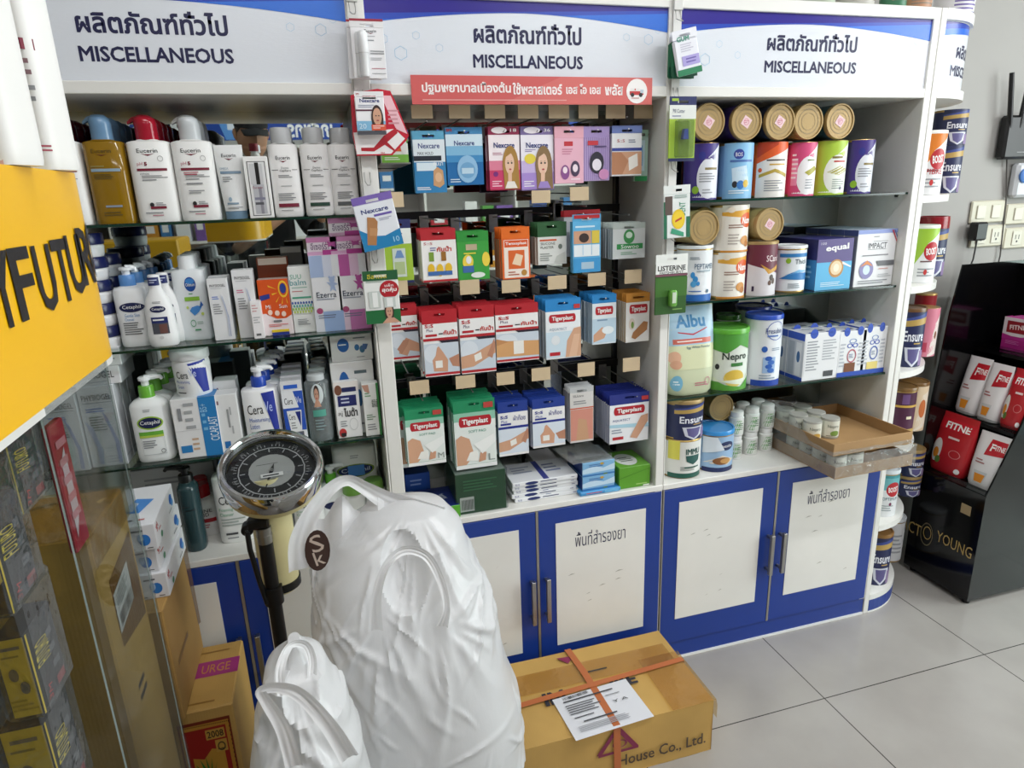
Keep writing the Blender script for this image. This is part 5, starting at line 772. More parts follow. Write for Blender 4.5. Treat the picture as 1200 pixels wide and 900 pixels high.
def carton(px, Y, lab, win, acc, sub, n=2):
    X, w, h = F(*px, Z3, Y); Dp = .075
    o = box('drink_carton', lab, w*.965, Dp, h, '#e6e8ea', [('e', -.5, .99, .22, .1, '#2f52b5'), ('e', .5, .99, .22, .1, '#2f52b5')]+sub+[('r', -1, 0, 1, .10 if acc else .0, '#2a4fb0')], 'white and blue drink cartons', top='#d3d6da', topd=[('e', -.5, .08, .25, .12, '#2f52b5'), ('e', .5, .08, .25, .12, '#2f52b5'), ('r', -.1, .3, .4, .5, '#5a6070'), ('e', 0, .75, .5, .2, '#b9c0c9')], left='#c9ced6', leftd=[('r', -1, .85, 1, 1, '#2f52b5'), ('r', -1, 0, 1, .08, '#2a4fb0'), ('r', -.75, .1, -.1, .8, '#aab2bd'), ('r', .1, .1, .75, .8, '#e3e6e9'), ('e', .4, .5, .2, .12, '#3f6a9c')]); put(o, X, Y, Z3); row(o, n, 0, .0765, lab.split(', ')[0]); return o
rings = lambda c: [('o', 0, .78, .28, .05, .25, '#6a8ac0'), ('o', -.2, .68, .2, .05, .3, '#2f52b5'), ('o', .2, .68, .2, .05, .3, '#2f52b5'), ('o', 0, .45, .34, .15, .18, c), ('l', -.2, .4, .2, .5, 3, '#6a7a9c'), ('l', -.9, .2, -.5, .75, 7, '#b9bec6'), ('l', .5, .2, .9, .75, 7, '#b9bec6')]
carton((941, 983, 390, 446), .02, 'white drink carton printed with a nutrition table, front left', 0, 0, [('l', -.85, .2, -.1, .85, 11, '#9a9ea4'), ('l', .05, .4, .85, .85, 8, '#aeb2b8'), ('r', .2, .06, .75, .18, '#4a4c50'), ('r', -.95, .1, -.93, .9, '#c9ccd0')])
carton((982, 1014, 388, 440), .02, 'white drink carton with red ring print, middle', 1, 1, rings('#b85a6a')+[('r', -.5, .1, .3, .3, '#7a4a2c')])
carton((1014.5, 1043, 383, 434), .02, 'white drink carton with blue ring print, right', 1, 1, rings('#3f5fb0')+[('r', -.5, .1, .4, .26, '#e3cf7a')])
# --- worktop
ens = [('r', -.95, 0, .95, 1, '#232a52'), ('p', [(-.95, .72), (.95, .78), (.95, .9), (-.95, .84)], '#b99a55'), ('p', [(-.95, .86), (.2, .93), (.95, .99), (.95, .9), (-.95, .82)], '#3a4a8c'), ('t', 'Ensure', .02, .56, 1.4, .19, '#e6e8f0', 0, .02), ('l', .0, .4, .7, .45, 1, '#c9a75a'), ('p', [(-.55, .36), (.65, .36), (.5, .12), (.05, .0), (-.4, .12)], '#cfd2de'), ('p', [(-.35, .33), (.45, .33), (.32, .13), (.05, .05), (-.25, .13)], '#5f5a8c'), ('r', .5, .02, .95, .3, '#8f7aa2')]
t, X, R, zt = stand((788, 830, 516, 561), ZC, .012, '#e6e7e2', [('r', -.95, .02, .95, .14, '#1f5a4c'), ('t', 'IMMU', .35, .7, .8, .15, '#1f4f4a', 0, .03), ('p', [(-.05, .6), (.75, .6), (.7, .45), (.35, .36), (0, .45)], '#2a5a55'), ('r', -.95, .5, -.35, .98, '#dfd85a'), ('l', -.3, .2, .6, .32, 4, '#8f9590'), ('r', -.1, .28, .7, .31, '#1f5a4c')], 'white and yellow can with teal base band, lower of a stack', name='milk_can')
h_ = at(811, 469, Y=.012).z-zt-.003; t = can('milk_can', 'navy and gold can with gold lid, upper of the stack at left', R*1.0, h_-.009, '#232a52', ens, None, gold, .011); put(t, X+.001, .012+R, zt+.0008, .05)
t, X4, R4, zt4 = stand((829, 868, 506, 556), ZC, .02, '#9dbfe0', [('p', [(-.95, .0), (.95, .0), (.95, .12), (-.95, .12)], '#1b2a5c'), ('e', .35, .7, .45, .12, '#22305c'), ('t', 'nestle', .35, .7, .6, .08, WH), ('p', [(-.9, .25), (.1, .45), (.9, .3), (.4, .18)], '#e6dccb'), ('e', .1, .3, .5, .1, '#8a5a34'), ('e', .3, .3, .3, .07, '#c99a5a'), ('p', [(-.95, .5), (.2, .6), (-.2, .95), (-.95, .95)], '#dfe9f2')], 'light blue can with bright blue lid, front of worktop', '#3f93d6/.2', None, .014)
t, _, _, _ = stand((776, 800, 484, 548), ZC, .1, '#dfe3d6', [('r', -.95, .02, .95, .12, '#1f6a4c'), ('l', -0.15, 0.440, 0.75, 0.560, 1, '#5a7a3a')], 'white and green can behind the stacked pair, left end', gold, None, .01); t.location.x = max(t.location.x, .075); t.location.y = .178
t, _, _, ztg = stand((832, 862, 490, 540), ZC, .135, '#b99a5e', [('l', -.6, .3, .6, .6, 3, '#8a6f3a')], 'gold can with gold lid, standing behind the light blue can', gold, None, .01)
t = can('milk_can', 'can lying on its side above the gold can, round gold lid', .042, .08, '#b99a5e', [], None, gold, sticker=stick2); put(t, at(846, 473, Y=.11).x, .2, ztg+.045); t.rotation_euler = (PI/2, 0, 0)
t = can('milk_can', 'gold lidded can at the back of the worktop, left end', .05, .13, '#8a7a4a', [], None, gold, .01); put(t, .075, .215, ZC)
# small supplement bottles, two tiers
pr = lambda a, b, H: [(0, a*.95, b*.95), (.003, a, b), (H*.93, a, b), (H*.99, a*.8, b*.8), (H, a*.78, b*.78)]
lbl = lambda c: [('r', -.95, .12, .95, .82, '#dfe3dc'), ('p', [(-.95, .12), (-.2, .12), (.3, .82), (-.4, .82)], c), ('l', -.1, .3, .8, .7, 4, '#5f7a62')]
sb_ = []
for r_ in range(2):
    for k, (xa, xb, yb) in enumerate(((857, 877, 537), (876, 894, 535), (892, 913, 532.5))):
        for tier in range(2):
            X, w, h = F(xa, xb, 494, yb, ZC, .085+.012*k); hh = .078
            o = bottle('supplement_bottle', 'small white and green bottle, %s tier, %s from left, %s row' % (('lower', 'upper')[tier], ('first', 'second', 'third')[k], ('front', 'rear')[r_]), .046, .046, hh-.017, '#e9ebe8', 2, .97, .018, lbl(('#5fae4a', '#3f9a3a', '#57a04a')[k]), 'small white and green bottles', prof=pr)
            cyl_cap(o, hh-.018, .0205, .017, '#f0f1ef'); put(o, X-.002+.001*tier, .085+.012*k+.023+r_*.05, ZC+tier*(hh+.0006), -.1)
# --- two cardboard trays of small cans, wrapped in film, jutting out over the worktop
def tray(z, fl, fr_, bl, hh, lab, ncan, colr, filmh):
    ex = Vector((fr_[0]-fl[0], fr_[1]-fl[1], 0)); ey = Vector((bl[0]-fl[0], bl[1]-fl[1], 0)); w, d = ex.length, ey.length; ang = math.atan2(ex.y, ex.x)
    t = thing('can_tray', lab, 'tray', 'cardboard trays of small cans'); th = .003; B = MB(); B.box(0, w, 0, d, 0, th, 'tray'); B.build('tray_base', t)
    for (a, b, c, e_) in ((0, w, 0, th), (0, w, d-th, d), (0, th, th, d-th), (w-th, w, th, d-th)):
        B = MB(); B.box(a, b, c, e_, th, hh, 'tray', .0005)
        if c == 0 and b == w: deco(B, flat(0), [('l', .1, .4*hh, .3, .6*hh, 1, '#7a5a34'), ('l', -.8, .3, -.4, .5, 1, '#7a5a34')], .01, .01) if False else None
        B.build('tray_side', t)
    B = MB(); n = 22; rn = random.Random(int(z*1000))
    def wr(u, v, zz): return Vector((u, v, zz))+Vector((noise.noise((u*30, v*30, zz*30+z*50)), noise.noise((u*30+9, v*30, zz*30)), noise.noise((u*30, v*30+5, zz*30))))*.004
    per = [(-.004, -.004), (w+.004, -.004), (w+.004, d+.004), (-.004, d+.004), (-.004, -.004)]; P = []
    for zz in (0, .3, .6, 1):
        r_ = []
        for i in range(4):
            for q in range(n):
                u = per[i][0]+(per[i+1][0]-per[i][0])*q/n; v = per[i][1]+(per[i+1][1]-per[i][1])*q/n; r_.append(wr(u, v, .004+zz*filmh(u/w, v/d)))
        P.append(r_)
    B.grid(P, 'wrap', True, True); m = 16
    if z < .7: pass
    else: B.grid([[wr(-.004+(w+.008)*i/m, -.004+(d+.008)*j/m, .004+filmh(i/m, j/m)) for i in range(m+1)] for j in range(m//3, m+1)], 'wrap', True)
    B.build('plastic_wrap', t); put(t, fl[0], fl[1], z, ang); sm = []
    M = Matrix.Translation((fl[0], fl[1], z)) @ Matrix.Rotation(ang, 4, 'Z')
    for i, (u, v) in enumerate(ncan):
        c = can('small_can', 'small white food can in the %s tray, %s' % (lab.split()[0], ('nearest its left front corner', 'second along the left side', 'third along the left side', 'fourth along the left side', 'inner one, second row front', 'inner one, second row middle', 'inner one, second row back', 'third row, front', 'third row, middle', 'third row, back')[i]), .027, .062, colr, [('r', -.95, .1, .95, .9, '#dcded2'), ('t', 'Nepro', .0, .62, 1.2, .2, '#3a4a34'), ('e', .2, .28, .5, .14, ('#c9a24a', '#7a9a4a')[i % 2]), ('l', -.7, .1, .6, .2, 1, '#8a8a7a')], 'small food cans in the cardboard trays', rim='#a9a9a2', rot=-.3)
        p = M @ Vector((u, v, th+.0008)); put(c, p.x, p.y, p.z)
zl = ZC
a, b, c = at(978, 562, Z=zl), at(1063, 546, Z=zl), at(914, 522, Z=zl)
b = a+(b-a).normalized()*.285; ex_ = (b-a).normalized(); ey_ = Vector((-ex_.y, ex_.x, 0)); c = a+ey_*.30
zc_ = [(.034+.057*i, .19+.057*j) for j in range(2) for i in range(4)]
tray(zl, a, b, c, .036, 'lower cardboard tray of small cans in film, jutting over the door', [(.034, .036), (.034, .094), (.034, .152), (.034, .21), (.095, .036), (.095, .094), (.095, .152), (.155, .2), (.21, .2)], '#dcded2', lambda u, v: .0655)
zu = zl+.0725
a2 = at(980, 527, Z=zu); a2 = a+Vector((-.012, .002, 0)); b2 = a2+Vector((math.cos(.02), math.sin(.02), 0))*.285; c2 = a2+Vector((-math.sin(.02), math.cos(.02), 0))*.30
tray(zu, a2, b2, c2, .036, 'upper cardboard tray, half empty, film torn open, with a few cans', [(.034, .13), (.034, .19), (.034, .25), (.1, .13), (.1, .19), (.1, .25)], '#dcded2', lambda u, v: .01+.07*max(0, min(1, (v-.3)*3))*max(.15, 1-u*.8))
# ================================================================== rounded corner shelf: cans
xe = .815
def ecan(px, z, Y, m, d, lab, lid=None, lidh=.012, R=None, rot=-.3, zbase=None, dx=0):
    X, w, h = F(*px, z, Y); R = R or w/2; t = can('milk_can', lab, R, h-(lidh*.8 if lid else 0), m, d, 'cans on the rounded corner shelf', lid, lidh, rot=rot); put(t, max(X+dx, xe+R), Y+R, z); return t, z+h, R, max(X+dx, xe+R)
zs = [Z1-.012, Z2-.008, Z3-.004, ZC-.018, .335, .07]; zs = [z+.0006 for z in zs]
bst = lambda c: [('r', -.95, 0, .95, 1, '#e6e7e9'), ('p', [(-.95, .55), (.95, .95), (.95, 1), (-.95, 1)], c), ('p', [(-.95, .3), (-.3, .6), (.2, .98), (-.95, .98)], c), ('e', .2, .58, .55, .17, '#b5262f'), ('t', 'BOOST', .2, .58, .8, .13, WH, .1, .03), ('l', -.5, .36, .6, .42, 1, '#6a4a4a'), ('l', -.6, .1, .6, .28, 3, '#9a9da2'), ('e', -.1, .2, .12, .05, '#c23a3a')]
t, z_, R, X = ecan((1085, 1118, 152, 217), zs[0], .05, '#d9742a', bst('#d97a22')+[('t', 'FIBRE', .05, .38, 1.1, .09, '#b3303a')], 'white and orange can with red oval, front of top round shelf', '#e9e6e0', .01, .044)
t, z_, R, X = ecan((1105, 1138, 170, 217), zs[0], .14, '#232a52', ens, 'navy can behind the orange one, lower of two on top round shelf', None, .01, .047)
t = can('milk_can', 'navy can with gold band, upper of two on top round shelf', R, .105, '#232a52', ens, 'cans on the rounded corner shelf', None, rot=-.3); put(t, X, .14+R, z_+.0008)
t, z_, R, X = ecan((1078, 1108, 264, 326), zs[1], .045, '#9cc23c', bst('#9cc43a'), 'white and green can with red oval, second round shelf', '#dfe3d9', .01, .042)
t, z_, R, X = ecan((1090, 1118, 254, 318), zs[1], .14, '#3a3550', ens, 'dark can with red lid, behind on second round shelf', '#8c1420/.2', .045, .05)
t, z_, R, X = ecan((1062, 1092, 362, 428), zs[2], .035, '#1d2a5c', ens, 'navy and gold can with brown lid, third round shelf front', '#6a4a2a/.3', .012, .045, -.35)
t, z_, R, X = ecan((1080, 1107, 362, 420), zs[2], .12, '#d9869a', [('r', -.95, 0, .95, 1, '#d98296'), ('p', [(.0, .0), (.9, .05), (.95, .9), (.4, .7)], '#ecdfd9'), ('r', -.6, .1, -.1, .3, '#c2455f'), ('e', .5, .45, .12, .08, '#8a5a3c')], 'pink can on third round shelf, partly behind the navy one', None, .012, .044)
t, z_, R, X = ecan((1075, 1105, 345, 420), zs[2], .2, '#8c1420', [], 'dark red can at the back of third round shelf', None, .012, .033)
t, z_, R, X = ecan((1050, 1080, 456, 540), zs[3], .035, '#4a1f3c', [('r', -.95, .7, .95, .74, '#c9a24a'), ('r', -.4, .76, .1, .94, '#6a4a7a'), ('l', 0.00, 0.440, 0.60, 0.560, 1, '#e6dcc0'), ('r', -.95, .1, .95, .3, '#b99a55')], 'plum can with brown gold lid, fourth round shelf', '#7a5a30/.3', .012, .045)
t, z_, R, X = ecan((1068, 1090, 450, 530), zs[3], .12, '#d99a5a', [('r', -.95, 0, .95, 1, '#e0c9a8'), ('p', [(-.2, 0), (.8, .1), (.9, .9), (.2, .8)], '#e9dcc9'), ('e', .3, .5, .3, .2, '#c9703a')], 'pale orange can behind the plum can, fourth round shelf', '#7a5a30/.3', .012, .045)
t, z_, R, X = ecan((1034, 1060, 553, 605), zs[4], .04, '#4a9aa2', [('r', -.95, 0, .95, .62, '#e3e6e8'), ('r', -.95, .62, .95, .9, '#6fb4ba'), ('e', .25, .64, .55, .17, '#b5262f'), ('t', 'BOOST', .25, .64, .8, .12, WH, .1, .03), ('t', 'OPTIMUM', .1, .42, 1.2, .07, '#2f6a72'), ('l', -.5, .12, .5, .28, 3, '#9aa5a9'), ('e', .1, .3, .1, .04, '#7a3a5a')], 'teal and white can with red oval, fifth round shelf', '#cfd6da', .012, .044)
t, z_, R, X = ecan((1062, 1084, 560, 598), zs[4], .13, '#232f6a', ens, 'navy can, lower of two behind the teal can', gold, .01, .044)
t = can('milk_can', 'navy can, upper of two behind the teal can', R, .092, '#232f6a', ens, 'cans on the rounded corner shelf', gold, .01, rot=-.3); put(t, X, .13+R, z_+.0025)
t, z_, R, X = ecan((1022, 1053, 628, 690), zs[5], .035, '#1d2a5c', ens, 'navy and gold can with brown lid, lowest round shelf front', '#8a6434/.3', .013, .048, -.3)
t, z_, R, X = ecan((1045, 1062, 610, 668), zs[5], .135, '#d9dadc', [('l', -.5, .2, .6, .7, 5, '#9fa2a6')], 'white can behind the navy one, lowest round shelf', '#c9cdd0', .012, .044)
# ================================================================== banner on the canopy board, clip strips and what hangs on them
x0, x1, z0, z1 = rpx(482, 89.5, 764, 122.5, -.005); w = x1-x0; H_ = z1-z0
B = MB(); B.box(-w/2, w/2, 0, .0015, 0, H_, '#cf5f5d/.3'); hw = w/2; asp = hw/H_
deco(B, flat(0), [('p', [(-1, .0), (1, .0), (1, 1), (.2, 1), (-.3, 0)], '#d66f6a/.3'), ('t', 'ปฐมพยาบาลเบื้องต้น', -.57, .56, .7, .46, '#f6ecea/.3', 0, .03), ('t', 'ใช้พลาสเตอร์', .0, .56, .41, .42, '#f6ecea/.3', 0, .03), ('t', 'เอส โอ เอส', .39, .56, .3, .36, '#f6ecea/.3', 0, .03), ('t', 'พลัส', .655, .55, .16, .42, '#f6ecea/.3', 0, .03), ('l', -.92, .1, .75, .19, 1, '#e6a5a0'),
               ('e', .86, .5, .46/asp, .46, '#f4f0ee/.3'), ('r', .80, .42, .885, .6, '#e9e5e3'), ('r', .795, .36, .92, .5, '#c23a3a'), ('r', .89, .42, .92, .56, '#b9c9d6'), ('e', .82, .36, .08/asp, .08, BK), ('e', .895, .36, .08/asp, .08, BK), ('l', .81, .2, .91, .27, 1, '#c27a78'), ('r', .838, .53, .848, .59, '#c23a3a')], hw, H_)
put(tag(B.build('banner'), 'salmon red banner with white lettering and ambulance disc, below middle sign', 'banner'), (x0+x1)/2, -.0055, z0)
def strip(name, X, zt, zb, lab):
    t = thing(name, lab, 'clip strip'); B = MB(); B.box(-.011, .011, -.0, .0012, zb, zt, '#e3e2de'); B.box(-.012, .012, -.004, .0, zt-.03, zt, '#d9d8d4', .001); B.build('strip', t); z = zt-.03
    while z > zb+.02:
        B = MB(); B.tube([(-.006, 0, z), (-.006, -.006, z-.02), (-.003, -.022, z-.028), (.003, -.022, z-.028), (.006, -.006, z-.02), (.006, 0, z)], .0009, 'steel', 6); B.build('wire_clip', t); z -= .085
    put(t, X, -.0045, 0); return t
strip('clip_strip', -.765, 1.87, 1.15, 'white hanging clip strip on the left divider, carrying small packs')
strip('clip_strip', -.004, 1.88, 1.2, 'white hanging clip strip on the middle divider, carrying dental packs')
def clip(px, desc, name, hd, mh, mb, items, tilt=0, t=.012, n=1, cat='pack', Y=-.036, back=None, cs=.0015):
    x0, x1, yt, yb = px; xm, ym = (x0+x1)/2, (yt+yb)/2; a, b = at(x0, ym, Y=Y), at(x1, ym, Y=Y); W = b.x-a.x; X = (a.x+b.x)/2; zt = at(xm, yt, Y=Y).z; H = zt-at(xm, yb, Y=Y).z
    o = pack(name, desc, W, H, t, hd*H, mh, mb, items, None, cat, None, True, cs); r = math.radians(tilt); put(o, X-.5*H*math.sin(-r)*0, Y, zt-.012, 0, 0, r); return o, X, W, H, zt
# left strip
o, X, W_, H_, zt = clip((412, 451, 22, 92), 'white blister card with red top edge and white lip stick, on left strip', 'lip_care_card', .14, '#e4e3e4', '#e9e8ea', [('r', -1, .96, 1, 1, '#9c2a3a'), ('t', 'Eucerin', .2, .80, .7, .05, BK), smile(.2, .765, .2), ('l', -.7, .70, .9, .72, 1, '#8f8f94'), ('l', -.1, .62, .5, .66, 1, GY), ('l', .1, .4, .95, .48, 2, GY), ('l', .1, .3, .8, .36, 2, '#b9b9bd'), ('r', .1, .165, .95, .175, '#b05a6a'), ('r', .1, .08, .95, .09, GY)], 0, .002)
B = MB(); B.loft([(-.0, .009, .009), (.003, .0098, .0098), (.045, .0098, .0098), (.046, .0105, .0105), (.083, .0105, .0105), (.087, .008, .008)], ['#d9dadc/.2', '#e3e4e6/.2', '#c9cacc/.2', '#e9eaec/.2', '#e9eaec/.2'], 2, 20); B.v = [(x-W_*.16, y-.008, z-H_*.88) for x, y, z in B.v]; B.build('lip_stick', o)
c = dup(o); c.location.y += .013; c.location.x -= .006; c.rotation_euler.y = .03; c['label'] = 'white blister card hanging just behind the lip stick card'
heel = [('p', [(-.75, .12), (-.3, .12), (.1, .3), (.55, .42), (.6, .34), (.2, .2), (.5, .06), (.42, .06), (.1, .16), (-.3, .06), (-.75, .07)], '#b01a2a')]
x0, x1, z0, z1 = rpx(412, 104, 478, 182, -.028); W_, H_ = x1-x0, z1-z0; B = MB()
sil = [(-.92, 0), (.35, .0), (.9, .22), (1, .3), (.6, .82), (.45, .97), (.0, 1), (-.55, .96), (-.95, .9), (-1, .3)]
B.prism([(u*W_/2, v*H_) for u, v in sil], 0, .016, '#c2283a/.25', '#a81f30/.25'); deco(B, flat(0), [('p', [(-.92, .02), (.3, .02), (.85, .25), (.5, .4), (-.1, .38), (-.97, .35)], '#ece6e6/.25'), ('p', [(.1, .9), (.45, .9), (.95, .32), (.55, .4)], '#e9bcc4/.25'), ('l', .3, .45, .7, .7, 4, '#c98a94')]+heel+[('t', '3M', .0, .03, .14, .04, '#c2352f')], W_/2, H_)
o = put(tag(B.build('foot_care_pouch'), 'red and pink pouch printed with high heels, behind the small face pack', 'pouch'), (x0+x1)/2, -.028, z0)
clip((417, 451, 107, 158), 'small white pack with smiling face photo and number 20, left strip', 'plaster_pack', .12, '#e9e8ea', '#ecebee', nx(.79)+[('t', '3M', -.8, .94, .22, .045, '#c2352f'), ('l', -.8, .62, .3, .7, 2, '#9aa0b5'), ('r', -1, .55, .2, .585, '#5a2038'), ('r', -1, .1, 1, .32, '#7fb4d6'), ('e', .45, .36, .42, .33, '#3a2a26'), ('e', .45, .42, .3, .2, '#cf9f84'), ('p', [(.15, .12), (.75, .12), (.6, .25), (.3, .25)], '#d6a98f'), ('r', .0, .1, 1, .24, '#d9583c'), ('l', .1, .13, .9, .22, 2, '#f3dfd6'), ('e', .36, .44, .05, .014, BK), ('e', .56, .44, .05, .014, BK), ('e', .46, .33, .1, .016, '#a8484f'), ('t', '20', -.6, .2, .5, .12, '#d6e9f4'), ('r', -1, 0, 1, .09, '#4a4a52')], 0, .012, Y=-.045)
clip((414, 462, 228, 292), 'purple and blue pack with tan plaster strip, hanging tilted, left strip', 'plaster_pack', .14, '#7a63b0', '#e6e9f0', nx(.72)+[('r', -.1, .6, .8, .64, '#6a58a8'), ('l', .1, .5, .8, .56, 2, '#9a9fb5'), ('p', [(-1, .0), (1, 0), (1, .3), (.2, .22), (-.4, .26), (-1, .42)], '#1f7fb5'), ('p', [(-.78, .12), (-.35, .08), (.0, .5), (-.1, .58), (-.45, .62)], '#b07c4f'), ('p', [(-.55, .28), (-.2, .25), (-.08, .38), (-.45, .42)], '#c08f62'), ('t', '10', .7, .12, .3, .1, '#a9d3ea')], -10)
o, X, W_, H_, zt = clip((427, 468, 317, 379), 'white and green twin tube pack with red round offer, left strip', 'cream_pack', .18, '#1f5a34', '#e9ebe8', [('r', -1, 0, 1, .26, '#1f6a3a'), ('t', 'อีลาเจล', -.2, .9, 1.1, .09, '#d9c83a'), ('e', .45, .64, .55, .17, '#b01f2a'), ('t', 'แพ็ค', .45, .72, .5, .06, WH), ('t', 'สุดคุ้ม', .45, .63, .85, .1, WH, 0, .03), ('e', .35, .22, .27, .2, '#3a2824'), ('e', .35, .22, .19, .13, '#cf9f86'), ('p', [(-.1, .0), (.95, .0), (.6, .1), (.2, .1)], '#cf9f86'), ('l', -.85, .78, .2, .82, 2, '#8aa08f'), ('r', -.75, .3, -.1, .62, '#c9d0cc'), ('r', .1, .3, .75, .5, '#c9d0cc'), ('r', -.55, .32, -.25, .6, '#eef0ee'), ('r', .25, .32, .6, .48, '#eef0ee'), ('e', .28, .23, .03, .012, BK), ('e', .42, .23, .03, .012, BK), ('e', .35, .16, .06, .012, '#b05a5a')], 0, .02)
# white box with cow print and green box behind, at the left edge of the hooks
o = put(box('cough_drop_box', 'green and white box with orange band, beside the top left hooks', .062, .03, .058, '#e6ece2', [('r', -1, .0, 1, .3, '#7ab648'), ('r', -1, .42, .6, .62, '#d9642c'), ('r', -1, .72, 1, 1, '#5aa03c'), ('e', .7, .6, .25, .3, '#e3e3e0'), ('l', -.8, .08, .6, .22, 2, '#e9f3e2')]), at(463, 190, Y=.06).x, .05, at(463, 205, Y=.06).z)
o.location.z = 1.522
hk_ = MB(); hk_.box(-.035, .035, .0, .2, -.003, 0, 'steel'); h_ = hk_.build('hook_tray', uM); h_.location = (at(463, 190, Y=.06).x-uM.location.x, .05, 1.5217)
# middle strip
def blister(o, x0, x1, z0, z1, dp, m='pvc', name='clear_blister'):
    B = MB(); B.box(x0, x1, -dp, 0, z0, z1, m, .003); return B.build(name, o)
for k in range(3):
    o, X, W_, H_, zt = clip((787-k*1.5, 816-k*1, 34+k*3, 88+k*2), ['white and green dental floss pack on the middle strip, front', 'green dental floss pack, second on the strip', 'green dental floss pack, rearmost on the strip'][k], 'floss_pack', .2, '#e3e4ea', '#e6e7ee' if k == 0 else '#1f6a48', [('r', -1, .0, 1, .14, '#1f7a50'), ('t', 'GUM', -.2, .8, 1.0, .11, '#3f8f78', 0, .03), ('l', -.5, .5, .6, .7, 4, '#c3c0d0'), ('r', -.5, .2, .9, .42, '#a99fd6'), ('l', -.2, .24, .8, .38, 2, '#6a5aa8')] if k == 0 else [('r', -1, 0, 1, .25, '#15543a')], (-13, -5, 0)[k], .01, Y=-.048+k*.012, cs=.004)
o, X, W_, H_, zt = clip((784, 815, 113, 189), 'navy and lime pill cutter pack with clear plastic box, middle strip', 'pill_cutter_pack', .13, '#232a5c', '#a3c23c', [('r', -1, .66, 1, .87, '#dfe2dc'), ('r', -1, .0, 1, .05, '#232a5c'), ('t', 'Pill Cutter', -.3, .78, .9, .06, '#3a4068'), ('l', -.8, .68, .2, .72, 1, '#8a90a8'), ('r', -.85, .93, -.35, .97, '#9ab83a')], 0, .003)
blister(o, -W_*.3, W_*.3, .012-H_*.94, .012-H_*.36, .022); B = MB(); B.prism([(-.006, .012-H_*.66), (.009, .012-H_*.66), (.007, .012-H_*.5), (-.002, .012-H_*.5)], -.016, -.004, '#4a5fae/.2'); B.build('blade_holder', o)
o, X, W_, H_, zt = clip((777, 808, 217, 279), 'green and white dental brush pack with yellow round sticker, middle strip', 'brush_pack', .16, '#dfe3e0', '#dfe3e1', [('r', -1, 0, -.75, .7, '#1f6a4c'), ('r', .7, 0, 1, .4, '#1f6a4c'), ('r', -.9, .45, -.35, .8, '#5a4a44'), ('t', 'DENT', .4, .55, .9, .13, '#2f8f6a', PI/2), ('e', .1, .36, .5, .19, '#e3c01f'), ('e', .1, .36, .4, .15, '#eac92f'), ('p', [(-.15, .3), (.35, .36), (.35, .4), (-.15, .34)], '#b5362f'), ('p', [(-.5, .1), (.5, .02), (.5, .1), (-.4, .2)], '#3f9a78'), ('l', -.2, .75, .8, .82, 2, '#8aa39a')], -2, .012)
o, X, W_, H_, zt = clip((768, 805, 298, 368), 'dark green breath freshener pack with white heading, middle strip', 'breath_strip_pack', .15, '#e6e9e4', '#2f5a24', [('r', -1, .68, 1, .87, '#e9ebe7'), ('t', 'LISTERINE', 0, .775, 1.75, .085, BK, 0, .03), ('t', 'FRESHBURST', 0, .70, 1.5, .05, BK), ('r', -1, .64, 1, .675, '#7a4a5a'), ('r', -1, .3, 1, .62, '#3f6f2a'), ('l', .1, .05, .9, .1, 1, '#7aa05a')], 0, .004)
B = MB(); B.loft([(0, .0085, .007), (.004, .011, .009), (.036, .011, .009), (.042, .0085, .007)], '#6fae4a/.15', 3, 24); B.v = [(x+.002, y-.006, z+.012-H_*.86) for x, y, z in B.v]; B.build('dispenser', o)
B = MB(); B.box(-.004, .007, -.0158, -.015, .012-H_*.8, .012-H_*.62, '#c9d6c0'); B.build('dispenser_label', o)
# ================================================================== weighing scale with dial head
t = thing('weighing_scale', 'dial scale with chrome ring, cream housing and black pole, before left doors', 'scale')
Ys = -.2; C_ = at(318, 547, Y=Ys); R = (at(379, 548, Y=Ys).x-at(256, 548, Y=Ys).x)/2*1.03
az = math.atan2(CPOS.y-C_.y, CPOS.x-C_.x); el = math.radians(64); nrm = Vector((math.cos(el)*math.cos(az), math.cos(el)*math.sin(az), math.sin(el))); xa = Vector((-math.sin(az), math.cos(az), 0)); ya = nrm.cross(xa)
M = Matrix(((xa.x, ya.x, nrm.x, C_.x), (xa.y, ya.y, nrm.y, C_.y), (xa.z, ya.z, nrm.z, C_.z), (0, 0, 0, 1)))
def dl(B, name): B.xf(M); return B.build(name, t, 35)
B = MB(); B.loft([(-.03, R*.985, R*.985), (-.014, R*1.0, R*1.0), (-.002, R*1.0, R*1.0), (.008, R*.985, R*.985), (.013, R*.94, R*.94), (.013, R*.89, R*.89), (.008, R*.85, R*.85), (-.004, R*.83, R*.83)], 'chrome', 2, 56, False, False); dl(B, 'chrome_ring')
B = MB(); B.loft([(-.012, R*.84, R*.84), (-.0115, R*.01, R*.01)], '#15161a/.5', 2, 48, False, True)
Sd = lambda x, z, h: (x, z, -.0113+h); it = [('o', 0, 0, .64, .64, .035, '#b9babb'), ('e', 0, 0, .44, .44, '#a9aaa8'), ('l', -.28, .17, .32, .2, 1, '#4a4a4c')]
for i in range(60):
    a = 2*PI*i/60; r0, r1 = (.66, .72) if i % 5 else (.5, .6); w = .008 if i % 5 else .012; cx_, sx_ = math.cos(a), math.sin(a); it.append(('p', [(cx_*r0-sx_*w, sx_*r0+cx_*w), (cx_*r0+sx_*w, sx_*r0-cx_*w), (cx_*r1+sx_*w, sx_*r1-cx_*w), (cx_*r1-sx_*w, sx_*r1+cx_*w)], '#a9aaac'))
for i in range(12):
    a = 2*PI*(i+.5)/12; it.append(('t', str(10*i) if i else '0', .73*math.cos(a), .73*math.sin(a), .09, .07, '#8f9092', a-PI/2))
it += [('r', -.22, -.2, .2, -.1, '#e6e6e4'), ('r', -.18, -.17, .12, -.135, '#2a2a2c'), ('l', -.08, -.28, .12, -.23, 1, '#77787a')]
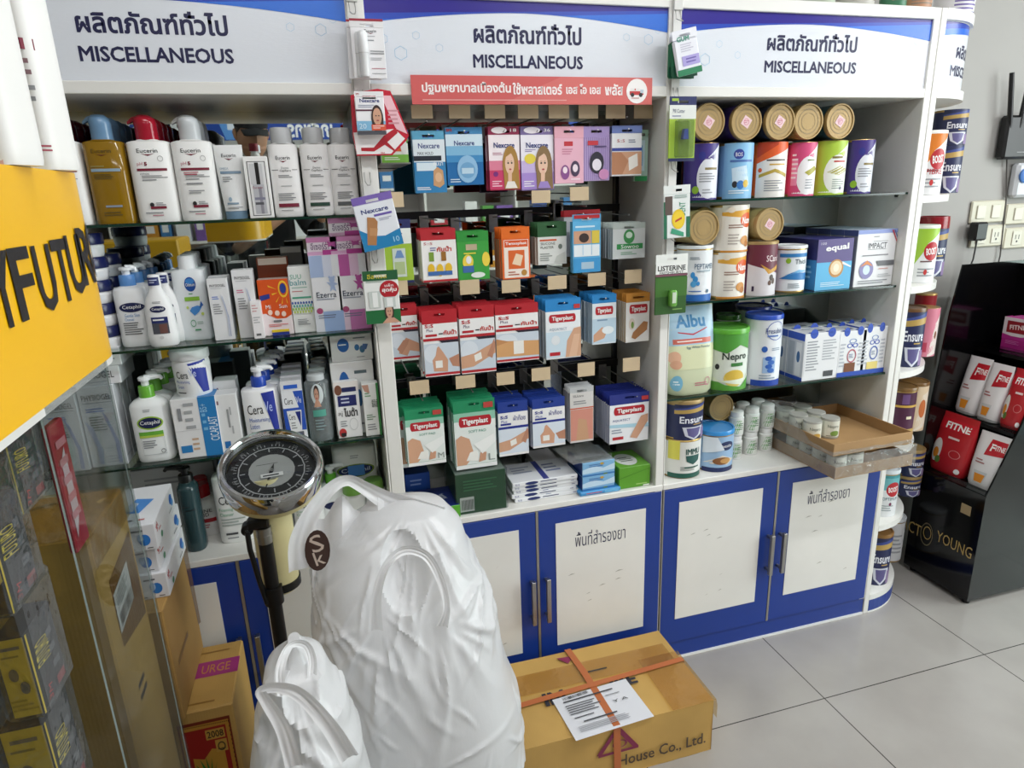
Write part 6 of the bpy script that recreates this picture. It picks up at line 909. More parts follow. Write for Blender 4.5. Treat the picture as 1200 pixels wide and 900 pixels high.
deco(B, Sd, it, R, R, False, .0001, .00005); dl(B, 'dial_face')
B = MB(); a = -1.9; B.face([(.004*math.sin(a), -.004*math.cos(a), -.0088), (-.03*R*math.cos(a)*6, -.03*R*math.sin(a)*6, -.0088), (-.004*math.sin(a), .004*math.cos(a), -.0088), (R*.62*math.cos(a), R*.62*math.sin(a), -.0088)], '#101012'); B.loft([(-.010, .005, .005), (-.008, .004, .004)], 'chrome', 2, 14); dl(B, 'needle')
B = MB(); B.loft([(.006, R*.86, R*.86), (.0085, R*.4, R*.4), (.009, R*.01, R*.01)], 'acrylic', 2, 40, False, False); dl(B, 'dial_glass')
B = MB(); B.loft([(-.055, R*.5, R*.5), (-.052, R*.86, R*.86), (-.046, R*.95, R*.95), (-.028, R*.975, R*.975)], 'cream', 2, 48, True, True); dl(B, 'housing')
Xc = at(325, 650, Y=Ys).x; zb = at(325, 690, Y=Ys).z; B = MB(); B.loft([(zb, .03, .03), (zb+.02, .031, .031), (zb+.025, .039, .039), (zb+.085, .040, .040), (zb+.09, .0415, .0415), (C_.z-.055, .0415, .0415), (C_.z-.02, .03, .03)], 'cream', 2, 36); B.v = [(x+Xc, y+Ys, z) for x, y, z in B.v]; B.build('neck', t)
Yp = Ys-.045; Xp = at(318, 680, Y=Yp).x; zt = at(314, 606, Y=Yp).z
B = MB(); B.tube([(Xp, Yp, .03), (Xp, Yp, zt-.055)], .0145, 'blackplastic', 18); B.build('pole', t)
B = MB(); B.tube([(Xp, Yp, zt-.055), (Xp, Yp, zt-.02)], .0155, 'steel', 18); B.tube([(Xp, Yp, zt-.04), (Xp, Yp, zt-.036)], .0163, 'steel', 18); B.build('collar', t)
B = MB(); B.box(Xp-.03, Xp+.013, Yp-.014, Yp+.014, zt-.02, zt+.002, 'blackplastic', .004); B.loft([(-.012, .012, .012), (.012, .012, .012)], 'blackplastic', 2, 18); n0 = len(B.v)-36; B.v[n0:] = [(Xp-.03+x, Yp+z, zt-.018+y) for x, y, z in B.v[n0:]]; B.build('pole_head', t)
B = MB(); B.tube([(Xp-.03, Yp-.012, zt-.02), (Xp-.03, Yp-.013, zt-.06), (Xp-.021, Yp-.013, zt-.14), (Xp-.013, Yp-.014, zt-.19)], .0055, 'blackplastic', 10); B.build('folding_lever', t)
B = MB(); B.tube([(Xp-.03, Yp-.016, zt-.018), (Xp-.03, Yp-.0125, zt-.018)], .004, 'chrome', 10); B.build('pivot_screw', t)
B = MB(); zc = zb+.018; B.loft([(zc-.008, .042, .042), (zc+.01, .042, .042)], 'blackplastic', 2, 30); B.v = [(x+Xc, y+Ys, z) for x, y, z in B.v]; B.tube([(Xp, Yp, zc-.022), (Xp, Yp, zc+.018)], .02, 'blackplastic', 18); B.build('clamp', t)
B = MB(); B.box(Xc-.10, Xc+.13, Ys-.1, Ys+.13, .0006, .05, 'cream', .012); B.box(Xc-.085, Xc+.11, Ys-.085, Ys+.09, .0495, .055, 'blackplastic', .003); B.build('base', t)
# ================================================================== plastic bags
def bagmesh(secs, anchors, seed, ncr, NZ=230, NT=320, amp=1.0, dents=()):
    B = MB(); P = []; rr = random.Random(seed); cr = []
    for (ax_, az_, n, lo, hi, a0, a1) in anchors:               # pulled folds fan out from where the film is gathered
        for i in range(n):
            a = a0+(a1-a0)*(i+.2+rr.random()*.6)/n; L = rr.uniform(lo, hi); r0 = rr.uniform(.01, .06); cr.append((ax_+math.sin(a)*r0, az_-math.cos(a)*r0, a, L, rr.uniform(.012, .026), rr.uniform(.004, .008), -1, rr.uniform(-2.5, 2.5), rr.choice((-1, 1))))
    zt = secs[-1][0]
    for i in range(ncr):                                        # loose creases all round
        a = rr.gauss(.15, .55)+(PI if rr.random() < .4 else 0); cr.append((secs[3][3]+rr.uniform(-.24, .24), rr.uniform(.03, zt*.95), a, rr.uniform(.06, .22), rr.uniform(.007, .018), rr.uniform(.002, .007), rr.choice((-1, -1, 1)), rr.uniform(-4, 4), rr.choice((-1, 1))))
    cr = [(px, pz, math.sin(a), -math.cos(a), L, sg, w, sd, cv, fl) for px, pz, a, L, sg, w, sd, cv, fl in cr]
    def samp(z):
        i = 0
        while i < len(secs)-2 and z > secs[i+1][0]: i += 1
        a, b = secs[i], secs[i+1]; t = (z-a[0])/(b[0]-a[0]); p0, p3 = secs[max(0, i-1)], secs[min(len(secs)-1, i+2)]; o = []
        for k in range(1, 5):
            m0 = (b[k]-p0[k])*.5; m1 = (p3[k]-a[k])*.5; t2, t3 = t*t, t*t*t; o.append((2*t3-3*t2+1)*a[k]+(t3-2*t2+t)*m0+(-2*t3+3*t2)*b[k]+(t3-t2)*m1)
        return o
    z0_ = secs[0][0]
    for i in range(NZ+1):
        z = z0_+(zt-z0_)*i/NZ; ax, ay, cx, cy = samp(z); r_ = []
        for j in range(NT):
            th = 2*PI*j/NT; c, s_ = math.cos(th), math.sin(th); n = 2.4
            x = abs(ax)*math.copysign(abs(c)**(2/n), c); y = abs(ay)*math.copysign(abs(s_)**(2/n), s_); X_ = cx+x; d = 0; wx = .006*noise.noise((X_*14, y*14, z*14+seed))
            for (px, pz, dx, dz, L, sg, w, sd, cv, fl) in cr:
                if sd*s_ < -.35: continue
                ux, uz = X_-px, z-pz; t = ux*dx+uz*dz
                if t < 0 or t > L: continue
                q = fl*(ux*dz-uz*dx+cv*t*(L-t)*.5+wx)/(sg*(.35+t/L))
                if -1 < q < .6: d += w*((1+q)**1.2 if q < 0 else (1-q/.6)**1.2)*min(1, t/.05)*min(1, (L-t)/(.6*L))
            d = .019*math.tanh(d/.019)+.010*noise.noise((x*6+seed, y*6, z*4.5))
            if s_ < 0:
                for (ex, ez, er, ew, ed) in dents:
                    q = ((X_-ex)/er)**2+((z-ez)/ew)**2
                    if q < 1: d -= ed*(1-q)**.5
            d *= amp*min(1, (zt-z)/.04+.15); L_ = math.hypot(x, y) or 1
            r_.append((X_+x/L_*d, cy+y+y/L_*d, max(.001, z+.3*d)))
        P.append(r_)
    B.grid(P, 'bag', True, True); B.f.append(tuple(range(NT-1, -1, -1))); B.m.append('bag'); B.sm.append(False); n = NZ*NT; B.f.append(tuple(range(n, n+NT))); B.m.append('bag'); B.sm.append(True); return B
def ribbon(B, pts, w, seed=0, tw=0, m='bag', nrm=Vector((0, -1, .15))):
    pts = [Vector(p) for p in pts]; Q = []
    for i in range(len(pts)-1):
        p0, p1, p2, p3 = pts[max(0, i-1)], pts[i], pts[i+1], pts[min(len(pts)-1, i+2)]
        for k in range(8):
            t = k/8; Q.append(.5*((2*p1)+(p2-p0)*t+(2*p0-5*p1+4*p2-p3)*t*t+(3*p1-p0-3*p2+p3)*t**3))
    Q.append(pts[-1]); P = []; ws = w if isinstance(w, list) else [w]*len(pts)
    for i, p in enumerate(Q):
        tg = (Q[min(i+1, len(Q)-1)]-Q[max(i-1, 0)]).normalized(); sd = tg.cross(nrm).normalized(); nn = sd.cross(tg); f = i/8; k = min(len(ws)-2, int(f)); ww = ws[k]+(ws[k+1]-ws[k])*(f-k); r_ = []
        for a in range(15):
            u = a/14*2-1; fo = noise.noise((u*2.2+seed, i*.09, 0))*.3+.10*(1-abs(((u*1.5+seed*.3) % 1)*2-1)); r_.append(p+sd*(u*ww/2)+nn*(fo*ww*.35-.18*ww*(1-u*u)))
        P.append(r_)
    B.grid(P, m, True)
def pts3(px, Y): return [at(x, y, Y=Y if not isinstance(Y, list) else Y[i]) for i, (x, y) in enumerate(px)]
big = thing('plastic_bag', 'large bulging white plastic bag with loop handle, before the middle doors', 'plastic bag', 'white plastic bags on the floor')
secs = [(.001, .11, .11, -.77, -.43), (.03, .15, .15, -.77, -.43), (.1, .168, .165, -.775, -.44), (.2, .183, .18, -.778, -.45), (.32, .198, .19, -.782, -.45), (.45, .2, .19, -.787, -.455), (.56, .187, .18, -.793, -.455), (.66, .172, .168, -.803, -.455), (.74, .158, .152, -.81, -.45), (.80, .145, .13, -.812, -.445), (.85, .118, .1, -.80, -.44), (.885, .075, .06, -.785, -.435), (.9, .02, .015, -.78, -.432)]
def A(x, y, Y=-.62): p = at(x, y, Y=Y); return p.x, p.z
bagmesh(secs, [(*A(446, 735), 7, .1, .24, -1.0, .4), (*A(520, 735), 8, .1, .28, -.3, 1.2), (*A(478, 640), 9, .08, .2, 1.7, 4.6), (*A(490, 600, -.5), 10, .08, .24, -1.4, 1.4), (*A(575, 640, -.45), 6, .08, .2, -1.3, .2), (*A(360, 690, -.5), 5, .1, .25, -.2, 1.0)], 3, 170, dents=[(*A(481, 700, -.63), .042, .058, .028)]).build('bag_body', big)
B = MB(); ribbon(B, pts3([(356, 668), (353, 635), (366, 600), (388, 572), (408, 563), (428, 572), (452, 586), (486, 600), (515, 612)], [-.5, -.49, -.47, -.45, -.44, -.44, -.44, -.45, -.47]), [.05, .04, .028, .022, .02, .024, .035, .05, .06], 1); B.build('bag_handle', big)
B = MB(); ribbon(B, pts3([(440, 740), (441, 700), (452, 664), (474, 645), (500, 652), (516, 680), (523, 712), (518, 735)], [-.655, -.655, -.65, -.64, -.64, -.645, -.655, -.655]), [.024, .016, .013, .015, .014, .013, .012, .02], 4); B.build('bag_handle', big)
B = MB(); B.grid([[at(366+i*7, 600+12*math.sin(i)+j*11-i*1.6, Y=-.425-.008*j) for i in range(16)] for j in range(9)], 'bag', True); B.build('bag_flap', big)
S = lambda x, z, h: tuple(at(372+x, 645-z, Y=-.545-h)); B = MB(); deco(B, S, [('e', 0, 0, 15, 24, '#3a2118'), ('t', 'S', -1, 8, 15, 20, '#c9b7a9', .35), ('t', 'k', 2, -9, 12, 16, '#c9b7a9', .35)], 1, 1); B.build('printed_logo', big)
small = thing('plastic_bag', 'smaller white plastic bag with two handles, in the bottom left corner', 'plastic bag', 'white plastic bags on the floor')
Yb = -.765; sx = lambda x, y: at(x, y, Y=Yb)
lft, rgt = sx(288, 880), sx(425, 890); cxb = (lft.x+rgt.x)/2; ab = (rgt.x-lft.x)/2; zb_ = (lft.z+rgt.z)/2; tp = sx(343, 770)
secs = [(.001, ab*.7, .09, cxb, Yb+.02), (.05, ab*.95, .105, cxb, Yb+.02), (.2, ab*1.08, .112, cxb, Yb+.02), (zb_-.1, ab*1.1, .11, cxb, Yb+.02), (zb_, ab*.97, .1, cxb, Yb+.02), (zb_+.07, ab*.72, .08, cxb-.0, Yb+.03), (zb_+.13, ab*.5, .06, cxb-.002, Yb+.035), (tp.z-.03, ab*.3, .04, tp.x, Yb+.04), (tp.z, ab*.1, .015, tp.x, Yb+.04)]
bagmesh(secs, [(sx(310, 815).x, sx(310, 815).z, 9, .06, .22, -.5, 1.3), (tp.x, tp.z-.03, 9, .06, .2, -.8, .9), (sx(352, 815).x, sx(352, 815).z, 6, .06, .16, -.3, 1.2)], 8, 50, 130, 190, .85, [(sx(352, 800).x, sx(352, 800).z, .022, .035, .014), (sx(330, 845).x, sx(330, 845).z, .025, .035, .012)]).build('bag_body', small)
B = MB(); ribbon(B, pts3([(330, 815), (328, 785), (340, 757), (358, 756), (366, 775), (364, 805)], [-.805, -.785, -.755, -.745, -.755, -.775]), [.014, .012, .011, .011, .012, .014], 2); B.build('bag_handle', small)
B = MB(); ribbon(B, pts3([(345, 900), (332, 855), (312, 822), (306, 810), (326, 806), (352, 815), (385, 850), (410, 890)], [-.885, -.875, -.86, -.855, -.855, -.86, -.87, -.875]), [.02, .018, .014, .012, .014, .017, .02, .024], 6); B.build('bag_handle', small)
# ================================================================== large cardboard box with orange strapping
bx0, bx1, by0, by1, bz = -.592, -.026, -.347, -.048, .16
t = thing('carton', 'big brown carton with orange straps and shipping label, before middle doors', 'carton')
B = MB(); W_, D_ = bx1-bx0, by1-by0; n = 24
def bump(x, y): return .004*noise.noise((x*9, y*9, 2))+.003*noise.noise((x*25, y*25, 5))
B.grid([[(bx0+W_*i/n, by0+D_*j/12, bz+bump(i/n*W_, j/12*D_)*(1 if 0 < j < 12 and 0 < i < n else .4)) for i in range(n+1)] for j in range(13)], 'card', True)
E = lambda i, j: bz+bump(i/n*W_, j/12*D_)*.4
B.grid([[(bx0+W_*i/n, by0-(.004*noise.noise((i*.4, k, 1)) if k < 2 else 0), [.001, bz*.5, None][k] if k < 2 else E(i, 0)) for i in range(n+1)] for k in range(3)], 'card', True)
B.grid([[(bx1+(.003*noise.noise((i*.4, k, 4)) if 0 < k < 2 else 0), by0+D_*i/12, [.001, bz*.5][k] if k < 2 else E(n, i)) for i in range(13)] for k in range(3)], 'card', True)
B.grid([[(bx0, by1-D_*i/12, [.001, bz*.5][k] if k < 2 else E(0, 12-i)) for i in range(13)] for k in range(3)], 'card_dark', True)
B.face([(bx0, by1, .001), (bx1, by1, .001), (bx1, by1, bz), (bx0, by1, bz)], 'card'); B.face([(bx0, by0, .001), (bx0, by1, .001), (bx1, by1, .001), (bx1, by0, .001)], 'card')
St = lambda x, z, h: (bx0+x, by0+z, bz+.0035+h); Sf = lambda x, z, h: (bx0+x, by0-.0035-h, z)
def T(px, py): p = at(px, py, Z=bz+.003); return (p.x-bx0, p.y-by0)
deco(B, St, [('t', 'IRE', T(735, 797)[0]-.012, T(735, 797)[1], .075, .036, '#2b2a33', 0, .04), ('t', 'IM', T(650, 818)[0], T(650, 818)[1], .06, .045, '#2b2a33', 0, .04), ('p', [T(652, 772), T(672, 769), T(666, 778)], '#8a2850'), ('l', T(690, 790)[0], T(690, 790)[1], T(715, 780)[0], T(715, 780)[1], 1, '#33302e')], 1, 1)
def Fp(px, py): p = at(px, py, Y=by0-.0035); return (p.x-bx0, p.z)
a0 = Fp(725, 872); deco(B, Sf, [('p', [(a0[0]-.06, .085), (a0[0]-.045, .085), (a0[0]+.0, .15), (a0[0]-.008, .157)], '#7c2246'), ('p', [(a0[0]-.0, .157), (a0[0]+.008, .15), (a0[0]+.055, .085), (a0[0]+.04, .085), (a0[0]-.008, .15)], '#7c2246'), ('r', a0[0]-.055, .078, a0[0]+.055, .086, '#7c2246'), ('o', a0[0]+.003, .105, .02, .013, .25, '#7c2246'), ('t', 'House Co., Ltd.', a0[0]+.125, .048, .25, .04, '#4a3a2c', 0, .012)], 1, 1)
B.build('carton_body', t)
B = MB(); B.grid([[(bx1-.12+.125*min(1, i/4)+(.004 if i > 4 else 0), by0-.004+.2*j/6, bz+.0045-(0 if i <= 4 else .02*(i-4))+.0025*noise.noise((i, j, 3))) for i in range(8)] for j in range(7)], 'tape', True); B.grid([[(bx0+.02+(W_-.04)*i/14, by1-.135+.075*j/2, bz+.004+.001*noise.noise((i*.7, j, 9))) for i in range(15)] for j in range(3)], 'tape', True); B.build('packing_tape', t)
def strap(pts, w, ax, nm):
    B = MB(); P = []
    for p in pts: P.append([(p[0]-(w/2 if ax == 'x' else 0), p[1]-(w/2 if ax == 'y' else 0), p[2]), (p[0]+(w/2 if ax == 'x' else 0), p[1]+(w/2 if ax == 'y' else 0), p[2])])
    B.grid(P, '#b9683a/.5', False); B.build(nm, t)
pa, pb = at(670, 770, Z=bz+.006), at(722, 848, Z=bz+.006); strap([(pa.x, by1+.001, .002), (pa.x, by1+.001, bz+.006), (pa.x+.01, by1-.1, bz+.006), (pb.x, by0-.005, bz+.005), (pb.x+.004, by0-.0055, .002)], .019, 'x', 'strap')
pa, pb = at(606, 829, Z=bz+.0075), at(793, 773, Z=bz+.0075); strap([(bx0-.001, pa.y, .002), (bx0-.001, pa.y, bz+.0075), ((bx0+bx1)/2, (pa.y+pb.y)/2, bz+.0075), (bx1+.001, pb.y, bz+.006), (bx1+.0015, pb.y, .002)], .017, 'y', 'strap')
P = [T(647, 821), T(733, 796), T(760, 842), T(675, 869)]; B = MB(); q = [Vector((p[0], p[1], 0)) for p in P]; u, v = q[1]-q[0], q[3]-q[0]
Sl = lambda x, z, h: (bx0+q[0].x+u.x*x+v.x*(1-z), by0+q[0].y+u.y*x+v.y*(1-z), bz+.0048+h)
B.face([Sl(0, 0, 0), Sl(1, 0, 0), Sl(1, 1, 0), Sl(0, 1, 0)], '#dcdde2'); rr = random.Random(4)
it = [('r', .12+i*.013, .9, .12+i*.013+rr.uniform(.003, .009), .97, '#26262a') for i in range(26)]+[('l', .1, .8, .9, .87, 1, '#3a3a40'), ('l', .1, .5, .55, .76, 5, '#55565c'), ('l', .62, .7, .9, .74, 1, '#8a8b90'), ('t', 'Y A', .76, .55, .2, .06, '#2a2a2e'), ('l', .12, .4, .4, .45, 1, '#4a4b50'), ('l', .2, .27, .85, .34, 1, '#44454a'), ('l', .1, .1, .9, .24, 4, '#a9aab0')]
deco(B, Sl, it, 1, 1, False, .0002); B.build('shipping_label', t)
# ================================================================== cartons at the left, white boxes on them
def cart(name, label, x0, x1, y0, y1, z0, z1, m='card', ex=None):
    t = thing(name, label, 'carton', None); B = MB(); B.box(x0, x1, y0, y1, z0, z1, m, .003); 
    if ex: ex(B)
    B.build('carton_body', t); return t
def side(xr): return lambda y, z, h: (xr+h, y, z)
px1 = -1.174
def pine(B):
    S = lambda x, z, h: (-1.236+x, -.262-h, z); hw, H = .062, .4
    deco(B, S, [('r', -.86, .02, .84, .93, '#7a2a14'), ('r', -.8, .04, .78, .91, '#c08a32'), ('r', -.7, .06, .66, .88, '#9c1c18'), ('p', [(-.55, .06), (.5, .06), (.5, .72), (.1, .74), (-.2, .68), (-.55, .70)], '#c39236'), ('r', -.02, .80, .6, .865, '#c79a45'), ('t', '2008', .29, .832, .54, .045, '#3a2a16', 0, .02), ('r', .24, .71, .62, .79, '#c79a45'), ('o', .43, .745, .13, .03, .3, '#4a3a20'), ('l', .3, .72, .56, .735, 1, '#4a3a20')]
         +[('p', [(-.15, .5), (-.15+.5*math.sin(a), .56+.14*math.cos(a)), (-.02, .54)], '#2f7a2a') for a in (-1.7, -1.2, -.8, -.4, 0, .4, .8, 1.2, 1.7)]+[('e', -.12, .36, .34, .17, '#b98a24')]+[('o', -.12+.16*i, .26+.07*j, .09, .035, .3, '#5a7a22', 6) for i in (-1, 0, 1) for j in range(4)]+[('r', .795+0, .03+.03*i, .82, .042+.03*i, '#3a1a10') for i in range(30)]+[('r', -.82+.06*i, .915, -.79+.06*i, .922, '#3a1a10') for i in range(28)], hw, H)
    S2 = lambda x, z, h: (-1.236+x, -.26+z, .4+h); deco(B, S2, [('r', -1, .42, 1, .64, '#a8357c'), ('t', 'URGE', .2, .53, 1.0, .12, '#c9873f')]+[('l', -.9, .05, .95, .1, 1, '#9c7434'), ('l', -.9, .75, .95, .8, 1, '#9c7434')], .062, .25)
cart('carton', 'yellow brown fruit carton printed with a pineapple and 2008, on the floor', -1.298, px1, -.262, -.036, .0006, .4, 'card', pine)
cart('carton', 'plain brown carton with tape, stacked on the pineapple carton', -1.40, -1.264, -.283, -.036, .4008, .668, 'card_dark', lambda B: deco(B, side(-1.264), [('p', [(-.02, .668), (-.06, .668), (-.045, .47), (-.02, .46)], '#6f5236/.2'), ('l', -.25, .5, -.1, .53, 1, '#8a683a')], 1, 1))
for k in range(3):
    o = box('mask_box', 'small white medical box with blue picture, %s on the taped brown carton' % ('lowest', 'middle', 'topmost')[k], .095, .205, .056, '#e2e3e7', [('l', .1, .7, .8, .85, 1, '#5a5c62'), ('e', .55, .42, .22, .22, '#2a78c8'), ('e', .4, .5, .12, .16, '#9db8d6'), ('l', -.3, .06, .2, .13, 1, '#3a3c42'), ('l', .6, .06, .9, .13, 1, '#3a3c42')]+([('r', -.9+i*.04, .4, -.88+i*.04, .7, '#3a3a3e') for i in range(10)] if k == 1 else []), 'small white medical boxes', top='#eceef2', topd=[('p', [(-.6, .35), (.2, .3), (.55, .62), (-.2, .68)], '#4a90dc'), ('p', [(-.55, .4), (-.1, .35), (.0, .55), (-.3, .6)], '#b9cbe2'), ('l', -.6, .1, .1, .16, 1, '#7a7c82'), ('l', .3, .1, .6, .16, 1, '#c25a5a')], side='#f0f1f4', sided=[('t', '3M', -.82, .72, .16, .26, '#c2202c', .5, .03), ('e', -.55, .2, .08, .12, '#2f8a5a'), ('e', .62, .6, .14, .2, '#2a70c8'), ('e', .72, .4, .1, .14, '#5aa0e0'), ('l', -.75, .45, -.5, .58, 1, '#c26a6a'), ('l', .3, .2, .7, .3, 1, '#8a8c92')])
    put(o, -1.314+(.008, -.004, .006)[k], -.235+(.0, .01, -.006)[k], .6686+k*.0565, (.02, -.03, .03)[k])
def tall(B):
    xr = -1.225; S = side(xr); P = [at(147, 657, X=xr), at(157, 710, X=xr), at(142, 743, X=xr), at(132, 698, X=xr)]; q = [Vector((p.y, p.z, 0)) for p in P]
    Sl = lambda x, z, h: (xr+h, (q[3]+(q[0]-q[3])*x+(q[2]-q[3])*(1-z)).x, (q[3]+(q[0]-q[3])*x+(q[2]-q[3])*(1-z)).y)
    deco(B, Sl, [('r', 0, 0, 1, 1, '#d3d3d0'), ('l', .1, .5, .9, .9, 5, '#6a6a6a')]+[('r', .1+i*.04, .08, .1+i*.04+.018, .42, '#2c2c2c') for i in range(20)], 1, 1, False, .0008)
    deco(B, S, [('p', [(-.62, .93), (-.5, .95), (-.5, .80), (-.62, .82)], '#7d5622/.18'), ('l', -.6, .7, -.56, .74, 2, '#3a2c1c')], 1, 1, False, .0004)
tall_c = cart('carton', 'tall brown carton with tilted barcode label, seen through the clear display stand', -1.37, -1.225, -.656, -.49, .0006, 1.02, 'card', tall)
B = MB(); B.grid([[(-1.372+.15*i/8, -.66+.174*j/8, 1.0215+.003*noise.noise((i*.8, j*.8, 1))+(.012 if 2 < i < 6 and 2 < j < 6 else 0)) for i in range(9)] for j in range(9)], 'tape', True)
B.grid([[(-1.2215, -.66+.174*j/8, 1.0215-.05*k/6) for j in range(9)] for k in range(7)], 'tape', True); B.build('packing_tape', tall_c)
# ================================================================== yellow display stand close to the camera, facing +x
st = thing('display_stand', 'clear display stand with curved yellow header, near left edge', 'display stand')
xf, ya0, ya1, zt_, zb_ = -1.096, -1.32, -.86, 1.4755, 1.30; rc = .10
def outline(n=12, ins=0): return [(xf-ins, ya0+i*(ya1-ya0)/10) for i in range(11)]+[(xf-rc+(rc-ins)*math.cos(a), ya1+(rc-ins)*math.sin(a)) for a in [PI/2*i/n for i in range(1, n+1)]]+[(-1.31, ya1+rc-ins)]
OL = outline(); B = MB(); B.grid([[(x, y, z) for x, y in OL] for z in (zb_, zb_+.06, zt_-.01, zt_)], 'yellow', True); B.grid([[(x, y, z) for x, y in outline(12, .004)] for z in (zt_, zb_)], 'yellow', True)
LL = [0]
for i in range(1, len(OL)): LL.append(LL[-1]+math.hypot(OL[i][0]-OL[i-1][0], OL[i][1]-OL[i-1][1]))
def Sy(x, z, h):
    s = min(max(x, 0), LL[-1]-1e-4); i = 0
    while LL[i+1] < s: i += 1
    t = (s-LL[i])/(LL[i+1]-LL[i]); p, q = OL[i], OL[i+1]; d = LL[i+1]-LL[i]; dx, dy = (q[0]-p[0])/d, (q[1]-p[1])/d; return (p[0]+dx*t*d+dy*h, p[1]+dy*t*d-dx*h, z)
def sl(px, py): p = at(px, py, X=xf); return p.y-ya0, p.z
lets = (('Y', 2, 340), ('F', 27, 332), ('U', 53, 326), ('T', 73, 317), ('U', 88, 310), ('R', 100, 300), ('O', 109, 292))
for c, px, py in lets:
    s_, z_ = sl(px, py); deco(B, Sy, [('t', c, s_, z_-.0, .036, .052, '#1b1c1e', 0, .02)], 1, 1, True, .0006)
B.face([(x, y, zt_) for x, y in OL]+[(-1.31, ya0, zt_)], '#e6dfcb/.3'); B.build('header', st)
B = MB(); B.grid([[(x, y, z) for x, y in OL] for z in (zb_-.006, zb_)], '#dcdcd8', True); B.build('header_trim', st)
for (y0, y1, nm) in ((-1.03, -1.026, 'divider_pane'), (-.866, -.862, 'end_pane')):
    B = MB(); B.box(-1.31, xf-.003, y0, y1, .30, zb_, 'acrylic', front='acrylic', right='#6f7a76/.1'); B.build(nm, st)
B = MB(); B.box(xf-.003, xf, -1.026, -.866, .30, zb_, 'acrylic'); B.build('front_pane', st)
B = MB(); B.box(-1.31, xf, ya0, -.862, .28, .2995, 'acrylic', right='#6f7a76/.1'); B.box(-1.31, xf-.02, ya0, -.88, .0006, .28, '#3a3c40'); B.build('stand_base', st)
# black and yellow support packs hanging in the stand
def fut(px, Y, lab, yel=True):
    x0, x1, yt, yb = px; z1_ = at(x1, yt, Y=Y).z; z0_ = at(x1, yb, Y=Y).z; xr = at(x1, (yt+yb)/2, Y=Y).x; xl = at(x0, (yt+yb)/2, Y=Y).x; xr = min(xr, -1.106); W_ = min(.09, xr-xl); H = z1_-z0_; Dp = .045
    t = thing('support_pack', lab, 'support pack', 'black and yellow joint support packs in the display stand'); B = MB(); B.box(-W_, 0, 0, Dp, 0, H, '#202225', .001, front='#c9ae3a' if yel else '#26282b')
    deco(B, lambda x, z, h: (-W_/2+x, -h, z), [('p', [(-.9, .15), (.95, .35), (.95, .75), (-.9, .5)], '#d9bd2a'), ('r', -.4, .3, .1, .45, '#e6e2cf'), ('r', .3, .45, .6, .6, '#3a3a30'), ('e', .1, .85, .6, .1, '#4a4d52')] if not yel else [('l', -.7, .74, .7, .8, 1, '#8f7d2c'), ('e', -.2, .55, .3, .08, '#6a6450'), ('e', .3, .38, .3, .08, '#6a6450'), ('l', -.8, .08, .8, .25, 3, '#a8922f'), ('r', -.6, .86, .6, .9, '#6f6a5a')], W_/2, H)
    deco(B, lambda x, z, h: (h, Dp/2+x, z), [('r', -1, 0, -.9, 1, '#d9bb2c'), ('t', 'FUTURO', -.2, .62, .56*H/Dp, 1.1*Dp/H*.45, '#d9c22c', PI/2*.92), ('t', '3M', -.35, .12, .5, .1, '#b52a2a', 1.3), ('l', .2, .2, .8, .8, 3, '#5a5c60'), ('r', .2, .05, .8, .16, '#8a3a3a')], Dp/2, H); B.build('carton', t)
    B = MB(); B.box(-W_-.004, .004, -.004, Dp+.006, -.002, H+.03, 'pvc', .004); B.build('clear_pouch', t)
    put(t, xr, Y, z0_, 0, 0, 0); return t
fut((0, 46, 742, 838), -1.115, 'yellow backed black support pack in the clear display stand, middle tier')
fut((10, 66, 845, 960), -1.095, 'yellow edged black support pack, lowest in the display stand')
fut((-30, 14, 600, 720), -1.12, 'black support pack with rounded yellow label, left edge of display stand', False)
fut((12, 52, 510, 600), -1.075, 'black support pack with yellow barcode label, upper tier of the stand', False)
o = box('support_pack', 'red and white card between the packs in the display stand', .006, .03, .11, '#b5303c', [], 'black and yellow joint support packs in the display stand', side='#b5303c', sided=[('p', [(-.6, .1), (.4, .3), (.2, .8), (-.5, .7)], '#e0c9cc'), ('l', -.7, .2, .7, .9, 5, '#d98a92')]); put(o, -1.105, -1.012, 1.17)
# bottles on top of the stand
for k, (x0, x1, lab) in enumerate(((22, 66, 'white body lotion bottle with maroon bar, standing on the yellow display stand'), (-26, 20, 'white bottle with blue print, at the photo left edge on the yellow display stand'))):
    Yb_ = (-.90, -.985)[k]; a, b = at(x0, 130, Y=Yb_), at(x1, 130, Y=Yb_); w = b.x-a.x; it = [('t', 'Eucerin', .1, .86, .9, .06, BK), smile(.1, .81, .3), ('t', 'pH5', .1, .66, .45, .07, '#c79aa2'), ('r', -.2, .55, .95, .6, MR), ('l', .1, .42, .8, .52, 2, '#8a6a70'), ('l', .1, .3, .8, .4, 2, GY), ('l', .2, .08, .9, .12, 2, '#a84a5a')] if k == 0 else [('r', -.8, .0, .4, .35, '#e3b3a6'), ('l', -.2, .4, .8, .62, 4, '#5a74c8'), ('l', -.2, .7, .6, .8, 1, '#8a8f9c'), ('l', -.2, .2, .8, .36, 3, '#9a9da2')]
    t = bottle('lotion_bottle', lab, w, .04, .17, '#ecebe8', 3, .9, .014, it, 'bottles on the display stand'); cyl_cap(t, .168, .018, .03, '#7a1022' if k == 0 else '#e3e6ea'); put(t, (a.x+b.x)/2-.002, Yb_+.02, zt_+.0006, -.35)
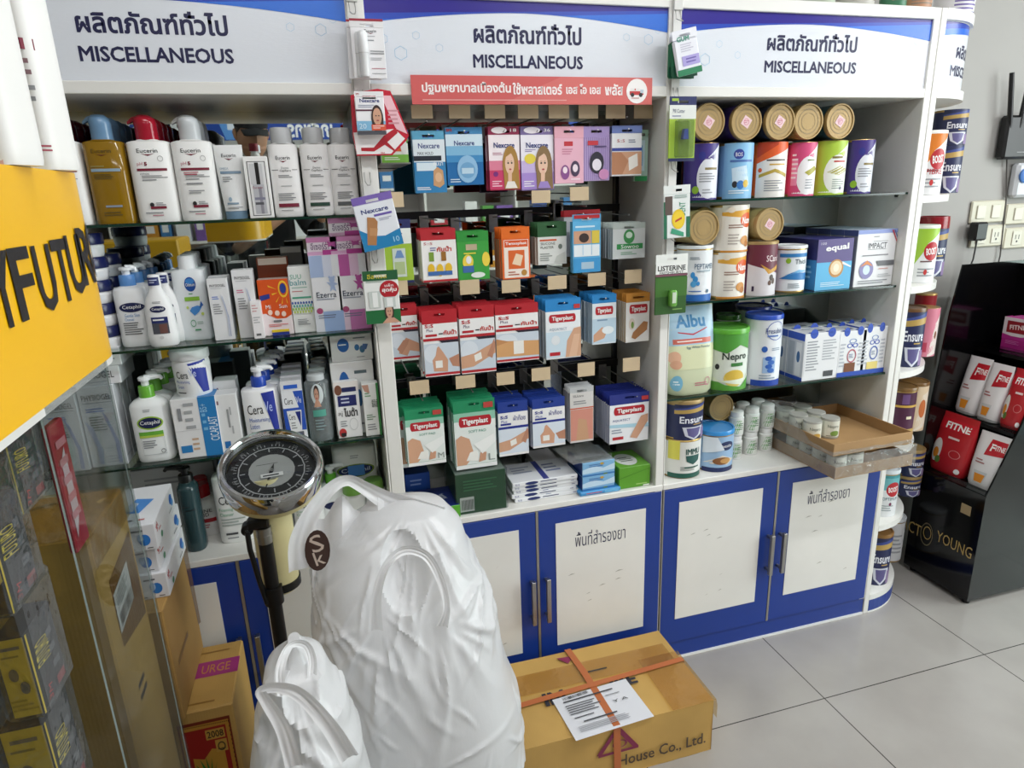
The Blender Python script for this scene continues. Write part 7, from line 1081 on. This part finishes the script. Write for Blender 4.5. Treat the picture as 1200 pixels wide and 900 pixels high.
# ================================================================== black display stand at the right, facing -x
bs = thing('floor_display_stand', 'tall black stepped floor display with gold lettering, right of the corner shelf', 'display stand')
yA, yB = -.078, .185; prof = [(1.16, .02), (1.16, .42), (1.165, .66), (1.19, 1.0), (1.215, 1.16), (1.5, 1.16), (1.5, .02)]
for y0, nm in ((yA, 'side_panel'), (yB-.006, 'side_panel')):
    B = MB(); pr_ = [(1.16, .02), (1.16, .42), (1.26, .66), (1.36, .95), (1.44, 1.15), (1.5, 1.15), (1.5, .02)] if y0 == yA else prof; B.prism(pr_, y0, y0+.006, 'blackgloss'); B.build(nm, bs)
B = MB(); B.box(1.156, 1.16, yA-.003, yB+.003, .02, .42, 'blackgloss'); S = lambda x, z, h: (1.156-h, yB-x, z); g_ = '#b3985a/.3'
def fy(px, py): p = at(px, py, X=1.156); return yB-p.y, p.z
c0 = fy(1086, 626); c1 = fy(1110, 655); deco(B, S, [('t', 'ACT', fy(1068, 617)[0], fy(1068, 617)[1], fy(1078, 622)[0]-fy(1056, 612)[0], .046, g_, 0, .0), ('o', c0[0], c0[1], .026, .046, .12, '#6a6048/.3', 24), ('o', c0[0]+.002, c0[1]+.006, .017, .026, .16, g_, 20), ('t', 'YOUNG', fy(1118, 638)[0], fy(1118, 638)[1], fy(1138, 648)[0]-fy(1097, 628)[0], .042, g_, 0, .0), ('r', fy(1126, 597)[0], fy(1130, 602)[1], fy(1138, 600)[0], fy(1130, 590)[1], '#a08a68')], 1, 1, False, .0006); B.build('front_panel', bs)
B = MB(); B.box(1.47, 1.476, yA+.006, yB-.006, .02, 1.15, 'blackgloss'); B.build('back_panel', bs)
for (xa, xb, z) in ((1.16, 1.26, .42), (1.24, 1.36, .63), (1.32, 1.47, .865)):
    B = MB(); B.box(xa, 1.47, yA+.006, yB-.006, z-.012, z, 'blackgloss'); B.box(xa, xa+.004, yA+.006, yB-.006, z, z+.02, 'acrylic'); B.build('step_shelf', bs)
for x in (1.18, 1.48):
    for y in (yA+.02, yB-.02): B = MB(); B.loft([(.0005, .012, .012), (.02, .012, .012)], 'blackplastic', 2, 14); B.v = [(a+x, b+y, c) for a, b, c in B.v]; B.build('foot', bs)
# tea bags on the steps
def tea(W_, H, red, lab, x, y, z, rz, lean=.12):
    t = thing('tea_pouch', lab, 'pouch', 'red and white pouches on the black display'); a = W_/2
    secs = [(0, a*.86, .028), (H*.08, a*.95, .033), (H*.4, a, .028), (H*.75, a, .015), (H*.93, a*.99, .004), (H, a*.985, .002)]; B = MB(); B.loft(secs, '#b3232b/.25' if red else '#e3e1e2/.25', 3, 36)
    it = ([('r', -.95, .72, .95, .9, '#c01f2c/.25'), ('t', 'FITNE', .1, .8, 1.3, .11, WH, .0, .03), ('e', -.6, .35, .28, .2, '#dcd9d6/.25'), ('e', -.6, .3, .17, .09, '#d9872f/.25'), ('l', -.2, .56, .7, .64, 1, '#e9d3d0/.25'), ('e', -.4, .2, .15, .06, '#5a7a3a/.25'), ('o', .4, .36, .3, .07, .12, '#d98a8a/.25'), ('e', .72, .1, .12, .045, '#e6dfdf/.25')] if red else
          [('p', [(-.95, .62), (.0, .66), (.0, .95), (-.95, .95)], '#b51f2b/.25') if False else ('p', [(-.25, .6), (.9, .64), (.9, .9), (-.1, .9)], '#b51f2b/.25'), ('t', 'F', .15, .76, .3, .13, WH, 0, .03), ('t', 'ITNE', .6, .77, .55, .09, WH, 0, .02), ('l', -.6, .42, .1, .52, 2, '#a86a6a/.25'), ('p', [(-.5, .3), (.4, .3), (.25, .08), (-.35, .08)], '#c9cccc/.25'), ('p', [(-.4, .25), (.3, .25), (.2, .1), (-.3, .1)], '#d98a2c/.25')])
    deco(B, onloft(secs, 3), it, a, H, True); B.build('pouch_body', t); put(t, x, y, z, rz, -lean); return t
R_ = -PI/2
tea(.142, .215, True, 'red tea pouch with white lettering, on the lowest step of black display', 1.215, .115, .421, R_)
tea(.105, .19, False, 'white tea pouch with red corner, lowest step, beside the red pouch', 1.22, -.018, .421, R_+.04)
tea(.086, .205, False, 'white tea pouch with red corner, middle step, farthest from the aisle front', 1.29, .135, .631, R_)
tea(.08, .2, False, 'white tea pouch with red corner, middle step, second one', 1.285, .05, .631, R_)
tea(.08, .2, True, 'red tea pouch on the middle step, nearest the photo right edge', 1.287, -.032, .631, R_)
for k, (y, x) in enumerate(((.115, 1.36), (.108, 1.395))):
    o = box('tea_box', 'magenta tea box with dark red label, %s on the top step of black display' % ('front one', 'rear one')[k], .10, .03, .115, '#a8237c', [('r', -1, .45, 1, 1, '#dcd3d8'), ('p', [(-1, .5), (0, .42), (1, .52), (1, .35), (-1, .35)], '#b02a86'), ('r', -.75, .55, .75, .9, '#8c1a26'), ('t', 'FITNE', 0, .73, 1.1, .14, '#e6d6d6', .1, .03), ('l', -.7, .2, .4, .32, 3, '#c96aae')], 'magenta tea boxes', top='#c9459c', side='#a32a7c'); put(o, x, y-.05, .866, R_)
o = box('tea_box', 'pale pink tea box on the top step, at the photo right edge', .08, .05, .09, '#d3a9ba', [('r', -.8, .3, .8, .8, '#b04a6a')], 'magenta tea boxes', top='#e0b9c8'); put(o, 1.36, -.066, .866, R_+.3); o.location = (1.37, -.03, .866)
# ================================================================== on the wall behind
def plate(x0, y0, x1, y1, lab, kind):
    a, b, c, d = rpx(x0, y0, x1, y1, .305); w, h = b-a, d-c; t = thing('wall_plate', lab, 'socket' if kind == 's' else 'switch', 'switches and sockets on the back wall'); B = MB(); B.box(-w/2, w/2, -.009, .0, -h/2, h/2, '#c9c4b0', .004); B.build('cover_plate', t); n = 2
    for i in range(n):
        B = MB(); xx = (-.22+.44*i)*w
        if kind == 's':
            B.box(xx-.022, xx+.022, -.012, -.009, -h*.34, h*.34, '#d3cfbf', .002); deco(B, lambda x, z, h_: (xx+x, -.012-h_, z), [('r', -.009, -.004, -.006, .012, BK), ('r', .006, -.004, .009, .012, BK), ('e', 0, -.012, .004, .004, BK)], 1, 1); B.build('outlet', t)
        else: B.box(xx-.02, xx+.02, -.013, -.009, -h*.3, h*.3, '#d6d2c2', .002); B.build('rocker', t)
    put(t, (a+b)/2, .3095, (c+d)/2); return t
plate(1137, 235, 1176, 261, 'yellowed double switch plate on the wall, above the black plug', 's2')
plate(1137, 264, 1176, 289, 'double socket plate holding the black plug, on the back wall', 's')
plate(1178, 238, 1226, 262, 'double switch plate at the photo right edge, upper', 's2')
plate(1176, 266, 1224, 290, 'double socket plate at the photo right edge, lower', 's')
t = thing('power_adapter', 'black plug adapter with cable in the left wall socket', 'plug'); P0 = at(1146, 271, Y=.28); B = MB(); B.box(-.028, .028, -.02, .013, -.032, .032, 'blackplastic', .006); B.build('plug_body', t); put(t, P0.x, .283, P0.z)
B = MB(); B.tube([(0, -.005, -.03), (0.002, 0, -.1), (-.02, .01, -.2), (-.05, .015, -.33), (-.05, .015, -.5)], .0028, '#4a4a4a', 8); B.build('cable', t)
t = thing('wifi_router', 'black router with upright antennas on the wall, top right', 'router'); a, b, c, d = rpx(1176, 135, 1232, 186, .28); B = MB(); B.box(a, b, .27, .3055, c, d, 'blackplastic', .008); deco(B, lambda x, z, h: (a+x, .27-h, c+z), [('l', .06, .02, .1, .024, 1, '#9a9a9a')], 1, 1); B.build('router_body', t)
for x0_, x1_, y0_ in ((1186, 1184, 85), (1197, 1204, 96)):
    p0, p1 = at(x0_-3, 150, Y=.275), at(x1_+2, y0_, Y=.275); B = MB(); B.tube([p0, p0+(p1-p0)*.15, p1], [.006, .0085, .0075], 'blackplastic', 10); B.build('antenna', t)
B = MB(); p0 = at(1180, 186, Y=.3); p1 = at(1172, 300, Y=.3); B.tube([p0, p0+(p1-p0)*.4+Vector((.01, 0, 0)), p1, p1-Vector((.03, 0, .25))], .0025, '#55524f', 8); B.build('cable', t)
a, b, c, d = rpx(1187, 191, 1216, 231, .29); t = thing('door_chime', 'white wall box with round blue button, under the router', 'chime'); B = MB(); B.box(a, b, .275, .3095, c, d, '#cfd2d6', .01); B.build('chime_body', t); p = at(1201, 206, Y=.272); B = MB(); B.loft([(0, .024, .024), (.006, .024, .024), (.01, .018, .018)], '#4a7ac0/.3', 2, 24); B.v = [(x+p.x, .275-z, y+p.z) for x, y, z in B.v]; B.build('blue_button', t)
# dark umbrella and folded bags between corner shelf and black display
t = thing('umbrella', 'furled black umbrella standing between corner shelf and black display', 'umbrella'); B = MB(); p = at(1112, 400, Y=.24); B.loft([(.03, .006, .006), (.06, .012, .012), (.3, .022, .022), (.62, .028, .028), (.8, .02, .02), (.84, .015, .015)], '#121214/.8', 2, 20); B.build('canopy', t); B = MB(); B.loft([(.84, .012, .012), (.85, .019, .019), (.97, .019, .019), (.975, .014, .014)], 'blackplastic', 2, 18); B.build('handle', t); B = MB(); B.tube([(0, 0, .0006), (0, 0, .05)], .004, 'steel', 8); B.build('ferrule', t); put(t, 1.142, .272, 0)
# ================================================================== on top of the cabinets
for k, (x, r, m, lab, hh) in enumerate(((.44, .04, '#b9c4b4', 'pale green jar', .11), (.56, .05, '#c9c6c0', 'clear wrapped jar', .12), (.67, .035, '#3f7a5a', 'green capped bottle', .14), (.75, .05, '#b98a6a', 'tan tub', .1), (.98, .055, '#e3e3e6', 'white tub with violet print', .12), (.2, .04, '#d9d3c9', 'cream jar', .1))):
    t = jar('storage_jar', '%s standing on top of the cabinets at upper right edge' % lab if x < .9 else 'white tub with violet print, on top of the rounded corner shelf', r, hh, .02, m, '#d9d9d9', [('l', -.7, .1, .7, .5, 4, '#6a5a9a' if k == 4 else '#8a7a6a')], 'lid', 'jars on top of the cabinets'); put(t, x, .012+r if x < .9 else .14, 1.8856)
# ================================================================== the person taking the photograph (seen in the mirror), and the room behind
per = thing('person', 'person in a dark cap and black shirt holding up a phone, mirrored behind top shelf', 'person')
hx, hy, hz = -1.165, -1.80, 1.785
def skin_body(name, V, Eg, R, m, parent, lvl=2):
    me = bpy.data.meshes.new(name); me.from_pydata(V, Eg, []); o = bpy.data.objects.new(name, me); COL.objects.link(o); o.parent = parent; me.materials.append(mat(m))
    s = o.modifiers.new('skin', 'SKIN'); s.use_smooth_shade = True; sv = me.skin_vertices[0].data
    for i, r in enumerate(R): sv[i].radius = r if isinstance(r, tuple) else (r, r)
    sv[0].use_root = True; o.modifiers.new('sub', 'SUBSURF').levels = lvl; o.modifiers['sub'].render_levels = lvl; return o
cx, cy = hx, hy-.02
ph = Vector((-.885, -1.64, 1.44))      # the phone, just behind the lens
V = [(cx, cy, .95), (cx, cy, 1.12), (cx, cy, 1.30), (cx, cy+.0, 1.48), (cx, cy+.02, 1.58), (cx, cy+.035, 1.66),
     (cx-.17, cy, 1.49), (cx-.235, cy+.04, 1.27), (cx-.16, cy+.20, 1.20), (cx+.17, cy, 1.49), (cx+.25, cy+.03, 1.27), (cx+.29, cy+.14, 1.33),
     (cx-.1, cy, .86), (cx-.11, cy+.03, .48), (cx-.11, cy, .09), (cx-.11, cy+.13, .04), (cx+.1, cy, .86), (cx+.11, cy+.03, .48), (cx+.11, cy, .09), (cx+.11, cy+.13, .04)]
Eg = [(0, 1), (1, 2), (2, 3), (3, 4), (4, 5), (3, 6), (6, 7), (7, 8), (3, 9), (9, 10), (10, 11), (0, 12), (12, 13), (13, 14), (14, 15), (0, 16), (16, 17), (17, 18), (18, 19)]
skin_body('body', V, Eg, [(.17, .12), (.16, .115), (.18, .125), (.17, .11), .06, .055, .075, .05, .036, .075, .05, .036, .095, .07, .045, .04, .095, .07, .045, .04], 'shirt', per)
# head: one closed surface with nose, brow, mouth and chin, looking slightly down towards the phone
B = MB(); P = []; NT, NZ = 48, 40
for i in range(NZ+1):
    f = i/NZ; z = -.125+.25*f; r_ = []
    w = .076*math.sqrt(max(.0, 1-(abs(f-.56)/.56)**2.6)) if f < .56 else .076*math.sqrt(max(0, 1-((f-.56)/.44)**2.4)); dp = w*1.22+.003
    if f < .35: w *= .86+.4*f
    for j in range(NT):
        th = 2*PI*j/NT; c, s_ = math.cos(th), math.sin(th); x = w*c; y = dp*s_*(1 if s_ > 0 else 1.0)+.008*(f < .3)
        if s_ > 0:
            g = lambda u0, z0, su, sz, a: a*math.exp(-((x-u0)/su)**2-((z-z0)/sz)**2)
            y += g(0, -.012, .011, .022, .022)+g(0, .02, .009, .03, .010)+g(0, -.07, .02, .008, .006)+g(0, -.054, .018, .006, .005)-g(0, -.062, .02, .003, .004)+g(0, -.105, .025, .014, .010)+g(.03, .035, .02, .007, .005)+g(-.03, .035, .02, .007, .005)-g(.03, .018, .014, .009, .007)-g(-.03, .018, .014, .009, .007)
        r_.append((x, y, z))
    P.append(r_)
B.grid(P, 'skin', True, True); B.f.append(tuple(range(NT))); B.m.append('skin'); B.sm.append(True); n = NZ*NT; B.f.append(tuple(range(n, n+NT))); B.m.append('skin'); B.sm.append(True)
for sx_ in (-1, 1):
    B.loft([(-.03, .004, .008, sx_*.074, -.005), (-.015, .010, .014, sx_*.078, -.006), (.01, .012, .018, sx_*.081, -.01), (.028, .008, .012, sx_*.079, -.012)], 'skin', 2, 16)
    B.loft([(.013, .002, .002, sx_*.03, .085), (.018, .013, .006, sx_*.03, .083), (.023, .002, .002, sx_*.03, .085)], '#1c1614', 2, 16)
    B.box(sx_*.03-.016, sx_*.03+.016, .086, .092, .034, .040, '#1c1512', .002)
B.box(-.022, .022, .090, .0955, -.0645, -.060, '#8a5048', .002)
Mh = Matrix.Translation((hx, hy+.03, hz)) @ Matrix.Rotation(-.28, 4, 'Z') @ Matrix.Rotation(-.22, 4, 'X'); B.xf(Mh); B.build('head', per, 60)
B = MB(); B.loft([(-.03, .075, .09, 0, -.012), (.03, .079, .095, 0, -.008), (.06, .077, .093, 0, -.006)], '#15110f', 2.1, 30, False, False); B.xf(Mh); B.build('hair', per)
B = MB(); B.loft([(.042, .083, .102, 0, -.002), (.075, .083, .102, 0, -.002), (.105, .074, .09, 0, -.004), (.128, .05, .06, 0, -.006), (.136, .01, .012, 0, -.006)], 'cap', 2.1, 36, True)
B.grid([[(.072*math.sin(a)*(1-.1*q), .07+.03*math.cos(a)+q*.075*math.cos(a*.9), .048-.022*q-.012*abs(math.sin(a))) for a in [(-1.25+2.5*i/16) for i in range(17)]] for q in (0, .33, .66, 1)], 'cap', True); B.grid([[(.072*math.sin(a)*(1-.1*q), .07+.03*math.cos(a)+q*.075*math.cos(a*.9), .044-.022*q-.012*abs(math.sin(a))) for a in [(-1.25+2.5*i/16) for i in range(17)]] for q in (1, .66, .33, 0)], 'cap', True)
deco(B, lambda x, z, h: (x, .100-.35*max(0, z-.075)-h*-1-.4*abs(x)**1.5, z), [('p', [(-.022, .076), (-.012, .076), (-.004, .092), (-.012, .092)], '#d9d9d9'), ('p', [(-.008, .076), (.002, .076), (.008, .098), (.0, .1)], '#d9d9d9'), ('p', [(.006, .076), (.016, .076), (.016, .09), (.01, .092)], '#d9d9d9')], 1, 1, False, .002); B.xf(Mh); B.build('cap', per)
for side_, wr, tgt in ((0, Vector(V[8]), ph+Vector((-.075, -.012, -.02))), (1, Vector(V[11]), ph+Vector((.075, -.012, -.02)))):
    sg = -1 if side_ == 0 else 1; d = (tgt-wr); HV = [tuple(wr), tuple(wr+d*.5), tuple(tgt+Vector((sg*.012, -.03, 0)))]; HE = [(0, 1), (1, 2)]; HR = [.034, .028, (.026, .018)]
    for k in range(4):
        z = .03-.02*k; b0 = tgt+Vector((sg*.016, -.01, z)); L = [.030, .034, .031, .024][k]; i0 = len(HV); HV += [tuple(b0), tuple(b0+Vector((sg*.004, L*.55, .002))), tuple(b0+Vector((-sg*.012, L*.9, .002))), tuple(b0+Vector((-sg*.03, L*.75, .002)))]; HE += [(2, i0), (i0, i0+1), (i0+1, i0+2), (i0+2, i0+3)]; HR += [.010, .0088, .008, .007]
    b0 = tgt+Vector((sg*.004, -.022, -.012)); i0 = len(HV); HV += [tuple(b0), tuple(b0+Vector((-sg*.022, -.004, .012))), tuple(b0+Vector((-sg*.042, .002, .016)))]; HE += [(2, i0), (i0, i0+1), (i0+1, i0+2)]; HR += [.012, .0095, .008]
    skin_body('hand', HV, HE, HR, 'skin', per)
o = MB(); o.box(ph.x-.078, ph.x+.078, ph.y-.004, ph.y+.004, ph.z-.037, ph.z+.037, '#15161a/.2', .003); o.box(ph.x-.02, ph.x+.02, ph.y+.004, ph.y+.0055, ph.z-.012, ph.z+.024, '#2a2b30/.15', .001)
tag(o.build('phone'), 'dark phone held up by the person in the cap', 'phone')
# ---- opposite side of the shop, visible only in the mirror backs
oc = thing('wall_shelf', 'tall white shelf with goods opposite the cabinets, seen only in the mirrors', 'shelf'); B = MB()
for x in (-2.4, -1.6, -.8, 0, .8, 1.6, 2.4): B.box(x, x+.02, -3.95, -3.6, .0006, 2.3, 'laminate')
for z in (.05, .45, .8, 1.15, 1.5, 1.85): B.box(-2.4, 2.42, -3.95, -3.6, z, z+.02, 'laminate')
B.box(-2.4, 2.42, -3.97, -3.95, 0.0006, 2.3, 'laminate'); B.build('shelf_frame', oc)
B = MB(); B.box(-2.4, 2.42, -3.59, -3.575, 1.905, 2.11, '#2448a0/.3'); S = lambda x, z, h: (-1.06-x, -3.575+h, z)
deco(B, S, [('t', 'เภสัชกร', -.2, 1.985, .34, .13, WH, 0, .03), ('p', [(.3, 1.91), (.42, 1.91), (.48, 2.1), (.36, 2.1)], '#5f9ae0'), ('r', .28, 1.98, .4, 2.04, '#dfe9f5'), ('r', .62, 1.905, 1.34, 2.11, '#e6e9ee'), ('t', 'ไวตามิน', 1.02, 2.0, .5, .13, '#2448a0', 0, .03)], 1, 1); B.build('sign_panel', oc); put(oc, 0, 0, 0)
rr = random.Random(3); cn = ['tan', 'red', 'mid blue', 'off white', 'green', 'orange', 'purple', 'yellow', 'pale grey', 'navy']; pal = ['#c98a2c', '#b3303a', '#3f7ab0', '#e3e3e0', '#5a9a4a', '#d96a2a', '#7a5aa0', '#e0c23a', '#e9ecef', '#2a4a8c']
proto = {}
for zi, z in enumerate((.47, .82, 1.17, 1.52)):
    x = -2.36; ct = {}
    while x < 2.2:
        c = rr.choice(pal); w = rr.uniform(.07, .15); h = rr.uniform(.13, .26)
        if not any(a < x+w+.02 and x < a+.03 for a in (-1.6, -.8, 0, .8, 1.6)):
            ct[c] = ct.get(c, 0)+1; o = box('medicine_carton', '%s carton, %s of its colour from left on the %s opposite shelf' % (cn[pal.index(c)], ORD[ct[c]-1] if ct[c] > 1 else 'first', ('lowest', 'second', 'third', 'top')[zi]), w, .1, h, c, [('r', -.6, .4, .6, .7, '#ececec')], 'cartons on the opposite shelf'); put(o, x+w/2, -3.62, z+.0008, PI)
        x += w+rr.uniform(.012, .05)
o = box('storage_cabinet', 'yellow side counter behind the photographer, seen in the mirror', .5, .4, 1.25, '#d9a81c', [('r', -.8, .1, .8, .9, '#e0b52c')], None, 'cabinet', c=.01); put(o, -1.95, -2.3, .0006, PI)
# ================================================================== keep every product clear of the side panels and the mirror backs
bpy.context.view_layer.update()
def xr_(o):
    pts = [q.matrix_world @ Vector(c) for q in [o]+list(o.children_recursive) if q.type == 'MESH' for c in q.bound_box]
    return min(p.x for p in pts), max(p.x for p in pts), min(p.y for p in pts), max(p.y for p in pts), min(p.z for p in pts)
for o in [q for q in COL.objects if not q.parent and q.get('label') and q.get('category') not in ('display cabinet', 'corner shelf', 'clip strip', 'banner', 'scale', 'person')]:
    if not (o.children or o.type == 'MESH'): continue
    a, b, c, d, z = xr_(o); m = (a+b)/2
    if c < -.02 or z < ZC-.01 or z > 1.66 or m > .80 or m < -1.56 or d > .4: continue
    lo, hi = ((-1.539, -.7835) if m < -.7755 else (-.7395, -.0357) if m < 0 else (.0135, .7655))
    if o.get('category') == 'tray': continue
    if a < lo: o.location.x += lo-a
    elif b > hi: o.location.x -= b-hi
    if d > .2785: o.location.y -= d-.2785
